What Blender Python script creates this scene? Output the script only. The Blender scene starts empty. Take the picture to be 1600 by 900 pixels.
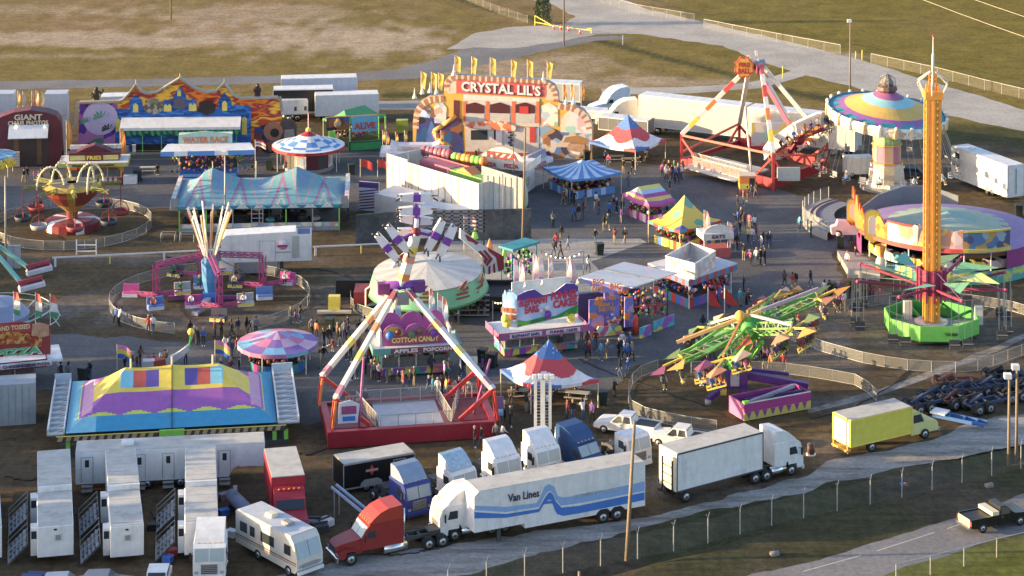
import bpy,math,random
from mathutils import Vector,Matrix,noise
random.seed(11)
sc=bpy.context.scene
COL=sc.collection
R=math.radians
# ---------------- camera ----------------
W_,H_,FPX=1600,900,3560.0
CH,PITCH,V0=75.0,R(2.0),-524.0
cd=bpy.data.cameras.new('camera');cam=bpy.data.objects.new('camera',cd);COL.objects.link(cam)
cam.location=(0,0,CH);cam.rotation_euler=(R(90)-PITCH,0,0)
cd.sensor_width=36;cd.lens=36*FPX/W_;cd.shift_y=-(H_/2-V0)/W_;cd.clip_end=6000;cd.clip_start=1
sc.camera=cam
# ---------------- sky, sun, exposure ----------------
SUN_EL,SUN_AZ=R(8.3),R(3.0)
w=bpy.data.worlds.new('World');sc.world=w;w.use_nodes=True
nt=w.node_tree;bg=nt.nodes['Background']
sky=nt.nodes.new('ShaderNodeTexSky');sky.sky_type='NISHITA';sky.sun_disc=False
sky.sun_elevation=SUN_EL;sky.sun_rotation=R(270)-SUN_AZ;sky.air_density=1.0;sky.dust_density=1.4;sky.ozone_density=1.5
tn=nt.nodes.new('ShaderNodeMix');tn.data_type='RGBA';tn.blend_type='MULTIPLY';tn.inputs[0].default_value=1;tn.inputs[7].default_value=(1.0,.94,1.0,1)
nt.links.new(sky.outputs[0],tn.inputs[6]);nt.links.new(tn.outputs[2],bg.inputs[0]);bg.inputs[1].default_value=0.14
sd=bpy.data.lights.new('sun','SUN');sun=bpy.data.objects.new('sun',sd);COL.objects.link(sun)
sd.energy=3.8;sd.angle=R(0.55);sd.color=(1.0,0.72,0.37)
dv=Vector((math.cos(SUN_EL)*math.cos(SUN_AZ),math.cos(SUN_EL)*math.sin(SUN_AZ),-math.sin(SUN_EL)))
sun.rotation_euler=dv.to_track_quat('-Z','Y').to_euler()
sun.location=(-100,200,60)
sc.view_settings.view_transform='Standard';sc.view_settings.look='None'
sc.view_settings.gamma=1;sc.view_settings.exposure=1.9
sc.render.engine='CYCLES'
# ---------------- pixel helpers: where a thing seen in the photo stands on the ground ----------------
cp,sp=math.cos(PITCH),math.sin(PITCH)
def ray(px,py):
 a=(px-W_/2)/FPX;b=-(py-V0)/FPX
 return Vector((a,cp+b*sp,-sp+b*cp))
def G(px,py,z=0.0):
 d=ray(px,py);t=(z-CH)/d.z
 return Vector((d.x*t,d.y*t,z))
def HT(px,py,ty):
 """height of something standing at ground pixel (px,py) whose top is on row ty"""
 p=G(px,py);d=ray(px,ty)
 return CH+d.z*(p.y/d.y)
def SC(px,py):
 """pixels per metre across, at a ground pixel"""
 p=G(px,py);return FPX/(p.y*cp+CH*sp)
 # ---------------- materials ----------------
_M={}
def mat(c,rough=.6,metal=0.,var=.16,nsc=1.5,name=None,emit=0,dirt=0.07,spec=.5,bump=0):
 """matte paint / cloth with a little uneven tone and grime; c = linear rgb"""
 l_=.3*c[0]+.59*c[1]+.11*c[2];c=tuple(x+(l_-x)*.13 for x in c)
 key=(tuple(round(x,3)for x in c),rough,metal,var,nsc,emit,dirt,bump)
 if key in _M:return _M[key]
 m=bpy.data.materials.new(name or 'paint');m.use_nodes=True
 n=m.node_tree;b=n.nodes['Principled BSDF']
 b.inputs['Roughness'].default_value=rough;b.inputs['Metallic'].default_value=metal
 tc=n.nodes.new('ShaderNodeTexCoord');nz=n.nodes.new('ShaderNodeTexNoise')
 nz.inputs['Scale'].default_value=nsc;nz.inputs['Detail'].default_value=5;nz.inputs['Roughness'].default_value=.65
 n.links.new(tc.outputs['Object'],nz.inputs['Vector'])
 mr=n.nodes.new('ShaderNodeMapRange');mr.inputs[1].default_value=.25;mr.inputs[2].default_value=.75
 mr.inputs[3].default_value=1-var;mr.inputs[4].default_value=1+var*.5
 n.links.new(nz.outputs['Fac'],mr.inputs[0])
 mx=n.nodes.new('ShaderNodeMix');mx.data_type='RGBA';mx.blend_type='MULTIPLY';mx.inputs[0].default_value=1
 mx.inputs[6].default_value=(*c,1);n.links.new(mr.outputs[0],mx.inputs[7])
 out=mx.outputs[2]
 if dirt:
  n2=n.nodes.new('ShaderNodeTexNoise');n2.inputs['Scale'].default_value=.7;n2.inputs['Detail'].default_value=8;n2.inputs['Roughness'].default_value=.75
  mp=n.nodes.new('ShaderNodeMapping');mp.inputs['Scale'].default_value=(1,1,.35)
  n.links.new(tc.outputs['Object'],mp.inputs[0]);n.links.new(mp.outputs[0],n2.inputs['Vector'])
  r2=n.nodes.new('ShaderNodeMapRange');r2.inputs[1].default_value=.5;r2.inputs[2].default_value=.72;r2.inputs[4].default_value=dirt
  n.links.new(n2.outputs['Fac'],r2.inputs[0])
  m2=n.nodes.new('ShaderNodeMix');m2.data_type='RGBA';m2.inputs[7].default_value=(.16,.14,.12,1)
  n.links.new(r2.outputs[0],m2.inputs[0]);n.links.new(out,m2.inputs[6]);out=m2.outputs[2]
 n.links.new(out,b.inputs['Base Color'])
 if emit:
  b.inputs['Emission Color'].default_value=(*c,1);b.inputs['Emission Strength'].default_value=emit
 if bump:
  bp=n.nodes.new('ShaderNodeBump');bp.inputs['Strength'].default_value=bump;bp.inputs['Distance'].default_value=.1
  n.links.new(nz.outputs['Fac'],bp.inputs['Height']);n.links.new(bp.outputs[0],b.inputs['Normal'])
 _M[key]=m;return m
def P(c,**k):return mat(c,**k)
WHITE=P((.74,.74,.74),rough=.45,dirt=.32);OFFW=P((.66,.65,.61),rough=.6,dirt=.25);ROOFW=P((.50,.48,.44),rough=.8,dirt=.45,nsc=.8,var=.2)
CREAM=P((.72,.63,.42),rough=.5);BLACK=P((.016,.016,.018),rough=.5);DGREY=P((.06,.06,.065),rough=.6);GREY=P((.28,.28,.29),rough=.55,dirt=.2)
STEEL=P((.52,.53,.54),rough=.38,metal=.7);ALU=P((.46,.47,.48),rough=.45,metal=.45,dirt=.2);GALV=P((.38,.385,.39),rough=.55,metal=.3)
RED=P((.58,.035,.03),rough=.4);DRED=P((.20,.018,.03),rough=.5);MAROON=P((.13,.018,.03),rough=.55);CRIM=P((.38,.012,.03),rough=.42)
ORANGE=P((.86,.22,.02),rough=.5);AMBER=P((.86,.42,.02),rough=.45);YELL=P((.84,.64,.03),rough=.45);LEMON=P((.80,.76,.10),rough=.5)
LIME=P((.22,.66,.05),rough=.45);GREEN=P((.03,.36,.09),rough=.5);DGREEN=P((.015,.12,.05),rough=.6);MINT=P((.24,.58,.42),rough=.5)
BLUE=P((.03,.16,.58),rough=.5);NAVY=P((.02,.04,.20),rough=.45);SKYB=P((.20,.48,.78),rough=.6);CYAN=P((.02,.38,.56),rough=.6);TEAL=P((.02,.27,.34),rough=.6)
PURP=P((.19,.035,.38),rough=.5);DPURP=P((.06,.025,.16),rough=.5);MAG=P((.45,.02,.24),rough=.5);PINK=P((.76,.26,.46),rough=.6);LPINK=P((.82,.52,.58),rough=.6)
BROWN=P((.17,.085,.04),rough=.7);TAN=P((.46,.33,.18),rough=.7);WOOD=P((.24,.18,.12),rough=.85,var=.3);RUBBER=P((.022,.022,.022),rough=.85)
GLASS=P((.035,.045,.055),rough=.12,var=.05);GLASSB=P((.30,.38,.42),rough=.15,var=.1);CHROME=P((.7,.7,.7),rough=.18,metal=.95)
BULB=P((1.,.85,.55),rough=.4,emit=6,name='lit_bulb');SKIN=[P((.52,.30,.20),rough=.6),P((.58,.36,.26),rough=.6),P((.20,.10,.06),rough=.6)]
PAL=[RED,YELL,BLUE,LIME,PINK,ORANGE,WHITE,PURP,CYAN,MAG,SKYB,GREEN]
def mesh_mat(c,dens,name):
 m=bpy.data.materials.new(name);m.use_nodes=True;n=m.node_tree;b=n.nodes['Principled BSDF']
 b.inputs['Base Color'].default_value=(*c,1);b.inputs['Roughness'].default_value=.5;b.inputs['Metallic'].default_value=.3
 tr=n.nodes.new('ShaderNodeBsdfTransparent');ms=n.nodes.new('ShaderNodeMixShader')
 tc=n.nodes.new('ShaderNodeTexCoord');nz=n.nodes.new('ShaderNodeTexNoise');nz.inputs['Scale'].default_value=1.2
 n.links.new(tc.outputs['Object'],nz.inputs['Vector'])
 mr=n.nodes.new('ShaderNodeMapRange');mr.inputs[3].default_value=dens*.75;mr.inputs[4].default_value=min(1,dens*1.25)
 n.links.new(nz.outputs['Fac'],mr.inputs[0]);n.links.new(mr.outputs[0],ms.inputs[0])
 n.links.new(tr.outputs[0],ms.inputs[1]);n.links.new(b.outputs[0],ms.inputs[2])
 n.links.new(ms.outputs[0],n.nodes['Material Output'].inputs[0]);return m
LINK=mesh_mat((.50,.50,.48),.25,'woven_wire');LINKF=mesh_mat((.34,.34,.32),.10,'chain_link');SCRIM=mesh_mat((.10,.13,.16),.93,'windscreen_fabric')
NET=mesh_mat((.03,.12,.05),.45,'green_net')
# ---------------- mesh builder ----------------
_TXT={}
def text_geo(s,bold=.012):
 k=(s,bold)
 if k in _TXT:return _TXT[k]
 cu=bpy.data.curves.new('t','FONT');cu.body=s;cu.align_x='CENTER';cu.extrude=.02;cu.offset=bold;cu.resolution_u=2
 o=bpy.data.objects.new('t',cu);COL.objects.link(o)
 dg=bpy.context.evaluated_depsgraph_get();me=bpy.data.meshes.new_from_object(o.evaluated_get(dg))
 v=[tuple(x.co)for x in me.vertices];f=[tuple(p.vertices)for p in me.polygons]
 bpy.data.objects.remove(o);bpy.data.curves.remove(cu);bpy.data.meshes.remove(me)
 xs=[a[0]for a in v];ys=[a[1]for a in v]
 _TXT[k]=(v,f,min(xs),max(xs),min(ys),max(ys));return _TXT[k]
class B:
 def __init__(s):s.v=[];s.f=[];s.mi=[];s.mats=[];s.sm=[];s.M=Matrix()
 def _m(s,m):
  if m not in s.mats:s.mats.append(m)
  return s.mats.index(m)
 def add(s,vs,fs,m,smooth=False):
  o=len(s.v);M=s.M
  s.v+=[tuple(M@Vector(v))for v in vs]
  for i,f in enumerate(fs):
   s.f.append(tuple(o+k for k in f));s.mi.append(s._m(m[i]if isinstance(m,list)else m));s.sm.append(smooth)
  return s
 def box(s,x0,x1,y0,y1,z0,z1,m,ch=0):
  if x0>x1:x0,x1=x1,x0
  if y0>y1:y0,y1=y1,y0
  if ch:
   c=ch;base=[(x0+c,y0),(x1-c,y0),(x1,y0+c),(x1,y1-c),(x1-c,y1),(x0+c,y1),(x0,y1-c),(x0,y0+c)]
   ins=[(min(max(x,x0+c),x1-c),min(max(y,y0+c),y1-c))for x,y in base]
   vs=[(x,y,z0)for x,y in base]+[(x,y,z1-c)for x,y in base]+[(x0+c+.0,y0+c,z1),(x1-c,y0+c,z1),(x1-c,y1-c,z1),(x0+c,y1-c,z1)]
   fs=[(i,(i+1)%8,8+(i+1)%8,8+i)for i in range(8)]
   fs+=[(8,9,17,16),(9,10,17),(10,11,18,17),(11,12,18),(12,13,19,18),(13,14,19),(14,15,16,19),(15,8,16),(16,17,18,19),(7,6,5,4,3,2,1,0)]
   return s.add(vs,fs,m)
  vs=[(x0,y0,z0),(x1,y0,z0),(x1,y1,z0),(x0,y1,z0),(x0,y0,z1),(x1,y0,z1),(x1,y1,z1),(x0,y1,z1)]
  return s.add(vs,[(0,3,2,1),(4,5,6,7),(0,1,5,4),(1,2,6,5),(2,3,7,6),(3,0,4,7)],m)
 def quad(s,*a):return s.add(a[:-1],[tuple(range(len(a)-1))],a[-1])
 def prism(s,poly,y0,y1,m,mside=None):
  n=len(poly);vs=[(x,y0,z)for x,z in poly]+[(x,y1,z)for x,z in poly]
  fs=[tuple(range(n)),tuple(range(2*n-1,n-1,-1))]+[(i,i+n,(i+1)%n+n,(i+1)%n)for i in range(n)]
  return s.add(vs,fs,[m,m]+[mside or m]*n)
 def prismx(s,poly,x0,x1,m,mside=None):
  n=len(poly);vs=[(x0,y,z)for y,z in poly]+[(x1,y,z)for y,z in poly]
  fs=[tuple(range(n)),tuple(range(2*n-1,n-1,-1))]+[(i,i+n,(i+1)%n+n,(i+1)%n)for i in range(n)]
  return s.add(vs,fs,[m,m]+[mside or m]*n)
 def prismz(s,poly,z0,z1,m,mside=None):
  n=len(poly);vs=[(x,y,z0)for x,y in poly]+[(x,y,z1)for x,y in poly]
  fs=[tuple(range(n-1,-1,-1)),tuple(range(n,2*n))]+[(i,(i+1)%n,(i+1)%n+n,i+n)for i in range(n)]
  return s.add(vs,fs,[m,m]+[mside or m]*n)
 def tube(s,p,q,r,m,n=6,r2=None,cap=True):
  p,q=Vector(p),Vector(q);d=q-p
  if d.length<1e-6:return s
  a=d.orthogonal().normalized();b=d.cross(a).normalized();r2=r if r2 is None else r2
  vs=[]
  for c,rr in((p,r),(q,r2)):
   for i in range(n):
    t=2*math.pi*i/n;vs.append(tuple(c+a*rr*math.cos(t)+b*rr*math.sin(t)))
  fs=[(i,(i+1)%n,n+(i+1)%n,n+i)for i in range(n)]
  if cap:fs+=[tuple(range(n-1,-1,-1)),tuple(range(n,2*n))]
  return s.add(vs,fs,m,n>6)
 def beam(s,p,q,w,h,m):
  """rectangular beam from p to q, width w (horizontal), height h"""
  p,q=Vector(p),Vector(q);d=(q-p).normalized();up=Vector((0,0,1))if abs(d.z)<.97 else Vector((0,1,0))
  a=d.cross(up).normalized();b=a.cross(d).normalized();vs=[]
  for c in(p,q):
   for i,j in((-1,-1),(1,-1),(1,1),(-1,1)):vs.append(tuple(c+a*w/2*i+b*h/2*j))
  return s.add(vs,[(3,2,1,0),(4,5,6,7),(0,1,5,4),(1,2,6,5),(2,3,7,6),(3,0,4,7)],m)
 def path(s,pts,r,m,n=6):
  for a,b in zip(pts[:-1],pts[1:]):s.tube(a,b,r,m,n)
  return s
 def lathe(s,prof,m,n=24,a0=0,a1=2*math.pi,cx=0,cy=0,smooth=False,sx=1,sy=1):
  """prof [(r,z)...]; m a material or f(ring i, seg j)"""
  full=abs(a1-a0-2*math.pi)<1e-4;k=n if full else n+1;vs=[]
  for r,z in prof:
   for j in range(k):
    t=a0+(a1-a0)*j/n;vs.append((cx+r*sx*math.cos(t),cy+r*sy*math.sin(t),z))
  fs=[];ms=[]
  for i in range(len(prof)-1):
   for j in range(n):
    j2=(j+1)%k;fs.append((i*k+j,i*k+j2,(i+1)*k+j2,(i+1)*k+j));ms.append(m(i,j)if callable(m)else m)
  return s.add(vs,fs,ms,smooth)
 def cyl(s,x,y,z0,z1,r,m,n=16,r2=None):return s.tube((x,y,z0),(x,y,z1),r,m,n,r2)
 def ball(s,c,r,m,n=8,sz=1.):
  pr=[(max(1e-4,r*math.sin(math.pi*i/6)),c[2]-r*sz*math.cos(math.pi*i/6))for i in range(7)]
  return s.lathe(pr,m,n,cx=c[0],cy=c[1],smooth=True)
 def grid(s,f,nu,nv,m,smooth=False):
  vs=[tuple(f(i/nu,j/nv))for i in range(nu+1)for j in range(nv+1)];k=nv+1;fs=[];ms=[]
  for i in range(nu):
   for j in range(nv):fs.append((i*k+j,(i+1)*k+j,(i+1)*k+j+1,i*k+j+1));ms.append(m(i,j)if callable(m)else m)
  return s.add(vs,fs,ms,smooth)
 def text(s,t,cx,cz,w,h,m,y=0,slant=0,dep=.03,bold=.012,M=None):
  """lettering in the xz plane facing -y, centred on (cx,cz), fitted to w x h"""
  v,f,x0,x1,y0,y1=text_geo(t,bold);kx=w/(x1-x0);kz=h/(y1-y0);vs=[]
  for a in v:
   x=(a[0]-(x0+x1)/2)*kx;z=(a[1]-(y0+y1)/2)*kz;vs.append((cx+x,y-a[2]/.02*dep-dep,cz+z+slant*x))
  return s.add(vs,f,m)
 def wheel(s,x,y,r,wd,side=-1,rim=STEEL):
  """wheel with axis along y, contact at z=0; side=-1 shows its rim toward -y"""
  c=lambda yy:(x,yy,r)
  s.tube(c(y),c(y-side*wd),r,RUBBER,16);s.tube(c(y+side*.01),c(y-side*.05),r*.56,rim,12)
  s.tube(c(y+side*.05),c(y),r*.22,DGREY,8);return s
 def build(s,name,parent=None,loc=None,rz=0):
  me=bpy.data.meshes.new(name);me.from_pydata(s.v,[],s.f)
  for m in s.mats:me.materials.append(m)
  me.polygons.foreach_set('material_index',s.mi);me.polygons.foreach_set('use_smooth',s.sm);me.validate();me.update()
  o=bpy.data.objects.new(name,me);COL.objects.link(o)
  if parent:o.parent=parent
  if loc is not None:o.location=loc;o.rotation_euler.z=rz
  return o
def tag(o,label=None,cat=None,group=None,kind=None):
 if label:o['label']=label
 if cat:o['category']=cat
 if group:o['group']=group
 if kind:o['kind']=kind
 return o
def thing(name,label,cat,loc,rz=0,group=None):
 o=bpy.data.objects.new(name,None);COL.objects.link(o);o.location=loc;o.rotation_euler=(0,0,rz);o.empty_display_size=.5
 return tag(o,label,cat,group)
def dup(root,loc,rz=None,label=None,group=None):
 r=root.copy();COL.objects.link(r);r.location=loc
 if rz is not None:r.rotation_euler=(0,0,rz)
 if label:r['label']=label
 if group:r['group']=group
 for ch in list(root.children):
  c=ch.copy();COL.objects.link(c);c.parent=r
  for g in ch.children:
   d=g.copy();COL.objects.link(d);d.parent=c
 return r
def front(a,b):
 """frame for a thing whose near side runs from ground pixel a to ground pixel b"""
 A,Bp=G(*a),G(*b);d=Bp-A
 return(A+Bp)/2,math.atan2(d.y,d.x),d.length
def fbox(a,b,name,label,cat,group=None):
 c,rz,L=front(a,b);return thing(name,label,cat,c,rz,group),L
def sheet(name,pts,z,m,jit=0.,step=3.,seed=0):
 """flat ground sheet with a ragged outline, from pixels"""
 P_=[G(*p)for p in pts];out=[]
 for a,b in zip(P_,P_[1:]+P_[:1]):
  n=max(1,int((b-a).length/step))
  for i in range(n):
   p=a.lerp(b,i/n)
   if jit:p=p+Vector((noise.noise(p*.35+Vector((seed,0,0))),noise.noise(p*.35+Vector((0,seed,9))),0))*jit+Vector((noise.noise(p*1.7),noise.noise(p*1.9+Vector((5,5,5))),0))*jit*.5
   out.append((p.x,p.y,z))
 from mathutils.geometry import tessellate_polygon
 tr=tessellate_polygon([[Vector(p)for p in out]]);fs=[]
 for t in tr:
  a,b,c=(Vector(out[k])for k in t)
  fs.append(t if(b-a).cross(c-a).z>0 else t[::-1])
 b=B();b.add(out,fs,m);return tag(b.build(name),kind='structure')
 # ---------------- ground ----------------
def pix(x,y):
 """photo pixel of a ground point, only used to decide which kind of turf grows there"""
 dx,dy,dz=x,y*cp+CH*sp,y*sp-CH*cp
 return W_/2+FPX*dx/dy,V0-FPX*dz/dy
def inpoly(x,y,pl):
 c=False;n=len(pl)
 for i in range(n):
  x1,y1=pl[i];x2,y2=pl[i-1]
  if(y1>y)!=(y2>y)and x<(x2-x1)*(y-y1)/(y2-y1)+x1:c=not c
 return c
def sstep(a,b,x):
 t=max(0,min(1,(x-a)/(b-a)));return t*t*(3-2*t)
def lerpc(a,b,t):return tuple(a[i]+(b[i]-a[i])*t for i in range(3))
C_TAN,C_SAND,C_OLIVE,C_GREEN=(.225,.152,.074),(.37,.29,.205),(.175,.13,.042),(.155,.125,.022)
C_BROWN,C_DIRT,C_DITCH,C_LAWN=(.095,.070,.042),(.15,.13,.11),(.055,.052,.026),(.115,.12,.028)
SANDS=[(560,62,190,30,.9),(120,62,260,12,.8),(390,22,230,16,.5),(800,108,190,22,.55),(300,44,60,12,.3),(30,15,130,8,.4),(1320,90,60,10,.6),(960,128,180,9,.6),(60,88,140,4,.4),(900,90,60,10,.5)]
DIRTS=[(250,405,260,9,.7),(120,478,120,26,.9),(560,470,120,40,.5),(1240,480,90,60,.8),(1420,505,200,70,.75),(1330,630,160,10,.8),(1280,560,80,30,.7),(950,760,400,20,.5),(330,500,220,20,.6),(1380,260,220,40,.5),(1560,400,90,30,.6),(1300,700,60,30,.6)]
BANDS=[([(690,-8),(760,14),(835,30)],4),([(925,62),(975,74),(1040,92),(1100,106),(1160,122)],5),([(905,0),(1000,30),(1090,52),(1200,78),(1320,106)],5),([(1335,100),(1400,122),(1500,152),(1610,184)],8),([(1205,138),(1310,158)],7),([(1475,205),(1620,215)],22),([(600,150),(700,150)],6)]  # dark ditch and fence lines, their shade painted into the turf colour
def turf(x,y):
 px,py=pix(x,y)
 n1=noise.noise(Vector((x*.03,y*.02,0)));n2=noise.noise(Vector((x*.09,y*.045,3)));n3=noise.noise(Vector((x*.35,y*.2,7)))
 q=n1*.5+n2*.35+n3*.25
 if py<340-0.02*px:
  c=lerpc(C_TAN,C_OLIVE,sstep(-.25,.35,q+(.5 if 75<py<125 and px<700 else 0)+sstep(900,1150,px)*.5))
  c=lerpc(c,C_GREEN,sstep(960,1250,px)*sstep(150,60,py-(px-1000)*.15)*(.62+q*.7))
  c=lerpc(c,C_OLIVE,.6*sstep(120,135,py)*sstep(165,150,py))
 else:c=C_BROWN
 c=lerpc(c,C_BROWN,sstep(150,190,py+n2*10)*(1 if px<900 else sstep(185,225,py-(px-1300)*.03)))
 c=lerpc(c,C_OLIVE,sstep(.0,.5,q)*.45*sstep(300,420,py)*sstep(740,700,py))
 for a,b,rx,ry,k in SANDS:
  d=math.hypot((px-a)/rx,(py-b)/ry)+q*.9+n3*.4
  if d<1.25:c=lerpc(c,C_SAND,k*sstep(1.25,.45,d))
 for a,b,rx,ry,k in DIRTS:
  d=math.hypot((px-a)/rx,(py-b)/ry)+q*.7+n3*.4
  if d<1.2:c=lerpc(c,C_DIRT,k*sstep(1.2,.4,d))
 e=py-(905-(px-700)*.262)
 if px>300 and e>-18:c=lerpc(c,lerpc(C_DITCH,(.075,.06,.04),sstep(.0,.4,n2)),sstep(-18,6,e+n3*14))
 e2=py-(990-(px-900)*.235)
 c=lerpc(c,C_LAWN,sstep(-14,20,e2+n3*20)*sstep(1000,1200,px))
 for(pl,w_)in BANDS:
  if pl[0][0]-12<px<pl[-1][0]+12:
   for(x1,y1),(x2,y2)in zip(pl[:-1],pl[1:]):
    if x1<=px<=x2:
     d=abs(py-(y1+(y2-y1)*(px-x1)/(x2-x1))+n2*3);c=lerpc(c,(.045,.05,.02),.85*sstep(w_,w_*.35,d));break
 return c
def ditch(x,y):
 px,py=pix(x,y)
 if px<500 or py<640:return 0
 d=py-(952-(px-700)*.272)
 return-.7*math.exp(-(d/13)**2)
def ground():
 xs=[-3000,-900,-300,-150]+[-115+i*.9 for i in range(256)]+[150,300,900,3000]
 ys=[-500,40,120]+[148+i*(.75+i*.0019)for i in range(250)]+[480,700,1200,4500]
 vs=[];cols=[]
 for y in ys:
  for x in xs:
   inr=-116<x<116 and 147<y<470
   z=ditch(x,y)if inr else 0
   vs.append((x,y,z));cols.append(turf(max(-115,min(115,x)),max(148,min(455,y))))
 nx=len(xs);fs=[(j*nx+i,j*nx+i+1,(j+1)*nx+i+1,(j+1)*nx+i)for j in range(len(ys)-1)for i in range(nx-1)]
 me=bpy.data.meshes.new('ground');me.from_pydata(vs,[],fs)
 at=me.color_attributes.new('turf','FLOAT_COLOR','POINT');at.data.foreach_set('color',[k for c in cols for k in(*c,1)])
 m=bpy.data.materials.new('turf');m.use_nodes=True;n=m.node_tree;b=n.nodes['Principled BSDF'];b.inputs['Roughness'].default_value=.95
 b.inputs['Specular IOR Level'].default_value=.1
 a=n.nodes.new('ShaderNodeVertexColor');a.layer_name='turf';tc=n.nodes.new('ShaderNodeTexCoord')
 out=a.outputs[0];fac=None
 for sc_,lo,hi,(mx,my)in((1.1,.78,1.25,(.12,1.5)),(.25,.72,1.3,(1,.8)),(1.6,.66,1.36,(1,.7)),(7,.72,1.3,(1,1))):
  mp=n.nodes.new('ShaderNodeMapping');mp.inputs['Scale'].default_value=(mx,my,1);n.links.new(tc.outputs['Object'],mp.inputs[0])
  nz=n.nodes.new('ShaderNodeTexNoise');nz.inputs['Scale'].default_value=sc_;nz.inputs['Detail'].default_value=6;nz.inputs['Roughness'].default_value=.7;n.links.new(mp.outputs[0],nz.inputs['Vector'])
  r=n.nodes.new('ShaderNodeMapRange');r.inputs[1].default_value=.3;r.inputs[2].default_value=.7;r.inputs[3].default_value=lo;r.inputs[4].default_value=hi;n.links.new(nz.outputs['Fac'],r.inputs[0])
  x=n.nodes.new('ShaderNodeMix');x.data_type='RGBA';x.blend_type='MULTIPLY';x.inputs[0].default_value=1;n.links.new(out,x.inputs[6]);n.links.new(r.outputs[0],x.inputs[7]);out=x.outputs[2]
 n.links.new(out,b.inputs['Base Color'])
 bp=n.nodes.new('ShaderNodeBump');bp.inputs['Strength'].default_value=.35;bp.inputs['Distance'].default_value=.12;n.links.new(nz.outputs['Fac'],bp.inputs['Height']);n.links.new(bp.outputs[0],b.inputs['Normal'])
 me.materials.append(m);o=bpy.data.objects.new('ground',me);COL.objects.link(o);tag(o,kind='structure')
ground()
def rough_mat(c1,c2,name,s1=.12,s2=2.5,lines=0,lo=.4,hi=.62):
 m=bpy.data.materials.new(name);m.use_nodes=True;n=m.node_tree;b=n.nodes['Principled BSDF'];b.inputs['Roughness'].default_value=.9;b.inputs['Specular IOR Level'].default_value=.15
 tc=n.nodes.new('ShaderNodeTexCoord');mp=n.nodes.new('ShaderNodeMapping');mp.inputs['Rotation'].default_value=(0,0,R(lines));mp.inputs['Scale'].default_value=(.25,1.3,1)if lines else(1,1,1)
 n.links.new(tc.outputs['Object'],mp.inputs[0])
 a=n.nodes.new('ShaderNodeTexNoise');a.inputs['Scale'].default_value=s1;a.inputs['Detail'].default_value=9;a.inputs['Roughness'].default_value=.68;n.links.new(mp.outputs[0],a.inputs['Vector'])
 r=n.nodes.new('ShaderNodeMapRange');r.inputs[1].default_value=lo;r.inputs[2].default_value=hi;n.links.new(a.outputs['Fac'],r.inputs[0])
 x=n.nodes.new('ShaderNodeMix');x.data_type='RGBA';x.inputs[6].default_value=(*c1,1);x.inputs[7].default_value=(*c2,1);n.links.new(r.outputs[0],x.inputs[0])
 z=n.nodes.new('ShaderNodeTexNoise');z.inputs['Scale'].default_value=s2;z.inputs['Detail'].default_value=5;n.links.new(tc.outputs['Object'],z.inputs['Vector'])
 r2=n.nodes.new('ShaderNodeMapRange');r2.inputs[1].default_value=.3;r2.inputs[2].default_value=.7;r2.inputs[3].default_value=.8;r2.inputs[4].default_value=1.15;n.links.new(z.outputs['Fac'],r2.inputs[0])
 y=n.nodes.new('ShaderNodeMix');y.data_type='RGBA';y.blend_type='MULTIPLY';y.inputs[0].default_value=1;n.links.new(x.outputs[2],y.inputs[6]);n.links.new(r2.outputs[0],y.inputs[7]);n.links.new(y.outputs[2],b.inputs['Base Color'])
 return m
ASPH=rough_mat((.095,.095,.10),(.15,.148,.15),'worn_asphalt',s1=.1)
ASPR=rough_mat((.17,.165,.165),(.22,.21,.21),'old_asphalt')
GRAV=rough_mat((.17,.15,.13),(.34,.32,.30),'crushed_limestone',s1=.5,lines=-24,lo=.36,hi=.56)
LIME_ROAD=rough_mat((.34,.315,.28),(.45,.42,.38),'pale_limerock',s1=.12)
CONC=rough_mat((.27,.26,.24),(.36,.35,.33),'concrete')
# midway paving (irregular old asphalt)
sheet('midway_pavement',[(-160,240),(60,232),(250,238),(560,236),(700,240),(930,248),(1010,255),(1180,290),(1300,316),(1340,360),(1305,400),(1315,440),(1250,480),(1180,520),(1080,545),(990,575),(960,610),(780,600),(620,640),(480,660),(300,640),(90,610),(-160,625),(-160,520),(100,522),(300,535),(500,520),(560,505),(640,470),(790,440),(800,395),(590,320),(560,330),(230,326),(-160,330)],.004,ASPH,1.0,1.1,1)
sheet('concrete_slab',[(800,384),(905,384),(912,398),(935,420),(930,470),(800,475),(760,440),(790,425)],.008,CONC,0,9)
sheet('racetrack_apron',[(700,373),(1000,373),(1010,379),(860,430),(700,440)],.012,LIME_ROAD,.3,2)
# far service road, pale main road, turning area
sheet('service_road',[(-200,132),(0,127),(200,124),(440,118),(560,113),(620,108),(680,94),(720,78),(760,72),(850,60),(960,56),(990,60),(930,64),(860,78),(800,92),(740,104),(700,112),(660,122),(560,126),(400,131),(200,136),(0,140),(-200,145)],.008,ASPR,.4,1.2,2)
sheet('limerock_road',[(770,-30),(830,-2),(960,-6),(1010,14),(1080,30),(1140,44),(1220,62),(1340,92),(1440,124),(1520,146),(1600,172),(1720,207),(2300,380),(2300,425),(1720,240),(1600,205),(1545,195),(1475,178),(1400,150),(1330,136),(1240,112),(1180,94),(1130,72),(1060,62),(1000,53),(930,54),(870,66),(800,76),(740,74),(700,78),(740,52),(800,42),(880,38),(900,26),(860,6),(740,-20)],.012,LIME_ROAD,.6,1.2,3)
sheet('limerock_spur',[(940,138),(1060,136),(1170,130),(1250,108),(1262,116),(1190,138),(1080,146),(940,148)],.016,LIME_ROAD,.5,3,4)
sheet('concrete_strip',[(575,158),(650,157),(700,158),(700,171),(590,171)],.008,CONC,.4,3,4)
sheet('dirt_track',[(1262,640),(1380,606),(1500,563),(1640,505),(1640,512),(1500,573),(1384,615),(1264,647)],.004,rough_mat((.16,.14,.12),(.34,.31,.28),'dusty_track',s1=.6),.35,2,8)
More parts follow.
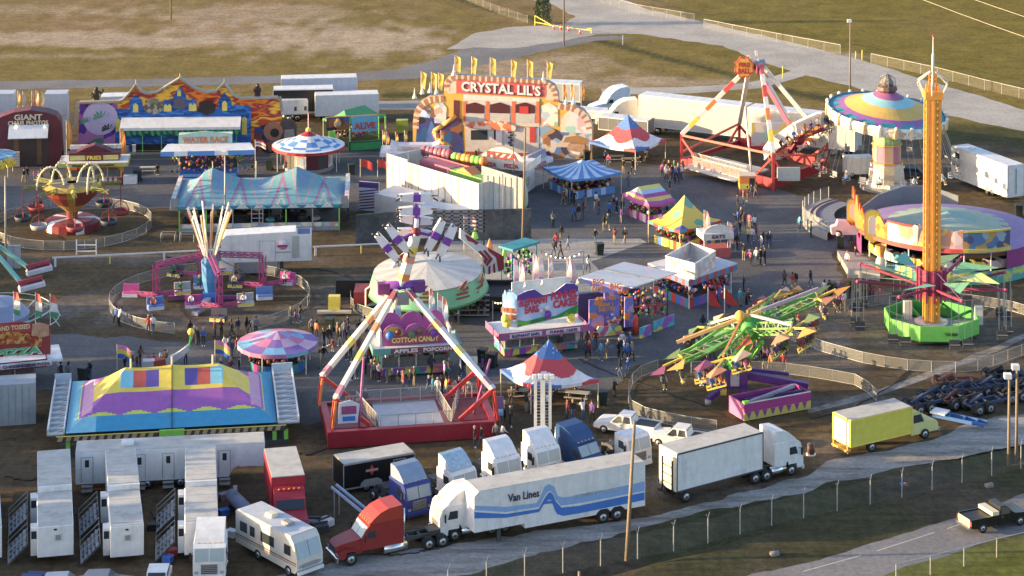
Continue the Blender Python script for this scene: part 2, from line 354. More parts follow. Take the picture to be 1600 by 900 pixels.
# gravel lane behind the lorries, county road
sheet('gravel_lane',[(420,905),(560,868),(660,858),(800,838),(1010,808),(1060,795),(1250,745),(1300,718),(1450,690),(1500,664),(1700,622),(2400,470),(2400,506),(1700,668),(1560,704),(1400,732),(1250,770),(1100,800),(950,838),(800,876),(700,905),(600,960),(400,960)],.006,GRAV,.7,.8,5)
sheet('county_road',[(1130,908),(1220,888),(1310,866),(1400,838),(1500,806),(1600,772),(1720,735),(2400,540),(2400,585),(1720,790),(1640,818),(1560,842),(1480,868),(1420,885),(1360,905),(1300,960),(1000,960)],.008,ASPR,.35,.8,6)
_b=B()
for a,c in(((1255,893),(1345,868)),((1370,861),(1460,832)),((1480,826),(1560,800))):
 A,C2=G(*a),G(*c);d=(C2-A).normalized();s_=Vector((-d.y,d.x,0))*.06
 _b.quad(*[tuple(p+Vector((0,0,.013)))for p in(A-s_,C2-s_,C2+s_,A+s_)],P((.5,.48,.4),rough=.8,var=.4,nsc=4))
tag(_b.build('road_marking'),kind='structure')
# ---------------- unseen oak row beyond the left edge, added to shade the fairground at sundown ----------------
LEAF=[P((.05,.085,.022),rough=.7,var=.3),P((.075,.11,.03),rough=.7,var=.3),P((.035,.06,.02),rough=.7,var=.3)]
def crown(b,cx,cy,cz,rx,rz,n,sz,seed,mats=LEAF):
 rnd=random.Random(seed);lob=[(Vector((rnd.gauss(0,.45),rnd.gauss(0,.45),rnd.uniform(-.6,.7))),rnd.uniform(.3,.55))for _ in range(11)]
 for i in range(n):
  l,r=rnd.choice(lob);u=Vector((rnd.gauss(0,1),rnd.gauss(0,1),rnd.gauss(0,1))).normalized()*r*rnd.random()**.4;p=l+u
  c=Vector((cx+p.x*rx,cy+p.y*rx,cz+p.z*rz));a=Vector((rnd.gauss(0,1),rnd.gauss(0,1),rnd.gauss(0,1))).normalized();t=a.orthogonal().normalized()*sz*rnd.uniform(.6,1.4);q=a.cross(t)
  b.add([tuple(c-t-q*.6),tuple(c+t-q*.5),tuple(c+t*.8+q*.6),tuple(c-t*.6+q*.7)],[(0,1,2,3)],mats[0 if u.z>0 and rnd.random()<.5 else rnd.randrange(len(mats))])
TRUNK=P((.12,.09,.065),rough=.9,var=.3,nsc=4)
def tree(loc,h,r,n,sz,seed,label,name='unseen_oak',cat='tree',group=None):
 t=thing(name,label,cat,loc,0,group);rnd=random.Random(seed);b=B();b.tube((0,0,0),(0,0,h*.55),h*.028,TRUNK,8,h*.016)
 for k in range(6):
  a=k*1.05+rnd.random();b.tube((0,0,h*(.25+.05*k)),(math.cos(a)*r*.6,math.sin(a)*r*.6,h*(.5+.06*k)),h*.012,TRUNK,5,h*.004)
 b.build('trunk',t);c=B();crown(c,0,0,h*.62,r*1.15,h*.40,n,sz,seed);c.build('crown',t);return t
 # unseen oaks beyond the left edge, heights and gaps shaped to shade the midway
rn_=random.Random(77)
for _ti in range(31):
 px,py=-430-150*rn_.random()-(60 if _ti%3 else 0),205+_ti*24.5+rn_.uniform(-8,8);h=rn_.uniform(6.5,11)*(.55 if _ti%4==3 else 1)
 tree(G(px,py),h,h*.38,420,.6,_ti,'unseen oak %s in the shading row beyond the left edge'%['with pale leaves','with dark leaves','with a wide crown'][_ti%3],group='unseen shading oaks beyond the left edge')
 # ---------------- frames: author a vertical front in photo pixels, get metres ----------------
class Fr:
 def __init__(s,a,b,rz=None):
  A,C=G(*a),G(*b);d=C-A
  s.c=(A+C)/2;s.rz=math.atan2(d.y,d.x)if rz is None else rz;s.L=d.length
  s.u=Vector((math.cos(s.rz),math.sin(s.rz),0));s.n=Vector((-s.u.y,s.u.x,0))
 def q(s,px,py,y=0.):
  """(x, z) of a pixel on the vertical plane local y = y"""
  d=ray(px,py);o=Vector((0,0,CH))-s.c;t=(y-o.dot(s.n))/d.dot(s.n);p=o+d*t
  return(p.dot(s.u),p.z)
 def d(s,px,py,z=0.):
  """(x, y) of a pixel at height z"""
  p=G(px,py,z)-s.c;return(p.dot(s.u),p.dot(s.n))
 def Q(s,pts,y=0.):return[s.q(a,b,y)for a,b in pts]
 def thing(s,name,label,cat,group=None):return thing(name,label,cat,s.c,s.rz,group)
def roof_frame(nl,nr,fl,z):
 """near-left, near-right and far-left roof corners (pixels) at height z -> base point under the near edge, heading, width, depth"""
 A,C,D_=G(*nl,z),G(*nr,z),G(*fl,z);n=D_-A;dp=n.length;n.normalize();rz=math.atan2(-n.x,n.y);u=Vector((n.y,-n.x,0));wd=(C-A).dot(u)
 c=A+u*wd/2;c.z=0;return c,rz,wd,dp
def spin(rz,x=0,y=0,z=0):return Matrix.Translation((x,y,z))@Matrix.Rotation(rz,4,'Z')
# ---------------- vehicles ----------------
def wheels(root,spots,r=.5,wd=.3,rim=STEEL,name='wheel'):
 for x,y,sd in spots:
  b=B();b.wheel(0,0,r,wd,sd,rim);o=b.build(name,root);o.location=(x,y,0)
def tractor(kind,loc,head,col,label,fair=None,frame_len=3.6,group=None,sleeper=1.,chassis=DGREY):
 """semi tractor; local +x forward, origin on the ground under the cab's front bumper"""
 t=thing('semi_tractor',label,'semi truck',loc,head,group);w=1.22;fc=fair or col
 b=B()
 if kind=='coe':
  xb=-1.75-sleeper
  b.prism([(0,.62),(.06,.9),(.04,1.75),(-.22,2.72),(-.45,2.92),(xb,2.95),(xb,1.05),(-1.75,1.0),(-1.68,1.25),(-1.35,1.42),(-.95,1.42),(-.62,1.2),(-.55,.62)],-w,w,col)
  b.build('cab',t)
  g=B();g.prism([(.055,1.78),(-.19,2.68),(-.25,2.68),(-.02,1.78)],-w+.14,-.04,GLASSB);g.prism([(.055,1.78),(-.19,2.68),(-.25,2.68),(-.02,1.78)],.04,w-.14,GLASSB);g.build('windshield',t)
  g=B();g.box(.045,.09,-.62,.62,.85,1.6,GREY)
  for k in range(5):g.box(.09,.105,-.58,.58,.9+k*.14,.95+k*.14,BLACK)
  g.build('grille',t);wx,dx0,dx1,zt=-1.15,-1.5,-.42,2.6
  if fair is not False:
   f=B();f.prism([(-.55,2.93),(-.8,3.25),(-1.35,3.7),(-1.9,3.95),(xb+.05,4.0),(xb+.05,2.93)],-w+.12,w-.12,fc);f.build('roof_fairing',t)
  fx=.06
 else:
  xb=-4.0-sleeper*1.4
  b.prism([(-1.95,.95),(-1.95,1.9),(-2.5,2.72),(-2.75,2.85),(xb,2.9),(xb,.95)],-w+.1,w-.1,col)
  b.build('cab',t);h=B();h.add([(0,-.75,.6),(0,.75,.6),(.02,.72,1.45),(.02,-.72,1.45),(-.35,-.82,1.62),(-.35,.82,1.62),(-2.0,-1.05,1.92),(-2.0,1.05,1.92),(-2.0,-1.1,.8),(-2.0,1.1,.8)],[(0,1,2,3),(3,2,5,4),(4,5,7,6),(0,3,4,6,8),(1,9,7,5,2)],col);h.prism([(.0,.62),(-.1,1.15),(-.55,1.3),(-1.2,1.28),(-1.65,1.0),(-1.62,.8),(-1.35,1.08),(-.75,1.08),(-.5,.62)],-w,-.78,col)
  h.prism([(.0,.62),(-.1,1.15),(-.55,1.3),(-1.2,1.28),(-1.65,1.0),(-1.62,.8),(-1.35,1.08),(-.75,1.08),(-.5,.62)],.78,w,col);h.build('hood',t)
  g=B()
  for s0,s1 in((-w+.2,-.03),(.03,w-.2)):g.prism([(-1.93,1.95),(-2.44,2.68),(-2.5,2.68),(-2.0,1.93)],s0,s1,GLASSB)
  g.build('windshield',t);g=B();g.box(.01,.05,-.55,.55,.75,1.4,CHROME);g.build('grille',t);wx,dx0,dx1,zt=-1.05,-3.2,-2.25,2.5;fx=0
  f=B();f.prism([(-2.55,2.84),(-2.95,3.2),(-3.5,3.6),(-4.2,3.85),(xb+.05,3.95),(xb+.05,2.84)],-w+.15,w-.15,fc);f.build('roof_fairing',t)
  for s in(-1,1):
   st=B();st.tube((xb-.12,s*.95,.9),(xb-.12,s*.95,3.6),.08,CHROME,8);st.build('exhaust_stack',t)
 for s in(-1,1):
  d=B();d.box(dx0,dx1,s*(w if kind=='coe' else w-.1),s*(w+.02 if kind=='coe' else w-.08),1.05,zt,col);do=d.build('door',t)
  g=B();yy=w+.02 if kind=='coe' else w-.08;g.prism([(dx0+.12,1.85),(dx1-.12,1.85),(dx1-.3,zt-.12),(dx0+.12,zt-.12)],s*yy,s*(yy+.012),GLASS);g.build('window',do)
  m=B();m.box(dx1+.12,dx1+.2,s*(w+.12),s*(w+.32),1.75,2.35,BLACK);m.tube((dx1,s*w,2.3),(dx1+.16,s*(w+.22),2.3),.025,DGREY,4);m.build('mirror',t)
  l=B();l.box(fx,fx+.03,s*.8,s*1.1,.88,1.08,GLASSB);l.build('headlight',t)
  tk=B();tk.tube((xb-.3,s*.98,.72),(xb+(1.1 if kind=='coe' else 1.6),s*.98,.72),.33,CHROME,12);tk.build('fuel_tank',t)
 b=B();b.box(fx-.05,fx+.14,-w+.02,w-.02,.42,.78,CHROME if kind!='coe' else col,.04);b.build('bumper',t)
 b=B()
 for s in(-1,1):b.box(xb-frame_len,xb+.5,s*.38,s*.5,.8,1.08,chassis)
 for k in range(4):b.box(xb-frame_len+.1+k*frame_len/4,xb-frame_len+.28+k*frame_len/4,-.4,.4,.84,1.0,chassis)
 b.box(xb-frame_len+.5,xb-frame_len+1.5,-.5,.5,1.09,1.2,DGREY);b.box(fx-3,fx-.4,-.36,.36,.5,.9,BLACK);b.build('chassis',t)
 ax=[xb-frame_len+.6,xb-frame_len+1.75]
 wheels(t,[(wx,-w,-1),(wx,w,1)],.5,.28,STEEL);wheels(t,[(a,s*w,s)for a in ax for s in(-1,1)],.5,.55,STEEL)
 l=B()
 mx=-.62 if kind=='coe' else-2.7;l.box(mx,mx+.06,-.9,.9,2.9,2.94,col)
 for k in range(5):l.box(mx,mx+.1,-.8+k*.4-.05,-.8+k*.4+.05,2.935,2.99,AMBER)
 l.build('marker_light_bar',t);return t
def head_of(front_px,back_px):
 a,b=G(*front_px),G(*back_px);d=a-b;return math.atan2(d.y,d.x)
def tpos(front_px,back_px,side,k=1.22,ahead=0):
 """front bumper centre of a tractor whose near-side front wheel touches front_px and rear wheel back_px"""
 h=head_of(front_px,back_px);u=Vector((math.cos(h),math.sin(h),0));n=Vector((-u.y,u.x,0))
 return G(*front_px)+u*ahead+n*side*k,h
def corner_trim(b,L,Wd,z0,z1,m,y0=0):
 for x in(-L/2,L/2):
  for y in(y0,y0+Wd):b.box(x-.04,x+.04,y-.035,y+.035,z0,z1,m)
 for y in(y0,y0+Wd):
  b.box(-L/2+.04,L/2-.04,y-.03,y+.03,z1-.08,z1+.02,m);b.box(-L/2+.04,L/2-.04,y-.03,y+.03,z0,z0+.12,m)
def van_body(t,L,Wd,z0,z1,col,roof=ROOFW,trim=WHITE,ribs=True,name='body'):
 b=B();b.box(-L/2,L/2,0,Wd,z0,z1,col);corner_trim(b,L,Wd,z0,z1,trim)
 if ribs:
  k=int(L/1.2)
  for i in range(1,k):
   x=-L/2+i*L/k;b.box(x-.012,x+.012,-.014,-.002,z0+.12,z1-.08,trim)
 o=b.build(name,t);r=B();r.box(-L/2+.05,L/2-.05,.05,Wd-.05,z1+.003,z1+.05,roof)
 for i in range(1,int(L/1.5)):x=-L/2+i*1.5;r.box(x-.02,x+.02,.08,Wd-.08,z1+.05,z1+.062,roof)
 r.build('roof',t);return o
 # --- big moving van and its tractor
f=Fr((736,858),(1008,806))
t=f.thing('moving_van_trailer','long white moving van trailer with a blue wave stripe beside the gravel lane','semi trailer')
x0,x1=f.q(739,800)[0],f.q(1008,760)[0];L=x1-x0;zt=f.q(1008,722)[1];Wd=2.55;zb=f.q(1008,790)[1];xm=f.q(820,800)[0];zb2=1.22
b=B();b.add([],[],WHITE)
b.prism([(x0+.1,zb2),(xm,zb2),(xm,zb),(x1,zb),(x1,zt),(x0+.45,zt),(x0+.1,zt-.35)],0,Wd,WHITE)
for i in range(1,13):x=x0+i*L/13;b.box(x-.01,x+.01,-.012,-.002,zb2+.1,zt-.1,OFFW)
b.build('body',t);r=B();r.box(x0+.5,x1-.05,.06,Wd-.06,zt+.003,zt+.05,ROOFW);r.build('roof',t)
def wave(b,pts_top,pts_bot,m,y):
 a=f.Q(pts_top);c=f.Q(pts_bot);vs=[(x,y,z)for x,z in a+c];n=len(a);b.add(vs,[(i,n+i,n+i+1,i+1)for i in range(n-1)],m)
LB=P((.24,.42,.74),rough=.4);MB_=P((.045,.19,.60),rough=.4);wv=B()
wave(wv,[(741,790),(790,792),(838,786),(845,775),(851,760),(858,756),(866,761),(872,775),(880,777),(905,774),(1007,752)],[(741,797),(790,800),(842,792),(850,776),(856,768),(860,767),(864,771),(868,780),(876,790),(905,786),(1007,767)],LB,-.016)
wave(wv,[(741,800),(790,803),(842,795),(851,778),(857,770),(860,769),(864,773),(868,783),(877,793),(905,790),(1007,769)],[(741,810),(790,809),(842,800),(851,786),(857,781),(861,781),(866,795),(870,803),(880,806),(905,802),(1007,781)],MB_,-.018)
wv.quad(*[(x,-.022,z)for x,z in f.Q([(851,783),(865,782),(866,786),(849,788)])],MB_)
wv.build('stripe',t);x,z=f.q(818,774)
s=B();s.text('Van Lines',x,z,2.7,.62,P((.05,.035,.09)),-.012,0);s.build('lettering',t)
s=B()
for k,a in enumerate((905,940)):x,z=f.q(a+8,772-k*6);s.text('MOVING SYSTEMS' if k==0 else 'STORAGE',x,z,1.8,.22,P((.5,.55,.62)),-.02)
s.build('small_lettering',t)
s=B();s.box(x1+.01,x1+.06,.1,Wd-.1,zb+.2,zt-.15,WHITE);s.build('rear_door',t)
s=B();s.box(x0+2.2,x0+2.5,.3,.45,0.05,1.1,DGREY);s.box(x0+2.2,x0+2.5,2.1,2.25,.05,1.1,DGREY);s.build('landing_gear',t)
for px in(943,965):
 xx=f.q(px,805)[0];wheels(t,[(xx,.02,-1),(xx,Wd-.02,1)],.52,.5)
 a=B();a.prism([(xx-.66,zb-.01),(xx-.6,.95),(xx-.3,1.2),(xx+.3,1.2),(xx+.6,.95),(xx+.66,zb-.01)],-.02,.3,BLACK);a.build('wheel_arch',t)
p_,h_=tpos((711,847),(779,835),-1,ahead=1.15)
T=tractor('coe',p_,h_,WHITE,'white cabover tractor hitched to the moving van with the blue stripe',frame_len=3.2,sleeper=1.1)
# --- red conventional tractor
p_,h_=tpos((552,884),(668,861),-1,ahead=1.2);BRED=P((.30,.018,.014),rough=.35)
tractor('conv',p_,h_,BRED,'red long nosed semi tractor without a trailer beside the motorhome',fair=P((.42,.035,.014),rough=.35),frame_len=3.9)
# --- white box trailer with cabover, facing right
f=Fr((1073,786),(1180,757));t=f.thing('box_trailer','white box trailer with an open rear frame ahead of the yellow truck','semi trailer')
x0=f.q(1058,760)[0];x1=f.q(1192,735)[0];zt=f.q(1058,710)[1];L=x1-x0;xc=(x0+x1)/2
b=B();b.M=Matrix.Translation((xc,0,0));b.box(-L/2,L/2,0,2.5,1.05,zt,WHITE);corner_trim(b,L,2.5,1.05,zt,DGREY);b.build('body',t)
r=B();r.box(x0+.05,x1-.05,.05,2.45,zt+.003,zt+.05,ROOFW);r.build('roof',t)
r=B();r.box(x0-.05,x0-.01,.25,2.25,1.2,zt-.2,CREAM);r.box(x0-.14,x0-.06,.5,.62,.6,zt-.7,BLACK);r.box(x0-.14,x0-.06,1.85,1.97,.6,zt-.7,BLACK)
r.box(x0-.2,x0-.06,.1,2.4,.55,.72,BLACK)
for k in range(3):r.box(x0-.1,x0-.055,.62,1.85,1.5+k*.7,1.56+k*.7,BLACK)
r.build('rear_door',t);b=B();b.box(x0+.3,x1-.1,.5,2.0,.75,1.04,BLACK);b.build('chassis',t)
wheels(t,[(f.q(1073,786)[0],.02,-1),(f.q(1073,786)[0],2.48,1)],.5,.5)
p_,h_=tpos((1237,744),(1178,758),1,ahead=1.15)
tractor('coe',p_,h_,WHITE,'white cabover tractor pulling the white box trailer, facing right',frame_len=2.6,sleeper=1.1)
# --- yellow box truck
f=Fr((1330,715),(1447,687));t=f.thing('box_truck','yellow box truck with white rear door parked by the gravel lane','box truck');BY=P((.68,.60,.03),rough=.4,dirt=.06)
x0=f.q(1329,690)[0];x1=f.q(1425,670)[0];L=x1-x0;zt=f.q(1329,658)[1];xc=(x0+x1)/2;zb=f.q(1329,700)[1]
b=B();b.M=Matrix.Translation((xc,0,0));b.box(-L/2,L/2,0,2.45,zb,zt,BY);corner_trim(b,L,2.45,zb,zt,YELL);b.build('box',t)
r=B();r.box(x0+.05,x1-.05,.05,2.4,zt+.003,zt+.05,ROOFW);r.build('roof',t)
r=B();r.box(x0-.05,x0-.01,.2,2.25,zb+.15,zt-.2,WHITE);r.build('rear_door',t)
r=B();r.box(x0-.3,x0+.2,.2,2.25,.45,.6,AMBER);r.box(x0-.2,x0-.1,.15,.25,.3,1.0,AMBER);r.box(x0-.2,x0-.1,2.1,2.2,.3,1.0,AMBER);r.build('tail_bumper',t)
YC=P((.62,.60,.22),rough=.4);b=B();b.prism([(x1+.1,.55),(x1+.1,2.55),(x1+.9,2.55),(x1+1.25,2.3),(x1+1.75,1.62),(x1+2.9,1.45),(x1+3.1,1.2),(x1+3.1,.55)],.2,2.25,YC);b.build('cab',t)
b=B();b.prism([(x1+1.27,2.28),(x1+1.75,1.65),(x1+1.79,1.67),(x1+1.31,2.32)],.35,2.1,GLASS);b.build('windshield',t)
b=B();b.prism([(x1+.35,1.6),(x1+1.5,1.6),(x1+1.15,2.3),(x1+.35,2.3)],.17,.21,GLASS);b.build('window',t)
b=B();b.box(x0+.2,x1+2.9,.6,1.85,.55,zb-.01,DGREY);b.build('chassis',t)
b=B();b.box(x1+3.12,x1+3.3,.15,2.3,.45,.75,CHROME);b.build('bumper',t)
xf=f.q(1447,687)[0];xr=f.q(1363,710)[0];wheels(t,[(xf,.12,-1),(xf,2.33,1),(xr,.02,-1),(xr,2.43,1)],.46,.3)
# --- row of parked tractors nose towards the lower right
def parked(front_px,back_px,**k):
 h=head_of(front_px,back_px);p=G(*front_px);return p,h
HB=R(-56)
BLU=P((.03,.05,.24),rough=.35)
tractor('coe',G(655,812),HB,BLU,'dark blue cabover tractor with grey blue fairing beside the black cargo trailer',fair=P((.22,.30,.42),rough=.45),frame_len=3.2,sleeper=.9)
tractor('coe',G(728,792),R(-52),WHITE,'white cabover tractor with a mottled pale blue roof fairing',fair=P((.36,.50,.62),rough=.6,var=.4,nsc=4),frame_len=3.0,sleeper=.6)
tractor('coe',G(796,771),R(-58),WHITE,'white cabover tractor behind the nose of the moving van trailer',frame_len=3.0,sleeper=.7)
tractor('coe',G(858,755),R(-58),WHITE,'white cabover tractor beside the dark blue rounded tractor',frame_len=3.0,sleeper=.7)
tractor('conv',G(948,757),R(-50),P((.02,.07,.20),rough=.3),'dark blue aerodynamic tractor behind the moving van trailer',frame_len=3.0,sleeper=.9)
tractor('coe',G(1000,735),R(-55),WHITE,'white cabover tractor without a fairing near the white pickup',fair=False,frame_len=2.8,sleeper=.2)
tractor('coe',G(327,914),R(-86),WHITE,'white cabover tractor at the end of a bunkhouse trailer by the motorhome',frame_len=1.5,sleeper=1.2)
# --- red straight truck facing the camera
c,rz,wd,dp=roof_frame((424,747),(477,744),(412,702),3.75)
t=thing('box_truck','crimson box truck with white roof standing nose to the camera','box truck',c,rz);Wc=wd
b=B();b.box(-Wc/2,Wc/2,0,dp,.9,3.75,CRIM);b.build('box',t);r=B();r.box(-Wc/2+.03,Wc/2-.03,.03,dp-.03,3.753,3.82,ROOFW);r.build('roof',t)
b=B();b.prismx([(-.05,.9),(-.05,3.1),(-.5,2.95),(-1.1,2.5),(-1.3,2.42),(-1.75,1.75),(-3.3,1.5),(-3.5,1.2),(-3.5,.55),(-.05,.55)],-Wc/2+.12,Wc/2-.12,CRIM);b.build('cab',t)
b=B();b.prismx([(-1.34,2.4),(-1.76,1.78),(-1.8,1.8),(-1.38,2.44)],-Wc/2+.25,Wc/2-.25,GLASS);b.build('windshield',t)
b=B()
for k in range(5):b.box(-.8+k*.4-.06,-.8+k*.4+.06,-.62,-.5,2.93,3.04,AMBER)
b.box(-.9,.9,-.64,-.5,2.9,2.94,CRIM);b.build('marker_light_bar',t)
for s in(-1,1):b=B();b.box(s*1.05,s*.7,-3.53,-3.5,.85,1.1,GLASSB);b.build('headlight',t)
b=B();b.box(-Wc/2+.1,Wc/2-.1,-3.68,-3.54,.4,.62,CHROME);b.build('bumper',t)
for(x,y)in((-Wc/2+.1,-2.6),(Wc/2-.1,-2.6),(-Wc/2+.1,4),(Wc/2-.1,4)):
 b=B();b.M=Matrix.Rotation(R(90),4,'Z');b.wheel(0,0,.48,.3,1 if x<0 else-1);o=b.build('wheel',t);o.location=(x,y,0)
 # --- bunkhouse trailers seen from the end
SHORT={'white bunkhouse trailer with a stained roof, left of three whole ones':'left bunkhouse with a stained roof','white bunkhouse trailer with a grey band, middle of the row':'middle bunkhouse with a grey band','white bunkhouse trailer directly behind the white cabover tractor':'bunkhouse behind the white cabover','white bunkhouse trailer cut by the left edge of the photo':'bunkhouse at the left edge'}
def bunk(nl,nr,fl,mid_py,h,label,vent,group='bunkhouse trailers parked in a row'):
 c,rz,wd,dp=roof_frame(nl,nr,fl,h);t=thing('bunkhouse_trailer',label,'trailer',c,rz,group)
 ym=Fr(nl,nr).d(nl[0],mid_py,h)[1]-Fr(nl,nr).d(nl[0],nl[1],h)[1];w2=wd/2
 b=B();b.box(-w2,w2,0,ym,.75,h,WHITE,.06);b.box(-w2+.06,w2+.0,ym+.002,dp,.6,h+.45,WHITE);b.build('body',t)
 r=B();r.box(-w2+.06,w2-.06,.08,ym-.04,h+.004,h+.05,ROOFW);r.box(-w2+.1,w2-.05,ym+.3,dp-.04,h+.454,h+.5,ROOFW)
 for k in range(9):
  y=.5+k*dp/9.5
  if abs(y-ym)>.5:r.box(-w2+.1,w2-.1,y,y+.03,h+(.05 if y<ym else.5),h+(.066 if y<ym else.516),ROOFW)
 r.build('roof',t)
 v=B();v.box(-.35+vent,.25+vent,-.05,-.01,1.9,2.5,OFFW);v.box(-.25+vent,.15+vent,-.075,-.051,2.0,2.4,GREY);v.build('vent',t)
 v=B();v.box(-.12,.12,-.03,-.01,h-.35,h-.22,BLACK);v.build('marker_light',t)
 for k in range(2):
  d=B();d.box(-w2-.5,-w2-.01,ym*.15+k*ym*.9,ym*.15+k*ym*.9+1.1,.5,2.6,WHITE);d.box(-w2-.45,-w2-.05,ym*.15+k*ym*.9-.012,ym*.15+k*ym*.9-.002,1.8,2.4,GLASS);d.build('door',t)
 wheels(t,[],.45)
 for y in(dp*.55,dp*.55+1.1):
  for s in(-1,1):
   b=B();b.M=Matrix.Rotation(R(90),4,'Z');b.wheel(0,0,.42,.28,-s);o=b.build('wheel',t);o.location=(s*(w2-.02),y,0)
 b=B();b.box(-.5,.5,.4,dp-.3,.45,.74,BLACK);b.build('chassis',t)
 for k in range(2):
  st=thing('aluminium_steps','folding steps beside the %s, %s pair'%(SHORT[label],('nearer','farther')[k]),'steps',c+Vector((math.cos(rz)*(-w2-2.2)-math.sin(rz)*(.6+k*5.2),math.sin(rz)*(-w2-2.2)+math.cos(rz)*(.6+k*5.2),0)),rz,'folding steps between the bunkhouse trailers')
  b=B()
  for j in range(5):b.box(.28*j,.28*j+.24,0,3.2,.2+.3*j,.25+.3*j,GREY)
  b.build('tread',st)
  for yy in(0,1.07,2.13,3.2):b=B();b.beam((0,yy,.1),(1.5,yy,1.6),.06,.12,DGREY);b.tube((0,yy,.1),(0,yy,1.1),.025,ALU,4);b.tube((1.45,yy,1.5),(1.45,yy,2.4),.025,ALU,4);b.tube((0,yy,1.1),(1.45,yy,2.4),.025,ALU,4);b.build('rail',st)
 return t
bunk((58,824),(115,823),(57,714),770,3.1,'white bunkhouse trailer with a stained roof, left of three whole ones',.25)
bunk((172,824),(225,822),(163,712),768,3.1,'white bunkhouse trailer with a grey band, middle of the row',.1)
bunk((288,816),(341,813),(288,706),762,3.3,'white bunkhouse trailer directly behind the white cabover tractor',.5)
bunk((-56,829),(3,827),(-58,716),773,3.1,'white bunkhouse trailer cut by the left edge of the photo',.2)
# --- long white trailer with doors
f=Fr((120,771),(420,755));t=f.thing('dressing_room_trailer','very long white trailer with four doors along its side','trailer')
x0=f.q(118,740)[0];x1=f.q(414,720)[0];zt=f.q(118,708)[1];L=x1-x0;xc=(x0+x1)/2
b=B();b.prism([(x0,.75),(x1-3.0,.75),(x1-2.6,1.5),(x1,1.5),(x1,zt),(x0,zt)],0,2.6,WHITE)
for i in range(1,12):x=x0+i*L/12;b.box(x-.01,x+.01,-.012,-.002,1.5,zt-.1,OFFW)
b.build('body',t);r=B();r.box(x0+.04,x1-.04,.04,2.56,zt+.003,zt+.06,ROOFW);r.build('roof',t)
r=B();xx=f.q(199,690)[0];r.box(xx-.5,xx+.5,.9,1.7,zt+.07,zt+.4,WHITE,.08);r.build('air_conditioner',t)
for px in(136,218,263,351):
 x,z=f.q(px,733);z=1.95;d=B();d.box(x-.45,x+.45,-.035,-.014,.95,2.95,P((.7,.7,.68),rough=.4));d.box(x-.5,x-.455,-.045,-.014,.9,3.0,GREY);d.box(x+.455,x+.5,-.045,-.014,.9,3.0,GREY);d.box(x-.45,x+.45,-.045,-.036,2.96,3.0,GREY);o=d.build('door',t)
 w_=B();w_.box(x-.17,x+.17,-.05,-.036,2.15,2.75,GLASS);w_.build('window',o);s=B();s.box(x-.45,x+.45,-.8,-.05,.35,.42,ALU);s.box(x-.45,x+.45,-.45,-.05,.62,.68,ALU);s.build('step',t)
for px in(230,282):xx=f.q(px,760)[0];wheels(t,[(xx,.03,-1),(xx,2.57,1)],.46,.3)
x,z=f.q(385,729);s=B();s.text('Showtime',x,z,1.6,.22,P((.4,.12,.08)),-.016);s.build('lettering',t)
# --- black cargo trailer
f=Fr((537,775),(648,755));t=f.thing('cargo_trailer','black enclosed cargo trailer with white roof and small red badge','trailer');BLK=P((.012,.012,.014),rough=.3)
x0=f.q(537,770)[0];x1=f.q(648,750)[0];zt=f.q(537,727)[1];L=x1-x0;xc=(x0+x1)/2;Wd=f.d(515,712,zt)[1]
b=B();b.M=Matrix.Translation((xc,0,0));b.box(-L/2,L/2,0,Wd,.45,zt,BLK);corner_trim(b,L,Wd,.45,zt,GREY);b.build('body',t)
r=B();r.box(x0+.05,x1-.05,.05,Wd-.05,zt+.003,zt+.08,ROOFW);r.build('roof',t)
x,z=f.q(581,734);s=B();s.prism([(x-.25,z),(x,z+.45),(x+.25,z),(x,z-.45)],-.04,-.005,RED);s.prism([(x-.55,z-.1),(x+.55,z-.1),(x+.55,z+.1),(x-.55,z+.1)],-.05,-.041,P((.5,.25,.22)));s.build('badge',t)
x,z=f.q(624,727);s=B()
for a in((x-.55,.0,x-.48),(x+.48,.0,x+.55)):s.box(a[0],a[2],-.03,-.003,.6,zt-.25,GREY)
s.box(x-.48,x+.48,-.03,-.003,zt-.32,zt-.25,GREY);s.build('door',t)
xx=f.q(580,762)[0];s=B();s.prism([(xx-1.0,.5),(xx-.9,.85),(xx-.6,1.05),(xx+.6,1.05),(xx+.9,.85),(xx+1.0,.5)],-.12,-.01,GREY);s.build('fender',t);wheels(t,[(xx-.4,-.02,-1),(xx+.4,-.02,-1),(xx-.4,Wd,1),(xx+.4,Wd,1)],.36,.25)
# --- cargo trailer at the right edge
f=Fr((1490,283),(1567,313));t=f.thing('cargo_trailer','white enclosed cargo trailer with double rear doors near the right edge','trailer')
x0=f.q(1487,262)[0];x1=f.q(1574,300)[0];zt=f.q(1574,260)[1];L=x1-x0;xc=(x0+x1)/2;Wd=2.5
b=B();b.M=Matrix.Translation((xc,0,0));b.box(-L/2,L/2,0,Wd,.5,zt,WHITE);corner_trim(b,L,Wd,.5,zt,WHITE);b.build('body',t)
r=B();r.box(x0+.05,x1-.05,.05,Wd-.05,zt+.003,zt+.06,WHITE);r.build('roof',t);r=B();r.box(x0+2.2,x0+2.9,.9,1.6,zt+.07,zt+.28,WHITE);r.build('air_conditioner',t)
for s in(0,1):d=B();d.box(x1+.01,x1+.05,.1+s*1.17,1.22+s*1.17,.65,zt-.15,WHITE);d.box(x1+.051,x1+.07,1.1+s*.2,1.14+s*.2,.9,zt-.4,DGREY);d.build('rear_door',t)
d=B();d.box(x0+.7,x0+1.6,-.03,-.003,zt-1.3,zt-.6,GLASS);d.build('window',t)
d=B();d.box(x1-.02,x1+.045,-.04,.05,.5,zt,ORANGE);d.build('edge_trim',t)
xx=f.q(1546,297)[0];wheels(t,[(xx-.45,-.03,-1),(xx+.45,-.03,-1),(xx-.45,Wd,1),(xx+.45,Wd,1)],.38,.25)
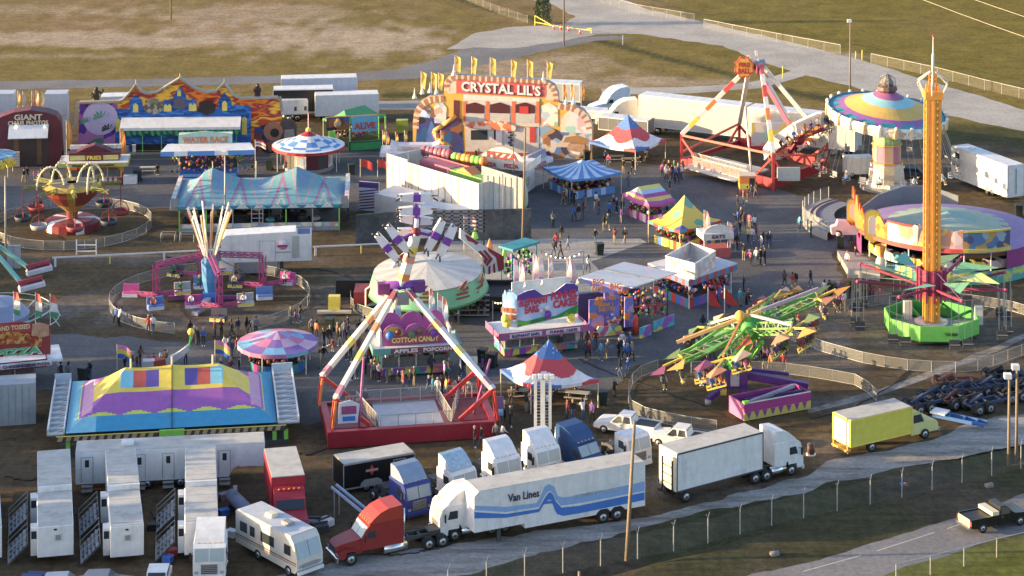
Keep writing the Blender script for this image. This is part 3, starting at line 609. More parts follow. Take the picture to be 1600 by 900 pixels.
# --- generator trailer
f=Fr((350,432),(487,428));t=f.thing('generator_trailer','white ribbed generator trailer with orange hatches behind the swing ring ride','trailer')
x0=f.q(345,400)[0];x1=f.q(487,400)[0];zt=f.q(487,366)[1];zb=f.q(487,407)[1];L=x1-x0
b=B();b.prism([(x0,zb),(x1,zb),(x1,zt),(x1-1.6,zt),(x1-1.7,zt+.35),(x0+.5,zt+.1),(x0,zt-.5)],0,2.5,WHITE)
for i in range(1,10):x=x0+i*L/10;b.box(x-.015,x+.015,-.02,-.002,zb+.1,zt-.1,OFFW)
b.build('body',t);b=B();b.box(x1-1.5,x1-.15,.2,2.3,zt+.003,zt+.03,NAVY);b.build('radiator_opening',t)
for px in(360,378,398):x,z=f.q(px,398);b=B();b.box(x-.2,x+.2,-.05,-.022,z-.2,z+.2,AMBER);b.build('hatch',t)
x,z=f.q(418,390);b=B();b.box(x-.8,x+.8,-.04,-.022,zb+.15,zt-.6,WHITE);b.box(x-.85,x-.805,-.045,-.022,zb+.1,zt-.55,GREY);b.box(x+.805,x+.85,-.045,-.022,zb+.1,zt-.55,GREY);b.box(x-.8,x+.8,-.045,-.041,zt-.62,zt-.58,GREY);b.build('door',t)
x,z=f.q(442,381);b=B();b.tube((x,-.05,z),(x,-.022,z),.62,LPINK,14);b.tube((x,-.06,z),(x,-.051,z),.45,WHITE,14);b.box(x-.6,x+.5,-.075,-.062,z-.35,z-.1,MAG);b.box(x-.85,x+.85,-.05,-.022,z-.95,z-.85,GREY);b.build('emblem',t)
x,z=f.q(462,388);b=B()
for k in range(11):b.box(x-.4,x+.4,-.05,-.022,zb+.4+k*.22,zb+.5+k*.22,GREY)
b.build('louvre',t);x0b=f.q(372,420)[0];x1b=f.q(432,420)[0]
b=B();b.box(x0b,x1b,.1,2.4,.25,zb-.01,GALV);b.box(x0b+.1,x1b-1,.07,.09,.4,zb-.15,GREY);b.build('skirt',t)
xx=f.q(359,428)[0];wheels(t,[(xx,.02,-1),(xx,2.48,1)],.5,.4);xx=f.q(440,428)[0];b=B();b.box(xx-.2,xx+.2,.3,.6,0,zb-.01,DGREY);b.box(xx-.2,xx+.2,1.9,2.2,0,zb-.01,DGREY);b.build('landing_gear',t)
# --- motorhome
f=Fr((374,860),(445,898));t=f.thing('motorhome','cream and white motorhome with brown stripes, nose toward the gravel lane','motorhome')
Lr=7.9;rz_=f.rz;x1=f.q(464,880)[0];x0=x1-Lr;RVW=P((.64,.60,.52),rough=.4,dirt=.1);zt=3.1
b=B();b.prism([(x0,.55),(x1-.25,.45),(x1,.75),(x1,1.5),(x1-.45,2.75),(x1-.8,zt),(x0+.1,zt),(x0,zt-.1)],0,2.45,RVW);b.build('body',t)
b=B();b.box(x0+.15,x1-.9,.08,2.37,zt+.004,zt+.05,P((.5,.52,.56),rough=.7));b.build('roof',t)
for xx,m_ in((x0+3.0,CREAM),(x1-2.8,GREY)):b=B();b.box(xx-.45,xx+.45,.9,1.6,zt+.055,zt+.32,m_,.07);b.build('air_conditioner',t)
for a,c in((x0+.6,x0+1.5),(x0+1.9,x0+2.5),(x0+3.3,x0+5.0),(x0+6.3,x0+7.1)):b=B();b.box(a,c,-.03,-.003,1.65,2.4,GLASS);b.build('window',t)
b=B();b.box(x0+.02,x1-.1,-.02,-.003,1.2,1.28,BROWN);b.box(x0+.02,x1-.1,-.02,-.003,1.05,1.1,P((.35,.08,.05)));b.build('stripe',t)
b=B()
for s0,s1 in((.15,1.2),(1.25,2.3)):b.prism([(x1+.01,1.55),(x1-.42,2.68),(x1-.38,2.7),(x1+.05,1.57)],s0,s1,GLASSB)
b.build('windshield',t);b=B();b.box(x1+.01,x1+.05,.5,1.95,.85,1.15,GREY);b.build('grille',t);b=B();b.box(x1+.01,x1+.18,.03,2.42,.42,.66,WHITE);b.build('bumper',t)
for s in(.2,2.0):b=B();b.box(x1+.01,x1+.04,s,s+.25,.9,1.1,GLASSB);b.build('headlight',t)
wheels(t,[(x1-1.1,-.01,-1),(x1-1.1,2.46,1),(x0+2.9,-.01,-1),(x0+2.9,2.46,1)],.42,.28)
# --- pickups
def pickup(loc,head,col,label,crew=False,tailgate=None,extra=None):
 """origin under the middle; +x forward"""
 t=thing('pickup_truck',label,'pickup truck',loc,head);w=.97;L2=2.85
 xc=-.75 if crew else-.1
 b=B();sec=[(-L2,.55),(-L2,1.12),(xc-.02,1.12),(xc,1.12),(1.15,1.12),(1.3,1.14),(2.55,1.02),(2.8,.85),(2.82,.5),(2.3,.42),(-2.5,.42)]
 b.prism(sec,-w,w,col);o=b.build('body',t)
 c=B();z1=1.78;c.add([(xc,-w+.06,1.125),(1.3,-w+.06,1.125),(.6,-w+.2,z1),(xc+.15,-w+.2,z1),(xc,w-.06,1.125),(1.3,w-.06,1.125),(.6,w-.2,z1),(xc+.15,w-.2,z1)],[(0,1,2,3),(5,4,7,6),(3,2,6,7),(1,5,6,2),(4,0,3,7),(0,4,5,1)],col);c.build('cab',t)
 g=B();g.add([(1.27,-w+.17,1.17),(1.27,w-.17,1.17),(.68,w-.27,z1-.06),(.68,-w+.27,z1-.06)],[(0,1,2,3)],GLASS);g.M=Matrix.Translation((.02,0,.02));g.build('windshield',t)
 g=B();g.add([(xc+.03,-w+.2,1.2),(xc+.03,w-.2,1.2),(xc+.13,w-.28,z1-.08),(xc+.13,-w+.28,z1-.08)],[(3,2,1,0)],GLASS);g.M=Matrix.Translation((-.02,0,0));g.build('rear_window',t)
 for s in(-1,1):
  cuts=[(xc+.15,.12),(.2,1.12)]if crew else[(xc+.15,1.12)]
  for a,c2 in cuts:
   g=B();top=min(c2-.1,.58);g.add([(a,s*(w-.045),1.17),(c2,s*(w-.045),1.17),(top,s*(w-.175),z1-.08),(a+.08,s*(w-.175),z1-.08)],[(0,1,2,3)],GLASS);g.build('window',t)
   d=B();d.box(a-.05,a-.03,s*w,s*(w+.008),.6,1.1,BLACK);d.box(a-.02,a+.12,s*w,s*(w+.03),.98,1.02,CHROME);d.build('door',t)
  m=B();m.box(1.0,1.12,s*(w+.02),s*(w+.22),1.15,1.32,col);m.build('mirror',t)
  l=B();l.box(2.8,2.84,s*.55,s*.9,.68,.86,GLASSB);l.build('headlight',t);l=B();l.box(-L2-.02,-L2,s*.8,s*.96,.7,1.05,RED);l.build('tail_light',t)
 bd=B();bd.box(-L2+.1,xc-.12,-w+.14,w-.14,1.122,1.13,BLACK);bd.box(-L2,xc-.03,-w,-w+.12,1.121,1.2,col);bd.box(-L2,xc-.03,w-.12,w,1.121,1.2,col);bd.build('bed',t)
 tg=B();tg.box(-L2-.04,-L2-.005,-.78,.78,.62,1.18,tailgate or col);tg.build('tailgate',t);bp=B();bp.box(-L2-.18,-L2-.045,-w+.05,w-.05,.42,.6,CHROME);bp.build('rear_bumper',t);bp=B();bp.box(2.83,2.95,-w+.03,w-.03,.38,.6,CHROME);bp.build('front_bumper',t)
 wheels(t,[(1.85,-w-.01,-1),(1.85,w+.01,1),(-1.75,-w-.01,-1),(-1.75,w+.01,1)],.38,.25)
 if extra:extra(t)
 return t
def toolbox(t):
 b=B();b.box(-.85,-.2,-.95,.95,1.21,1.5,CREAM);b.build('toolbox',t)
a_,b_=G(1502,834),G(1594,817);c_=(G(1528,834)+G(1582,822))/2
pickup(c_+Vector((.1,.95,0)),R(24),P((.014,.016,.015),rough=.25),'black pickup truck with a pale toolbox driving on the county road',extra=toolbox,tailgate=P((.5,.42,.3),rough=.3))
pickup((G(938,677)+G(1003,692))/2+Vector((.6,1.2,0)),R(157),WHITE,'white crew cab pickup parked below the striped flag tent',crew=True)
pickup(G(1076,704)+Vector((-.5,1,0)),R(158),WHITE,'white pickup mostly hidden behind the white box trailer',crew=True)
# --- cars whose roofs just show along the bottom edge
def car(loc,head,col,label):
 t=thing('parked_car',label,'car',loc,head,'cars cut by the bottom edge');w=.85
 b=B();b.prism([(-2.2,.35),(-2.25,.85),(-1.6,.95),(1.0,.95),(2.1,.8),(2.25,.4)],-w,w,col);b.build('body',t)
 b=B();b.prism([(-1.75,.952),(-1.3,1.42),(.25,1.45),(1.0,.952)],-w+.1,w-.1,col);b.build('cabin',t)
 b=B();b.prism([(.33,1.4),(.98,.98),(1.01,1.0),(.36,1.43)],-w+.2,w-.2,GLASS);b.build('windshield',t)
 b=B();b.prism([(-1.5,1.0),(-1.2,1.36),(.2,1.38),(.75,1.0)],-w+.07,-w+.09,GLASS);b.build('window',t);b=B();b.prism([(-1.5,1.0),(-1.2,1.36),(.2,1.38),(.75,1.0)],w-.09,w-.07,GLASS);b.build('window',t)
 wheels(t,[(1.4,-w,-1),(1.4,w,1),(-1.4,-w,-1),(-1.4,w,1)],.31,.2)
car(G(246,921),R(-88),WHITE,'small white car parked in front of the middle bunkhouse trailer')
car(G(164,925),R(2),GREY,'grey car roof at the bottom edge right of the leftmost bunkhouses')
car(G(100,929),R(4),P((.5,.52,.55)),'silver car roof at the bottom edge below the stained trailer');car(G(50,928),R(85),P((.03,.07,.2)),'dark blue car at the bottom edge beside the stacked steps')
# ---------------- people ----------------
def body_mesh(name,J):
 """one continuous body grown over a skeleton; J: joint -> (x,y,z,rx,ry)"""
 E_=[('pelvis','waist'),('waist','chest'),('chest','neck'),('neck','head'),('head','crown')]
 for s in 'lr':E_+=[('chest','sh'+s),('sh'+s,'el'+s),('el'+s,'wr'+s),('wr'+s,'ha'+s),('ha'+s,'fi'+s),('pelvis','hi'+s),('hi'+s,'kn'+s),('kn'+s,'an'+s),('an'+s,'to'+s)]
 ks=list(J);me=bpy.data.meshes.new(name);me.from_pydata([J[k][:3]for k in ks],[(ks.index(a),ks.index(b))for a,b in E_],[])
 o=bpy.data.objects.new(name,me);COL.objects.link(o);sk=o.modifiers.new('s','SKIN');ly=me.skin_vertices[0]if len(me.skin_vertices)else None
 for i,k in enumerate(ks):me.skin_vertices[0].data[i].radius=J[k][3:5];me.skin_vertices[0].data[i].use_root=k=='pelvis'
 sb=o.modifiers.new('u','SUBSURF');sb.levels=1;sb.render_levels=1
 r=bpy.data.meshes.new_from_object(o.evaluated_get(bpy.context.evaluated_depsgraph_get()));bpy.data.objects.remove(o);bpy.data.meshes.remove(me)
 for m in(SKIN[0],BLUE,NAVY,BLACK):r.materials.append(m)
 reg={}
 for a,b in E_:
  t=a[:2];reg[(a,b)]=0 if a in('neck','head')or t in('wr','ha')else 3 if t=='an' else 2 if t in('hi','kn')or b[:2]=='hi' else 1
 for p in r.polygons:
  c=p.center;best=None
  for e in E_:
   A,C=Vector(J[e[0]][:3]),Vector(J[e[1]][:3]);d=C-A;t=max(0,min(1,(c-A).dot(d)/d.length_squared));q=(A+d*t-c).length
   if best is None or q<best[0]:best=(q,reg[e])
  p.material_index=best[1];p.use_smooth=True
 r.name=name;return r
def pose(up=0,legs=((.0,.0),(.0,.0)),arms=((0,0),(0,0)),sit=False,lean=0):
 z0=.48 if sit else.93;J={'pelvis':(0,0,z0,.15,.12),'waist':(0,-.01-lean*.3,z0+.2,.135,.105),'chest':(0,-.02-lean,z0+.44,.17,.12),'neck':(0,-.02-lean*1.2,z0+.58,.055,.055),'head':(0,-.04-lean*1.3,z0+.68,.085,.095),'crown':(0,-.03-lean*1.3,z0+.79,.075,.09)}
 for s,sx,(lf,lk),(af,ab)in(('l',-1,legs[0],arms[0]),('r',1,legs[1],arms[1])):
  ch=J['chest'];J['sh'+s]=(sx*.18,ch[1],ch[2]+.05,.065,.065)
  e=(sx*.25,ch[1]-math.sin(af)*.27+.02,ch[2]+.05-math.cos(af)*.28,.048,.048);J['el'+s]=e
  w_=(sx*(.25-.05*min(1,ab)),e[1]-math.sin(af+ab)*.24,e[2]-math.cos(af+ab)*.24,.033,.033);J['wr'+s]=w_
  J['ha'+s]=(w_[0],w_[1]-math.sin(af+ab)*.07,w_[2]-math.cos(af+ab)*.07,.038,.024);J['fi'+s]=(w_[0]-sx*.01,w_[1]-math.sin(af+ab+.3)*.15,w_[2]-math.cos(af+ab+.3)*.15,.024,.014)
  if sit:J['hi'+s]=(sx*.1,-.06,z0-.02,.085,.085);J['kn'+s]=(sx*.13,-.46,z0+.0,.062,.062);J['an'+s]=(sx*.12,-.46-lk*.2,.09,.045,.045);J['to'+s]=(sx*.13,-.64-lk*.2,.05,.045,.03)
  else:
   J['hi'+s]=(sx*.09,0,z0-.06,.088,.09);kz=z0-.06-.42*math.cos(lf);ky=-.42*math.sin(lf);J['kn'+s]=(sx*.1,ky,kz,.062,.062)
   J['an'+s]=(sx*.1,ky+.40*math.sin(lk),max(.085,kz-.40*math.cos(lk)),.043,.045);a=J['an'+s];J['to'+s]=(sx*.12,a[1]-.17,a[2]-.04,.043,.03)
 return J
TPL={'standing':pose(arms=((.05,.15),(.1,.1))),'standing with hands in front':pose(arms=((.25,1.1),(.2,1.2))),'walking':pose(legs=((.45,.1),(-.35,.25)),arms=((-.35,.2),(.4,.3))),'striding':pose(legs=((-.4,.3),(.5,.12)),arms=((.45,.5),(-.4,.2)),lean=.03),'standing with one arm raised':pose(arms=((2.3,.6),(.05,.2))),'leaning forward':pose(arms=((.9,.5),(.8,.6)),lean=.14),'seated':pose(sit=True,arms=((.5,.8),(.6,.7)))}
BODY={k:body_mesh('person',J)for k,J in TPL.items()}
HEADY={k:(J['head'][1],J['crown'][2])for k,J in TPL.items()}
HAIRC={'dark':P((.02,.014,.01),rough=.8),'brown':P((.09,.045,.02),rough=.8),'blond':P((.40,.27,.12),rough=.8),'grey':P((.3,.29,.28),rough=.8)}
def hair_mesh(long=False,cap=False):
 b=B();pr=[(.001,.125),(.05,.115),(.09,.08),(.108,.03),(.108,-.01 if not long else-.12),(.09,-.03 if not long else-.2)]
 b.lathe(pr,HAIRC['dark'],10,smooth=True,sy=1.08)
 if cap:b.prism([(-.07,.02),(.07,.02),(.07,.035),(-.07,.035)],-.2,-.08,HAIRC['dark'])
 me=b.build('x');m=me.data;bpy.data.objects.remove(me);m.name='hair';return m
HAIR=[hair_mesh(),hair_mesh(True),hair_mesh(cap=True)]
CL={'black':P((.018,.018,.02),rough=.8),'navy':P((.025,.035,.09),rough=.8),'red':P((.50,.03,.03),rough=.8),'white':P((.72,.72,.72),rough=.8),'cream':P((.62,.52,.36),rough=.8),'grey':P((.2,.2,.22),rough=.8),'blue':P((.04,.13,.42),rough=.8),'cyan':P((.06,.42,.60),rough=.8),'pink':P((.66,.12,.26),rough=.8),'purple':P((.17,.06,.30),rough=.8),'green':P((.03,.18,.09),rough=.8),'brown':P((.14,.08,.045),rough=.8),'maroon':P((.16,.02,.035),rough=.8),'orange':P((.72,.20,.04),rough=.8),'yellow':P((.70,.58,.08),rough=.8),'khaki':P((.32,.25,.15),rough=.8),'denim':P((.07,.12,.22),rough=.8),'lilac':P((.42,.32,.58),rough=.8)}
PN=['denim','black','navy','khaki','grey','brown'];UP=[k for k in TPL if k!='seated'];_lab={};prnd=random.Random(5);NP=[0]
def person(loc,rz,ps,shirt,pants,place,hair=None,sc_=1.,root=None):
 """one figure: continuous body plus hair; unique wording from clothes, pose and place"""
 tries=0;hs=hair or prnd.choice(['dark','dark','brown','blond','grey']);kid='child' if sc_<.8 else 'person'
 while True:
  lb='%s in %s top and %s trousers %s %s'%(kid,shirt,pants,{'standing with one arm raised':'waving','standing with hands in front':'waiting','leaning forward':'leaning'}.get(ps,ps),place)
  if lb not in _lab or tries>60:break
  tries+=1;pants=prnd.choice(PN)
  if tries>6 and ps!='seated':ps=prnd.choice(UP)
  if tries>12:shirt=prnd.choice(['black','navy','grey','maroon','brown','blue','white','green','purple','red'])
 _lab[lb]=1;o=bpy.data.objects.new('person',BODY[ps]);COL.objects.link(o);o.location=loc;o.rotation_euler=(0,0,rz);o.scale=(sc_*1.07,)*3
 sk=prnd.choice([SKIN[0],SKIN[1],SKIN[0],SKIN[2]]);ms=[sk,CL[shirt],CL[pants],CL[prnd.choice(['black','white','brown'])]]
 for i,m in enumerate(ms):o.material_slots[i].link='OBJECT';o.material_slots[i].material=m
 tag(o,lb,'person','fairgoers '+place);h=bpy.data.objects.new('hair',prnd.choice(HAIR));COL.objects.link(h);h.parent=o;h.location=(0,HEADY[ps][0]+.01,HEADY[ps][1]-.045)
 h.material_slots[0].link='OBJECT';h.material_slots[0].material=HAIRC[hs];NP[0]+=1;return o
def crowd(place,pts,z=0.,face=None,ps=None):
 if len(pts)>8 and ps is None:pts=list(pts)+[(p[0]+prnd.choice([-5,5,6,-7]),p[1]+prnd.uniform(-4,4))for p in pts[::5]]
 for p in pts:
  px,py=p[:2];sh=p[2]if len(p)>2 else prnd.choice(['black','navy','grey','maroon','brown','black','blue','white','purple'])
  kw=p[3]if len(p)>3 else{}
  q=kw.get('ps')or ps or prnd.choice(['standing','standing with hands in front','walking','striding','standing','leaning forward','standing with one arm raised'][:5 if prnd.random()<.8 else 7])
  rz=kw.get('rz',face if face is not None else prnd.uniform(-3.1,3.1))+(prnd.uniform(-.5,.5));person(G(px,py,z),rz,q,sh,kw.get('pt')or prnd.choice(PN[:4]),place,sc_=kw.get('s',prnd.uniform(.96,1.05)))
K={'s':.68}
crowd('before the giant chair booth',[(37,254,'grey'),(43,252,'navy'),(51,251,'red'),(69,247,'black'),(76,247,'cream'),(99,258,'black')])
crowd('in the midway left of the fries stand',[(37,287,'black'),(43,283,'black'),(54,282,'pink',K),(60,283,'white',K),(65,285,'maroon')])
crowd('at the fries stand counter',[(129,281,'purple')])
crowd('on the bench near the water game',[(246,272,'black')],z=0.0,ps='seated',face=0)
crowd('before the haunted house',[(196,233,'white'),(206,232,'black'),(292,233,'purple'),(232,231),(318,231,'blue'),(345,231),(262,234,'grey'),(378,233,'blue')])
crowd('between the lit slide and the pizza stand',[(705,253,'white',{'pt':'denim'}),(721,259,'black'),(744,257,'brown'),(748,254,'orange')])
crowd('beside the blue striped bumper car tent',[(544,343,'navy')])
crowd('on the asphalt left of the striped tents',[(825,347,'black'),(864,356,'grey',{'pt':'black'}),(877,377,'black'),(869,389,'red'),(865,402,'black',{'pt':'denim'}),(876,404,'brown'),(887,394,'grey',{'pt':'denim'})])
crowd('near the green bin in the midway',[(919,426,'white',{'pt':'navy'}),(930,381,'black',{'pt':'blue'}if 0 else{'pt':'denim'}),(944,362,'black'),(949,360,'green'),(960,382,'maroon',{'pt':'khaki'}),(976,382,'black')])
crowd('before the blue striped game tent',[(904,345,'black'),(911,342,'maroon'),(929,336,'cream',{'pt':'khaki'}),(936,335,'maroon'),(952,340,'blue'),(964,333,'black'),(970,350,'purple'),(972,335,'black'),(986,341,'maroon'),(882,318,'orange'),(888,320,'black'),(897,322,'black'),(915,322,'brown'),(931,323,'white')])
crowd('between the flag tent and blue tent',[(982,292,'grey',{'pt':'denim'}),(974,272,'black'),(989,272,'black'),(1046,306,'navy')])
crowd('on benches under the far flag tent',[(951,257,'pink'),(1000,259,'black'),(1008,246,'white'),(1012,250,'black'),(946,250,'grey')],ps='seated')
crowd('queuing for the red pendulum ride',[(1035,277,'pink'),(1041,283,'white'),(1045,274,'maroon'),(1050,280,'black'),(1055,284,'blue'),(1060,277,'green'),(1047,287,'red'),(1038,270,'black'),(1053,271,'green'),(1058,287,'navy'),(1065,281,'white'),(1068,274,'grey')])
crowd('by the orange ticket box',[(1152,327,'black'),(1161,322,'grey'),(1168,315,'black'),(1174,311,'navy'),(1181,309,'black')])
crowd('in the open midway by the yellow tent',[(1153,351,'blue'),(1163,356,'brown'),(1171,358,'pink'),(1179,361,'white'),(1150,362,'black'),(1156,370,'black'),(1169,379,'yellow',{'pt':'navy'}),(1175,381,'white',{'pt':'denim'}),(1181,377,'maroon'),(1190,391,'white',{'pt':'grey'}),(1200,388,'navy',{'pt':'denim'}),(1151,392,'black'),(1162,406,'black',{'pt':'denim'}),(1173,415,'pink',{'pt':'black'}),(1182,414,'white',{'pt':'denim'}),(1195,415,'black'),(1147,380)])
crowd('crossing toward the gated ride',[(1140,449,'green'),(1162,455,'navy'),(1226,450,'brown'),(1238,452,'red'),(1244,450,'black'),(1267,449,'navy',{'pt':'denim'})])
crowd('beside the curved grey ride platform',[(1249,361,'cyan',{'pt':'denim'}),(1267,372,'green',{'pt':'black'}),(1203,388,'navy')])
crowd('at the steps of the purple tented ride',[(1324,419,'white',{'pt':'navy'}),(1336,411,'black'),(1330,379,'navy')])
crowd('right of the hand tossed pizza stand',[(107,596,'grey',{'pt':'denim'}),(141,594,'black'),(96,598,'black'),(92,590)])
crowd('outside the round swing ring fence',[(186,510,'white',{'pt':'black','ps':'leaning forward','rz':2.6}),(232,522,'red',{'rz':3.1}),(239,522,'white',{'rz':3.1,'pt':'denim'}),(297,529,'black',{'pt':'cream' if 0 else 'khaki'}),(318,541,'blue'),(310,539,'black',{'ps':'leaning forward'}),(336,527,'maroon'),(346,526,'maroon'),(362,527,'black'),(372,526,'navy'),(385,525,'black'),(394,525,'cream',{'pt':'khaki'}),(400,524,'grey')])
crowd('between the rainbow tent and the swing ring',[(370,556,'red',{'pt':'denim'}),(351,554,'white'),(357,560,'grey'),(195,578,'black',K),(207,581,'black'),(214,574,'brown',K),(232,572,'pink',K),(242,573,'red',K),(250,568,'white',K),(262,566,'grey',K),(254,575,'black',K),(290,572,'brown'),(345,590,'black'),(360,589,'maroon'),(374,588,'black')])
crowd('by the fence near the trash bin',[(454,507,'black',{'pt':'denim'}),(461,504,'purple',K),(468,505,'black'),(487,526,'grey'),(494,529,'orange')])
crowd('in the crowd left of cotton candy',[(506,543,'black'),(520,549,'red',K),(517,538,'black'),(527,534,'brown'),(532,541,'black'),(538,531,'grey'),(543,521,'navy'),(500,576,'cream'),(506,570,'black'),(550,590,'purple'),(557,592,'purple'),(566,589,'black'),(571,585,'black'),(580,592,'maroon'),(586,587,'yellow'),(548,560,'black'),(560,556,'brown'),(556,546,'black'),(569,522,'blue'),(561,530,'black'),(575,570,'red'),(566,573,'black'),(553,574,'grey'),(571,536,'navy')])
crowd('before the cotton candy stand',[(592,596,'cream'),(605,598,'blue',K),(613,597,'grey',K),(622,600,'black',K),(630,611,'red',{'pt':'cream' if 0 else 'grey'}),(641,608,'black'),(674,587,'navy',{'rz':3.1}),(695,596,'lilac',{'pt':'black'}),(701,589,'brown'),(719,588,'white',{'pt':'navy'}),(727,587,'black'),(754,586,'purple')])
crowd('lining up behind the red based ride',[(676,618,'cyan'),(684,621,'white'),(690,617,'maroon'),(697,622,'yellow'),(703,620,'red'),(712,620,'cream'),(718,617,'brown'),(732,622,'cream'),(571,640,'black'),(725,625,'red')])
crowd('right of the green round ride',[(706,506,'black'),(716,507,'white',{'pt':'grey'}),(734,491,'blue'),(747,494,'black'),(757,495,'black'),(725,491,'brown'),(712,492,'brown'),(739,488,'white'),(720,488,'grey')])
crowd('by the funnel cake stand corner',[(921,561,'red',{'pt':'black'}),(939,564,'cyan',{'pt':'denim'}),(947,560,'grey'),(967,560,'black'),(976,562,'blue'),(987,565,'grey'),(909,532,'black'),(876,552,'navy'),(918,549,'maroon'),(931,546,'maroon'),(985,550,'blue'),(972,547,'white')])
crowd('in the gap above the grass circle',[(969,591,'black',{'pt':'denim'}),(981,590,'blue',{'pt':'denim'}),(960,622,'black',{'pt':'black'})])
crowd('beside the near flag tent',[(886,655,'maroon'),(895,656,'black'),(911,657,'white',{'pt':'denim'}),(925,659,'purple'),(857,645,'white'),(830,641,'purple'),(822,645,'black')])
crowd('under the near flag tent',[(807,622,'black'),(800,628,'brown'),(870,622,'black'),(876,618,'yellow'),(886,612,'black'),(812,615,'red'),(898,616,'black')],ps='seated')
crowd('at the corner of the red ride base',[(741,700,'black'),(752,698,'black'),(775,692,'grey'),(785,694,'white'),(792,686,'black'),(797,668,'black'),(789,660,'navy'),(779,655,'black')])
crowd('in front of the spider armed green ride',[(1128,481,'red'),(1120,478,'purple'),(1139,482,'black'),(1156,478,'cyan'),(1166,479,'brown'),(1171,480,'black'),(1098,520,'black')])
crowd('along the fence behind the green ride',[(1085,560,'black'),(1104,566),(1113,563,'maroon'),(1175,561,'pink'),(1188,563,'grey'),(1194,578,'black'),(1168,579,'black'),(1206,581,'orange'),(1203,578,'orange'),(1224,581,'red',{'pt':'denim'}),(1247,512,'maroon'),(1100,571),(1183,558,'navy')])
crowd('outside the tower swing fence',[(1319,483,'white'),(1312,485,'pink'),(1331,501,'navy',{'pt':'khaki','ps':'striding'}),(1341,479,'black'),(1351,476,'black'),(1364,475,'maroon'),(1374,475,'pink'),(1329,469,'black'),(1296,466,'black'),(1288,464,'white'),(1305,471,'black'),(1306,492,'navy')])
crowd('by the long trailer cabs',[(880,320,'brown')])
# ---------------- fences ----------------
def panel_mesh(w_,h=1.1,infill=LINK):
 b=B();r=.028
 for p,q in(((0,0,.08),(w_,0,.08)),((0,0,h),(w_,0,h)),((0,0,0),(0,0,h)),((w_,0,0),(w_,0,h))):b.tube(p,q,r,GALV,5)
 b.quad((0,0,.08),(w_,0,.08),(w_,0,h),(0,0,h),infill);o=b.build('x');m=o.data;bpy.data.objects.remove(o);m.name='fence_panel';return m
PM=panel_mesh(2.3)
def fence_run(name,pts,label,cat='fence',group=None,me=None,w_=2.3,closed=False,scale_h=1):
 """pts: world points; panels strung along them"""
 me=me or PM;t=thing(name,label,cat,pts[0].copy(),0,group);c=pts[0]
 seg=list(zip(pts[:-1],pts[1:]));tot=sum((b-a).length for a,b in seg);n=max(1,round(tot/w_));st=tot/n
 def at(d):
  for a,b in seg:
   l=(b-a).length
   if d<=l+1e-6:return a.lerp(b,d/l)
   d-=l
  return pts[-1]
 for i in range(n):
  a,b=at(i*st),at((i+1)*st);d=b-a;o=bpy.data.objects.new('fence_panel',me);COL.objects.link(o);o.parent=t;o.location=a-c;o.rotation_euler=(0,0,math.atan2(d.y,d.x));o.scale=(d.length/w_,1,scale_h)
 return t
def arc(cpx,edge_px,a0,a1,k=48,ry=None):
 c=G(*cpx);r=(G(edge_px[0],cpx[1])-c).length
 return[c+Vector((r*math.cos(R(a)),(ry or r)*math.sin(R(a)),0))for a in[a0+(a1-a0)*i/k for i in range(k+1)]]
fence_run('ride_fence',arc((328,472),(484,0),-58,258),'round wire fence around the ride with upright white poles',group='wire fences around rides')
fence_run('ride_fence',arc((113,356),(236,0),-200,160),'round wire fence around the red and yellow balloon ride',group='wire fences around rides')
def pth(pts):return[G(*p)for p in pts]
fence_run('ride_fence',pth([(1028,580),(1000,590),(985,605),(981,625),(986,645),(1010,656),(1060,668),(1120,676)]),'curved wire fence around the grass left of the green ride',group='wire fences around rides')
fence_run('ride_fence',pth([(1080,583),(1140,582),(1200,583),(1240,586),(1290,594),(1335,602),(1362,618),(1370,628)]),'wire fence behind the purple base of the green ride',group='wire fences around rides')
fence_run('ride_fence',pth([(1236,532),(1290,552),(1360,571),(1430,581),(1490,583),(1530,580),(1570,566),(1640,540)]),'wire fence along the near side of the tower swing',group='wire fences around rides')
fence_run('ride_fence',pth([(1320,486),(1350,480),(1400,474),(1470,472),(1530,478),(1585,488),(1640,505)]),'wire fence behind the green base of the tower swing',group='wire fences around rides')
fence_run('ride_fence',pth([(548,470),(545,478),(560,492),(600,505),(650,508)]),'short wire fence left of the green round ride',group='wire fences around rides')
fence_run('ride_fence',pth([(690,498),(745,483),(775,470),(800,466)]),'short wire fence right of the green round ride',group='wire fences around rides')
# chain link security fence with barbed wire arms
def link_fence(pts,h,label,name='security_fence',arms=True,step=3.05,rail=False):
 t=thing(name,label,'fence',pts[0].copy());c=pts[0];seg=list(zip(pts[:-1],pts[1:]));tot=sum((b-a).length for a,b in seg);n=int(tot/step);out=[]
 for i in range(n+1):
  d=i*tot/n
  for a,b in seg:
   l=(b-a).length
   if d<=l+1e-4:out.append(a.lerp(b,d/l));break
   d-=l
 for p in out:
  b=B();b.tube((0,0,0),(0,0,h),.045,GALV,6)
  if arms:
   for s in(-1,1):b.tube((0,0,h),(s*.16,s*.3,h+.38),.03,GALV,4)
  o=b.build('post',t);o.location=p-c
 for i,(a,b_)in enumerate(zip(out[:-1],out[1:])):
  b=B();A,C=a-c,b_-c;up=Vector((0,0,h-.05));b.quad(tuple(A+Vector((0,0,.03))),tuple(C+Vector((0,0,.03))),tuple(C+up),tuple(A+up),LINKF)
  if rail:b.tube(A+up,C+up,.04,GALV,5)
  b.build('chain_link',t)
 return t
link_fence(pth([(700,932),(801,910),(977,877),(1084,855),(1239,812),(1386,783),(1479,760),(1640,722)]),2.0,'chain link fence with forked barbed wire arms beside the gravel lane')
link_fence(pth([(1400,912),(1447,900),(1497,887),(1549,873),(1602,860),(1660,846)]),1.5,'chain link fence on the lawn at the lower right corner',name='lawn_fence',arms=False,rail=True)
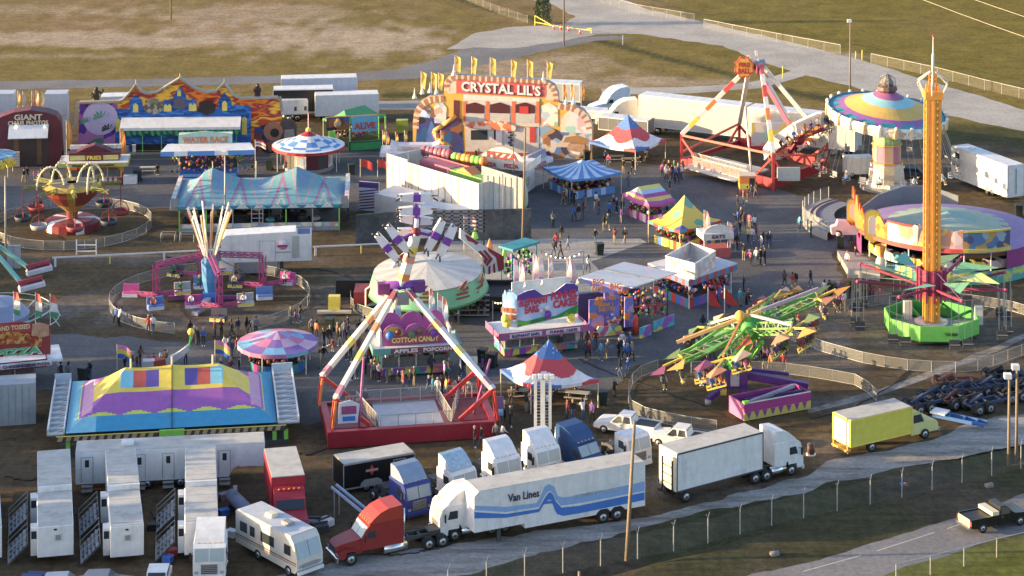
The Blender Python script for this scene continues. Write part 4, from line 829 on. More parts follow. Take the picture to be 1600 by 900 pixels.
link_fence(pth([(900,-8),(990,20),(1085,36)]),1.6,'far chain link fence section left of the gate gap',name='field_fence',arms=False,rail=True)
link_fence(pth([(1100,44),(1200,64),(1313,85)]),1.6,'far chain link fence section ending by the yellow bollards',name='field_fence',arms=False,rail=True)
link_fence(pth([(1361,99),(1460,120),(1540,141),(1620,160)]),1.6,'far chain link fence section behind the tower swing',name='field_fence',arms=False,rail=True)
link_fence(pth([(700,-12),(770,18),(812,32),(824,36)]),1.4,'short post fence left of the dark evergreen',name='field_fence',arms=False)
# white rail fence in the infield
def rail_fence(a,b,label):
 f=Fr(a,b);t=f.thing('white_rail',label,'rail');b_=B();b_.box(-f.L/2,f.L/2,-.06,.06,.95,1.1,WHITE);b_.build('rail',t);n=int(f.L/5.2)
 for i in range(n+1):
  x=-f.L/2+.3+i*(f.L-.6)/max(1,n);p=B();p.box(x-.12,x+.12,-.1,.1,0,.94,WHITE)if i%2==0 else p.box(x-.07,x+.07,.1,.25,0,.9,LEMON);p.build('post',t)
rail_fence((82,417),(345,404),'long white guard rail in the grass left of the generator trailer');rail_fence((489,400),(640,393),'white guard rail right of the generator trailer')
f=Fr((121,398),(149,398));t=f.thing('metal_stand','small white metal frame stand behind the white guard rail','stand')
for i,x in enumerate((-1.1,1.1)):b=B();b.box(x-.06,x+.06,-.06,.06,0,1.7,WHITE);b.build('post',t)
for z in(.35,1.05):b=B();b.box(-1.04,1.04,-.05,.05,z,z+.12,WHITE);b.build('rail',t)
# racetrack wall
WALL=rough_mat((.075,.08,.085),(.14,.14,.14),'weathered_wall',s1=.4)
wl=thing('racetrack_wall','dark grey racetrack wall behind the green round ride','wall',G(700,376));pts=[G(*p)for p in((556,385),(600,380),(660,378),(740,376),(830,374))];b=B();hh=HT(740,376,328);c0=G(700,376)
for a,q in zip(pts[:-1],pts[1:]):a,q=a-c0,q-c0;b.add([(a.x,a.y,0),(q.x,q.y,0),(q.x,q.y,hh),(a.x,a.y,hh),(a.x,a.y+.25,0),(q.x,q.y+.25,0),(q.x,q.y+.25,hh),(a.x,a.y+.25,hh)],[(0,1,2,3),(3,2,6,7),(1,5,6,2),(5,4,7,6),(4,0,3,7)],WALL)
b.build('wall_panel',wl)
# ---------------- poles ----------------
def pole(px,py,ty,label,r=.14,lamp=None,m=WOOD,name='light_pole',cat='light pole',lean=0):
 p=G(px,py);h=HT(px,py,ty)if ty>-400 else 12;t=thing(name,label,cat,p);b=B();b.tube((0,0,0),(lean,0,h),r,m,8,r*.65);b.build('pole',t)
 if lamp:
  for i in range(lamp):
   b=B();b.box(lean-.45+i*.75,lean+.15+i*.75,-.35,.25,h-.25,h+.15,WHITE);b.box(lean-.1+i*.3,lean+.05+i*.3,-.1,.1,h-.4,h-.1,GREY);b.build('floodlight',t)
 return t,h
pole(267,31,-300,'lone wooden pole at the top left of the field')
pole(881,72,-300,'wooden pole between the orange cones and the grass triangle')
pole(1328,146,32,'tall wooden pole with a boxy white lamp behind the swing carousel',lamp=1)
pole(979,876,658,'tall wooden pole standing beside the moving van trailer',r=.17,lean=.6)
pole(816,391,200,'tall wooden pole at the right end of the racetrack wall',r=.14,lean=.35)
pole(352,362,238,'pale pole with a lamp in front of the pastel bumper car tent',r=.12,lamp=1,m=GALV)
pole(1576,727,586,'left pole of the pair by the gravel lane at the right edge',r=.15,lamp=1);pole(1588,725,572,'right pole of the pair by the gravel lane at the right edge',r=.15,lamp=1)
pole(9,395,275,'pole with a lit lamp at the left edge of the infield',r=.12,m=GALV)
pole(802,326,205,'thin dark pole in front of the pizza stand',r=.07,m=DGREY)
b=B();bt=G(9,395);
pole(905,925,893,'cut off wooden post at the bottom edge',r=.15,name='fence_post',cat='post')
for i,(px,py,ty)in enumerate([(1337,92,80),(1347,94,78),(1223,122,103)]):
 t,h=pole(px,py,ty,['left yellow bollard at the field gate gap','right yellow bollard at the field gate gap','yellow marker post left of the wooden pole by the limerock road'][i],r=.09,m=YELL,name='bollard',cat='bollard')
pole(973,71,55,'short white post on the grass triangle',r=.12,m=WHITE,name='marker_post',cat='post')
# power lines overhead
for i,(a,c,z)in enumerate([((1300,-60),(1900,150),9),((1370,-60),(1900,110),9),((1440,-60),(1900,75),9)]):
 A,C=G(*a,z),G(*c,z);b=B();n=10;o0=A.copy();o0.z=0;b.path([tuple(A.lerp(C,k/n)-o0-Vector((0,0,1.2*(1-(2*k/n-1)**2))))for k in range(n+1)],.035,P((.45,.4,.33),var=0),4);o=b.build('power_line',None,o0);tag(o,['lowest','middle','highest'][i]+' overhead wire crossing the upper right field','power line','overhead wires')
 # cones, swing gate
for px,py,s in((865,46,'leftmost'),(876,47,'second from left'),(888,49,'third from left'),(906,53,'rightmost')):
 t=thing('traffic_cone','orange traffic cone across the far road, '+s,'traffic cone',G(px,py),0,'traffic cones closing the road');b=B();b.box(-.25,.25,-.25,.25,0,.05,ORANGE);b.build('base',t);b=B();b.cyl(0,0,.05,1.0,.2,P((.9,.16,.03)),10,.05);b.build('cone',t);b=B();b.lathe([(.145,.45),(.115,.62)],WHITE,10);b.build('stripe',t)
f=Fr((836,40),(862,44));t=f.thing('swing_gate','yellow pipe gate beside the dark evergreen','gate');b=B();h=1.7;L=f.L/2;b.path([(-L,0,0),(-L,0,h),(L,0,.5),(-L,0,.6)],.08,YELL);b.path([(L,0,.5),(L+8,.5,.5)],.05,YELL);b.path([(L+8,.5,0),(L+8,.5,.9),(L+6.5,.5,.4)],.07,YELL);b.build('pipe_frame',t)
# bins
def bin_(px,py,label,s=1.,m=None):
 t=thing('trash_bin',label,'trash bin',G(px,py),prnd.uniform(-.4,.4),'dark wheeled trash bins');m=m or P((.02,.035,.03),rough=.5);b=B();w_=.42*s;b.add([(-w_*.8,-w_*.8,.08),(w_*.8,-w_*.8,.08),(w_*.8,w_*.8,.08),(-w_*.8,w_*.8,.08),(-w_,-w_,1.3),(w_,-w_,1.3),(w_,w_,1.3),(-w_,w_,1.3)],[(0,1,5,4),(1,2,6,5),(2,3,7,6),(3,0,4,7),(3,2,1,0)],m);b.build('bin',t)
 b=B();b.box(-w_-.04,w_+.04,-w_-.06,w_+.04,1.3,1.42,m,.04);b.build('lid',t)
 for x in(-w_*.8,w_*.8):b=B();b.tube((x,w_,.14),(x+.1,w_,.14),.14,RUBBER,8);b.build('wheel',t)
for px,py,l in((85,283,'left of the fries stand'),(215,283,'right of the fries stand'),(421,266,'behind the left end of the round white tent'),(549,273,'right of the round white tent'),(937,399,'alone on the asphalt near the concrete slab'),(515,518,'beside the crowd left of cotton candy'),(754,567,'left of the pair near the funnel cake stand'),(769,574,'right of the pair near the funnel cake stand'),(941,634,'at the right leg of the near flag tent'),(1313,388,'before the curved grey ride platform'),(1300,462,'at the tower swing queue'),(130,596,'above the rainbow tent'),(59,331,'behind the balloon ride fence'),(917,252,"under the right end of the saloon funhouse"),(1592,338,'at the right edge behind the purple tent')):bin_(px,py,'dark green trash bin '+l)
t=thing('barrel','rusty brown drum on a pale base beside the yellow truck','barrel',G(1267,711));b=B();b.cyl(0,0,.12,1.0,.32,P((.10,.05,.035)),14);b.build('drum',t);b=B();b.cyl(0,0,0,.12,.42,OFFW,14);b.build('base',t)
# evergreen by the gate
t=thing('evergreen_tree','narrow dark evergreen tree beside the yellow pipe gate','tree',G(848,38));b=B();b.tube((0,0,0),(0,0,3),.16,TRUNK,6);b.build('trunk',t);b=B();rn=random.Random(4)
for i in range(3000):
 z=rn.random()**.8*9;r=(1.35 if z<5 else 1.35*(1-(z-5)/4.6))*(.55+.5*rn.random())*(1+.15*math.sin(z*3));a=rn.random()*6.283;c=Vector((r*math.cos(a),r*math.sin(a),z+.15));u=Vector((rn.gauss(0,1),rn.gauss(0,1),1.5)).normalized()*.2;v=u.orthogonal().normalized()*.13
 b.add([tuple(c-v),tuple(c+v),tuple(c+u)],[(0,1,2)],LEAF[rn.randrange(3)])
b.build('crown',t)
# ---------------- tents and booths ----------------
def mural(cols,scale,name='painted_mural',mode='vor',stretch=(1,1,1)):
 """busy hand painted artwork: flat patches of the given colours"""
 m=bpy.data.materials.new(name);m.use_nodes=True;n=m.node_tree;b=n.nodes['Principled BSDF'];b.inputs['Roughness'].default_value=.5
 tc=n.nodes.new('ShaderNodeTexCoord');mp=n.nodes.new('ShaderNodeMapping');mp.inputs['Scale'].default_value=stretch;n.links.new(tc.outputs['Object'],mp.inputs[0])
 nz=n.nodes.new('ShaderNodeTexNoise');nz.inputs['Scale'].default_value=scale*.8;nz.inputs['Detail'].default_value=3;n.links.new(mp.outputs[0],nz.inputs['Vector'])
 rp=n.nodes.new('ShaderNodeValToRGB');rp.color_ramp.interpolation='CONSTANT' if mode=='vor' else 'EASE'
 if mode=='vor':
  ad=n.nodes.new('ShaderNodeVectorMath');ad.operation='MULTIPLY_ADD';n.links.new(nz.outputs['Color'],ad.inputs[0]);ad.inputs[1].default_value=(.9/scale,)*3;n.links.new(mp.outputs[0],ad.inputs[2])
  v=n.nodes.new('ShaderNodeTexVoronoi');v.inputs['Scale'].default_value=scale;n.links.new(ad.outputs[0],v.inputs['Vector'])
  wn=n.nodes.new('ShaderNodeSeparateColor');n.links.new(v.outputs['Color'],wn.inputs[0]);n.links.new(wn.outputs[0],rp.inputs[0]);lo,hi=0.,1.
 else:n.links.new(nz.outputs['Fac'],rp.inputs[0]);lo,hi=.3,.7
 el=rp.color_ramp.elements;k=len(cols)
 while len(el)<k:el.new(.5)
 for i,c in enumerate(cols):el[i].position=lo+(hi-lo)*i/k;el[i].color=(*c,1)
 n.links.new(rp.outputs[0],b.inputs['Base Color']);return m
MU_WEST=mural([(.42,.26,.14),(.10,.18,.35),(.55,.45,.36),(.06,.05,.08),(.55,.5,.5),(.30,.14,.07),(.22,.34,.48),(.5,.34,.1)],1.1)
MU_NIGHT=mural([(.04,.06,.22),(.02,.02,.03),(.16,.05,.04),(.05,.05,.16),(.25,.1,.04),(.03,.10,.25)],.9)
MU_PURP=mural([(.08,.02,.25),(.28,.09,.30),(.02,.02,.05),(.05,.16,.12),(.10,.03,.30),(.35,.15,.35)],.8)
MU_SUNSET=mural([(.14,.01,.01),(.40,.03,.02),(.75,.22,.02),(.30,.02,.04),(.85,.50,.05),(.45,.06,.02)],.5,mode='n',stretch=(.5,.5,1.6))
MU_BRICK=mural([(.01,.05,.22),(.015,.11,.40),(.02,.08,.30),(.04,.20,.55)],2.2,stretch=(.5,1,1.5))
MU_TOY=mural([(.5,.04,.06),(.7,.5,.08),(.05,.15,.5),(.6,.15,.3),(.7,.65,.6),(.05,.03,.03),(.1,.4,.12),(.2,.05,.3),(.04,.03,.04),(.7,.25,.04)],3.2,'plush_fabric')
MU_CANDY=mural([(.6,.1,.3),(.1,.3,.6),(.7,.6,.1),(.05,.35,.2),(.25,.08,.4),(.65,.3,.1)],1.6)
MU_PINKY=mural([(.75,.55,.5),(.8,.7,.55),(.5,.1,.06),(.75,.5,.3),(.7,.65,.62)],2.5)
MU_PIZZA=mural([(.36,.10,.03),(.5,.2,.05),(.26,.04,.02),(.55,.32,.1)],3.0)
MU_WATER=mural([(.15,.25,.6),(.3,.2,.55),(.5,.3,.6),(.1,.15,.5)],.9,mode='n');MU_LAND=mural([(.04,.25,.04),(.10,.40,.05),(.03,.18,.05)],1.2);MU_AIR=mural([(.12,.30,.65),(.3,.5,.8),(.55,.65,.85)],.6,mode='n')
MU_PALE=mural([(.8,.74,.62),(.5,.42,.3),(.85,.82,.75),(.62,.6,.55)],1.3,mode='n');MU_LATT=mural([(.24,.5,.2),(.5,.62,.3),(.2,.4,.24)],5)
MU_OLD=mural([(.70,.62,.55),(.3,.45,.4),(.75,.7,.6),(.45,.5,.62),(.6,.35,.3)],1.3)
# ---- square peaked tents
def marquee(L,F_,R_,peak_py,zE,label,fn,name='canopy_tent',legs=True,valance=None,drop=.3,sag=1.7,ridge=0,cat='tent',group=None,nr=10,ns=6):
 """parallelogram eave from its left, near and right corners (pixels at height zE)"""
 A,Fp,C=G(*L,zE),G(*F_,zE),G(*R_,zE);D_=A+C-Fp;c=(A+C)/2;c.z=0;zP=None
 d=ray(peak_py[0],peak_py[1]);zP=CH+d.z*(c.y/d.y);t=thing(name,label,cat,c);cs=[p-c for p in(A,Fp,C,D_)]
 ax=(cs[2]-cs[1]).normalized()*ridge;vs=[]
 b=B();cols=4*ns;vs=[]
 for i in range(nr+1):
  k=i/nr;z=zE+(zP-zE)*(1-k)**sag if sag>=1 else zE+(zP-zE)*(1-k**1.3)
  for j in range(cols):
   e,u=divmod(j,ns);P0,P1=cs[e],cs[(e+1)%4];q=P0.lerp(P1,u/ns);side=q.dot(ax.normalized())if ridge else 0
   off=ax*(max(-1,min(1,side/2))*(1-k))if ridge else Vector((0,0,0));vs.append((q.x*k+off.x,q.y*k+off.y,z+.10*k*math.cos(2*math.pi*u/ns)*(k>.6)))
 fs=[(i*cols+j,i*cols+(j+1)%cols,(i+1)*cols+(j+1)%cols,(i+1)*cols+j)for i in range(nr)for j in range(cols)];ms=[fn(i/nr,j,ns)for i in range(nr)for j in range(cols)]
 b.add(vs,fs,ms,False);b.build('canopy',t);v=B();lo=len(vs)-cols
 for j in range(cols):
  p,q=vs[lo+j],vs[lo+(j+1)%cols];v.add([p,q,(q[0],q[1],q[2]-drop),(p[0],p[1],p[2]-drop)],[(0,3,2,1)],(valance(j)if valance else fn(.99,j,ns)))
 v.build('valance',t)
 if legs:
  for p in cs:l=B();l.tube((p.x*.98,p.y*.98,0),(p.x*.98,p.y*.98,zE),.05,CREAM,6);l.build('leg',t)
 return t,zP,cs
def flagfn(k,j,ns):
 w_=.10*math.sin((j%ns)/ns*6.28+1)
 return BLUEF if k+w_*.3<.3 else REDF if k+w_<.62 else WHITE if k+w_<.93 else BLUEF if(j//(ns//2))%2==0 else REDF
BLUEF=P((.06,.18,.50),rough=.7);REDF=P((.58,.05,.07),rough=.7)
def stars(t,zP,zE,cs,sag,n=22):
 b=B();rn=random.Random(2)
 for i in range(n):
  k=rn.uniform(.10,.24);e=rn.randrange(4);u=rn.uniform(.15,.85);q=cs[e].lerp(cs[(e+1)%4],u)*k;z=zE+(zP-zE)*(1-k)**sag+.05;b.box(q.x-.07,q.x+.07,q.y-.07,q.y+.07,z,z+.05,WHITE)
 b.build('stars',t)
for L_,F_,R__,pk,lb in(((920,222),(993,236),(1041,218),(981,178),'far red white and blue flag tent with starred peak, over picnic benches'),((781,578),(829,605),(936,595),(856,530),'near red white and blue flag tent with starred peak, beside the light tower')):
 t,zP,cs=marquee(L_,F_,R__,pk,2.5,lb,flagfn,nr=30,ns=20);stars(t,zP,2.5,cs,1.7)
BST=P((.08,.27,.62),rough=.7);BSL=P((.48,.60,.76),rough=.7)
t,zP,cs=marquee((848,262),(893,282),(972,270),(911,249),2.6,'blue and white striped game tent with blue skirted counter',lambda k,j,ns:BST if j%2 else BSL,valance=lambda j:BST,ns=8)
def game_under(t,cs,counter,toys=MU_TOY,s=.82,zc=.95,hang=True,back=True):
 """skirted counter round the tent, heaped and hung with prizes"""
 b=B();q=[p*s for p in cs]
 for a,c in zip(q,q[1:]+q[:1]):
  d=(c-a).normalized();n=Vector((d.y,-d.x,0));ns=max(4,int((c-a).length/.6))
  for i in range(ns):
   p,r=a.lerp(c,i/ns),a.lerp(c,(i+1)/ns);b.add([(p.x,p.y,.02),(r.x,r.y,.02),(r.x,r.y,zc),(p.x,p.y,zc)],[(0,1,2,3)],counter(i))
 b.build('counter_skirt',t);b=B();b.add([(p.x,p.y,zc)for p in q]+[(p.x*.8,p.y*.8,zc)for p in q],[(i,(i+1)%4,4+(i+1)%4,4+i)for i in range(4)],WOOD);b.build('counter_top',t)
 b=B();rn=random.Random(int(cs[0].x*10));
 for i in range(170):
  e=rn.randrange(4);u=rn.random();k=rn.uniform(.55,.96);p=q[e].lerp(q[(e+1)%4],u)*k;z=rn.uniform(zc,2.3)if k>.8 or hang else zc+.1;b.ball((p.x,p.y,z),rn.uniform(.1,.24),rn.choice(TOYC),5)
 o=b.build('plush_prizes',t);o['kind']='stuff'
TOYC=[P(c,rough=.9)for c in((.5,.03,.05),(.7,.5,.06),(.05,.12,.5),(.65,.2,.35),(.7,.68,.62),(.03,.03,.03),(.1,.35,.1),(.25,.06,.35),(.12,.06,.03),(.7,.25,.05),(.04,.03,.05),(.35,.2,.1))]
game_under(t,cs,lambda i:BST if i%3 else BSL)
YP=[P((.74,.60,.12),rough=.7),P((.36,.55,.74),rough=.7),P((.40,.06,.30),rough=.7),P((.70,.48,.12),rough=.7),P((.45,.08,.32),rough=.7)]
t,zP,cs=marquee((972,304),(1014,321),(1056,314),(1005,289),2.4,'purple and yellow banded canopy stall between blue and yellow tents',lambda k,j,ns:YP[min(4,int(k*5))],sag=1.15,ridge=1.5,valance=lambda j:YP[4]);game_under(t,cs,lambda i:[MAG,PINK,WHITE][i%3])
MU_YEL=mural([(.66,.50,.08)]*7+[(.45,.12,.12),(.15,.35,.25),(.10,.10,.35)],1.0)
t,zP,cs=marquee((1012,346),(1062,362),(1127,345),(1075,304),2.5,'yellow patterned peaked game tent hung with prizes',lambda k,j,ns:MU_YEL,sag=1.8,valance=lambda j:[TEAL,RED][j%2]);game_under(t,cs,lambda i:[YELL,BLUE,RED][i%3]if i%2 else YELL)
t,zP,cs=marquee((504,186),(546,195),(604,180),(560,168),3.0,'green topped show tent with painted banners by the white trailers',lambda k,j,ns:P((.08,.34,.12),rough=.7),legs=True,ridge=2);game_under(t,cs,lambda i:NET,hang=False)
f=Fr((505,235),(602,229));s_=f.thing('banner_line','painted show banners with red lettering in front of the green tent','banner')
for a,c,m_ in(((510,184),(546,202),MU_NIGHT),((550,182),(590,204),P((.10,.40,.60),rough=.6))):
 (x0,z1),(x1,z0)=f.q(*a),f.q(*c);b=B();b.box(x0,x1,-.05,.0,z0,z1,m_);b.box(x0-.1,x1+.1,-.03,.03,z1,z1+.12,AMBER);b.build('banner',s_)
x,z=f.q(570,196);b=B();b.text('ALIVE',x,z,2.9,.9,RED,-.055,bold=.03);b.build('lettering',s_)
x,z=f.q(527,192);b=B();b.ball((x,-.1,z-.1),.55,TAN,8);b.ball((x,-.12,z+.35),.3,AMBER,8);b.build('painted_figure',s_)
for px in(507,548,592,602):x=f.q(px,230)[0];b=B();b.tube((x,.05,0),(x,.05,4.1),.06,LIME if px>590 else DGREEN,6);b.build('post',s_)
f=Fr((510,240),(602,234));b=B();x0,x1=-f.L/2,f.L/2;b.box(x0+.4,x0+1.2,0,.8,0,2.8,LIME);b.box(x0+3,x1-.3,.2,.5,0,1.3,DGREEN);b.box(x0+3.3,x1-.5,.17,.195,.15,1.1,GREEN);o=b.build('show_counter',None,f.c,f.rz);tag(o,'green ticket counter with lime panel under the show banners','counter')
# ---- round tents
def round_tent(cpx,rx_px,eave_py,peak_py,fn,label,n=12,zE=2.6,val=None,sag=1.6,pole_top=None,name='round_tent',cat='tent'):
 c=G(*cpx);d=ray(cpx[0],peak_py);zP=CH+d.z*(c.y/d.y);r=rx_px/SC(*cpx);t=thing(name,label,cat,c);b=B();nr=9
 pr=[(max(.02,r*i/nr),zE+(zP-zE)*(1-i/nr)**sag)for i in range(nr+1)];b.lathe(pr[::-1],lambda i,j:fn((nr-1-i)/nr,j),n*2);b.build('canopy',t)
 v=B();v.lathe([(r+.005,zE),(r+.02,zE-.38)][::-1],lambda i,j:(val(j)if val else fn(.95,j)),n*2);v.build('valance',t)
 for i in range(n//2):a=6.283*(i+.5)/(n//2);l=B();l.tube((r*.93*math.cos(a),r*.93*math.sin(a),0),(r*.93*math.cos(a),r*.93*math.sin(a),zE),.05,WHITE,6);l.build('leg',t)
 return t,r,zP
def carfn(k,j):return CRIM if k<.17 else(BST if((j//2)%2==0)==(int(k*7)%2==0)and.3<k<.85 else WHITE if k<.93 else CRIM)
t,r,zP=round_tent((482,262),57,240,203,carfn,'round white tent with blue diamonds and a red top knob',n=12,zE=3.0)
b=B();b.tube((0,0,zP-.2),(0,0,zP+2.2),.06,LPINK,6);b.build('flag_pole',t);b=B();b.ball((0,0,zP),.35,YELL);b.build('finial',t)
b=B();b.lathe([(r*.66,.4),(r*.66,2.7)],lambda i,j:[MAROON,DGREY,MU_OLD][j%3],12);b.lathe([(.01,.4),(r*.7,.4),(r*.7,.0)],GREY,12);b.build('kiosk_wall',t)
PKB=[P((.55,.16,.32),rough=.7),P((.16,.40,.62),rough=.7),P((.22,.12,.42),rough=.7),P((.55,.36,.50),rough=.7)]
t,r,zP=round_tent((434,574),63,545,517,lambda k,j:PKB[(j//2+int(k*3.2)*(1+j//7))%4],'round game tent with pink and blue patterned canopy',n=10,zE=2.5,sag=1.35)
b=B();b.lathe([(r*.68,.02),(r*.7,.95)],lambda i,j:[MAG,TEAL,BLUE,TEAL][j%4],20);b.build('counter_skirt',t);b=B();rn=random.Random(3)
for i in range(190):a=rn.random()*6.28;q=r*rn.uniform(.45,.72);b.ball((q*math.cos(a),q*math.sin(a),rn.uniform(.95,2.2)),rn.uniform(.12,.24),rn.choice([YELL,RED,BLACK,AMBER,BLACK]+TOYC),5)
o=b.build('plush_prizes',t);o['kind']='stuff'
t,r,zP=round_tent((-8,272),32,250,234,lambda k,j:PKB[1]if j%3 else P((.4,.6,.75),rough=.7),'pale blue game tent with yellow balloons at the left edge',n=10,zE=2.6)
b=B();rn=random.Random(9)
for i in range(26):a=-1.9+rn.random()*2.2;b.ball((r*.95*math.cos(a),r*.95*math.sin(a),2.1+rn.uniform(-.8,.2)),.34,YELL,6)
o=b.build('balloons',t);o['kind']='stuff'
# ---- long ridge tents over rides
def long_tent(f,x0,x1,dep,zE,zR,hip,peaks,fn,label,nu=144,nv=56,pkh=.6,name='bumper_car_tent'):
 """roof as a draped sheet: front eave along x, ridge in the middle, hipped ends"""
 t=f.thing(name,label,'ride');L=x1-x0
 def surf(u,v):
  x=x0+u*L;ex=min(1,min(x-x0,x1-x)/hip);ey=1-abs(2*v-1);k=min(1,min(ex,ey*1.0 if ey<.999 else 1));k=min(ex,ey);
  pk=sum(max(0,1-abs(x-p)/4.5)**1.4 for p in peaks)*pkh;z=zE+(zR-zE)*(k**1.15)+pk*k**2.2;return(x,v*dep,z)
 b=B();b.grid(surf,nu,nv,lambda i,j:fn((i+.5)/nu,(j+.5)/nv));b.build('canopy',t);return t,surf
f=Fr((278,364),(528,360));x0=f.q(272,322)[0];x1=f.q(538,322)[0];zE=f.q(400,320)[1];zE2=f.q(400,321)[1]
TL=[P((.13,.33,.38),rough=.7),P((.27,.15,.27),rough=.7),P((.36,.42,.34),rough=.7),P((.16,.28,.42),rough=.7),P((.38,.25,.32),rough=.7)]
def pastel(u,v):
 q=(u*4)%1;s=abs(q-.5)*2;w_=v*2 if v<.5 else 2-2*v;k=s*1.1+w_*.55
 return TL[2]if.15<k<.28 else TL[1]if.42<k<.58 else TL[4]if.98<k<1.08 else TL[3]if k>1.25 else TL[0]
t,sf=long_tent(f,x0,x1,12.5,zE2,f.q(365,281,6.2)[1],3.0,[f.q(332,262,6)[0],f.q(464,262,6)[0]],pastel,'long pastel teal and purple bumper car tent with lime posts',pkh=1.5)
L=x1-x0;b=B();b.box(x0+.6,x1-.6,.2,12.2,.0,.5,DGREY);b.box(x0+.6,x1-.6,.1,.18,.0,.55,GALV);b.build('floor',t)
b=B();b.box(x0+.5,x1-.5,-.1,.05,zE2-.4,zE2,TEAL);b.box(x0+.5,x1-.5,-.14,-.1,zE2-.42,zE2-.36,BLACK)
for i in range(9):x=x0+1+(i+.5)*(L-2)/9;b.prism([(x-.75,zE2-.3),(x-.25,zE2+.1),(x,zE2-.05),(x+.25,zE2+.1),(x+.75,zE2-.3)],-.18,-.15,OFFW)
b.build('rounding_board',t)
for i in range(7):
 x=x0+.6+i*(L-1.2)/6
 for y in(.0,12.2):p=B();p.box(x-.07,x+.07,y-.05,y+.09,0,zE2-.42,LIME if i in(0,1,4,6)else GALV);p.build('post',t)
for s,nm in((x0,-1),(x1,1)):b=B();b.box(s-.5*(nm<0),s+.5*(nm>0),.3,12,zE2-.5,zE2+.5,MU_OLD);b.box(s-.4,s+.4,.2,.3,zE2-.5,zE2+.9,GREY);b.build('end_truss',t)
for x in[f.q(k,262,6)[0]for k in(332,400,464)]:b=B();b.tube((x,6.25,.5),(x,6.25,zE2+3.6),.06,CREAM,6);b.build('tent_pole',t)
rn=random.Random(8)
for i in range(16):
 x=x0+1.6+i*(L-3)/16;y=rn.uniform(1,9);b=B();m_=rn.choice([BLACK,NAVY,AMBER,DRED,TEAL,GREY]);b.lathe([(.75,0),(.85,.15),(.82,.42),(.6,.5),(.5,.3)],RUBBER,12,sx=1.25);b.lathe([(.6,.4),(.45,.75),(.01,.8)],m_,10,cx=.3);b.tube((-.5,0,.4),(-.7,0,2.4),.02,GALV,4);o=b.build('bumper_car',None,f.c+f.u*x+f.n*y+Vector((0,0,.51)),rn.random()*6);tag(o,'%s bumper car number %s under the pastel tent'%('dark','x'),'bumper car','bumper cars under the pastel tent');o['label']='rubber ringed bumper car on the dark floor under the pastel tent'
b=B();b.box(x0+.7,x1-.7,.05,.08,.5,1.0,MU_OLD);b.build('kick_panel',t)
b=B();xs=f.q(402,345)[0];b.box(xs-.7,xs+.7,-.6,-.15,.0,.3,ALU)
for k in range(5):b.box(xs-.6,xs+.6,-.2,-.12,.6+k*.5,.68+k*.5,ALU)
b.box(xs-.7,xs-.6,-.2,-.1,.3,3.0,ALU);b.box(xs+.6,xs+.7,-.2,-.1,.3,3.0,ALU);b.build('ladder',t)
def flag_on(px,py,ty,m,label,name='flag',w_=1.3,h_=.8,pm=CREAM,z=0,dirn=1,stripes=None):
 p=G(px,py,z);d=ray(px,ty);hh=CH+d.z*(p.y/d.y)-z;t=thing(name,label,'flag',p);b=B();b.tube((0,0,0),(0,0,hh),.035,pm,6);b.build('flag_pole',t);b=B();ms=stripes or[m]
 b.grid(lambda u,v:(dirn*(u*w_+.04),.15*math.sin(u*5),hh-.05-v*h_-u*u*.5*h_),6,len(ms)*2,lambda i,j:ms[j//2]);b.build('cloth',t);return t
flag_on(347,285,232,LPINK,'limp white and yellow flag above the pastel tent',stripes=[WHITE,YELL],z=0);flag_on(399,300,218,LPINK,'small striped flag above the middle of the pastel tent',stripes=[RED,WHITE,RED,WHITE]);
flag_on(563,277,248,RED,'left of two small red flags by the striped ball game wall',w_=1.5,h_=1.0);flag_on(590,277,249,RED,'right of two small red flags by the striped ball game wall',w_=1.5,h_=1.0)
flag_on(183,578,538,RED,'rainbow flag flying left of the rainbow tent',stripes=[PINK,YELL,BLUE],w_=1.5,h_=1.3);flag_on(336,575,531,RED,'rainbow flag flying right above the rainbow tent',stripes=[PINK,YELL,BLUE],w_=1.4,h_=1.3)
# near rainbow tent
f=Fr((100,712),(432,694));x0=f.q(103,678,.5)[0];x1=f.q(432,664,.5)[0];zE=f.q(260,669)[1];D_=13.0;zRg=f.q(225,582,6.5)[1]
V_=[P((.80,.60,.03),rough=.6),P((.36,.10,.42),rough=.6),P((.02,.30,.52),rough=.6),P((.62,.66,.04),rough=.6),P((.55,.09,.06),rough=.6),P((.12,.08,.36),rough=.6),P((.20,.55,.68),rough=.6),P((.62,.30,.50),rough=.6)]
def rainbow(u,v):
 w_=v*2 if v<.5 else 2-2*v;w_=min(w_,min(u,1-u)*5.4)if min(u,1-u)*5.4<w_ else w_
 tri=abs((u*6.0)%1-.5)*2
 if w_>.64:
  q=(u*16);i=int(q);
  return V_[{4:6,5:4,6:5,9:5,10:4,11:6}.get(i,0)]if.71<w_<.96 else V_[0]
 if w_>.36:return V_[1]if.12<u<.88 else V_[7]
 if w_>.29:return V_[3]if tri>(w_-.29)*13 else V_[1]
 return V_[2]if u>.14 else V_[6]
t,sf=long_tent(f,x0,x1,D_,zE,zRg,5.0,[f.q(183,577,6)[0]*.0+x0+4.6,(x0+x1)/2,x1-4.6],rainbow,'long rainbow coloured ride tent with yellow, purple and blue bands',nu=192,nv=96,name='ride_tent');L=x1-x0;b=B();n_=16;sv=[sf(.5,v/32)for v in range(17)];b.path([(p[0],p[1]-.03,p[2]+.03)for p in sv],.05,P((.08,.06,.03)),4);b.build('centre_seam',t)
b=B();b.box(x0-.6,x1+.9,-.4,D_+.3,.0,.5,DGREY);b.build('floor',t)
b=B()
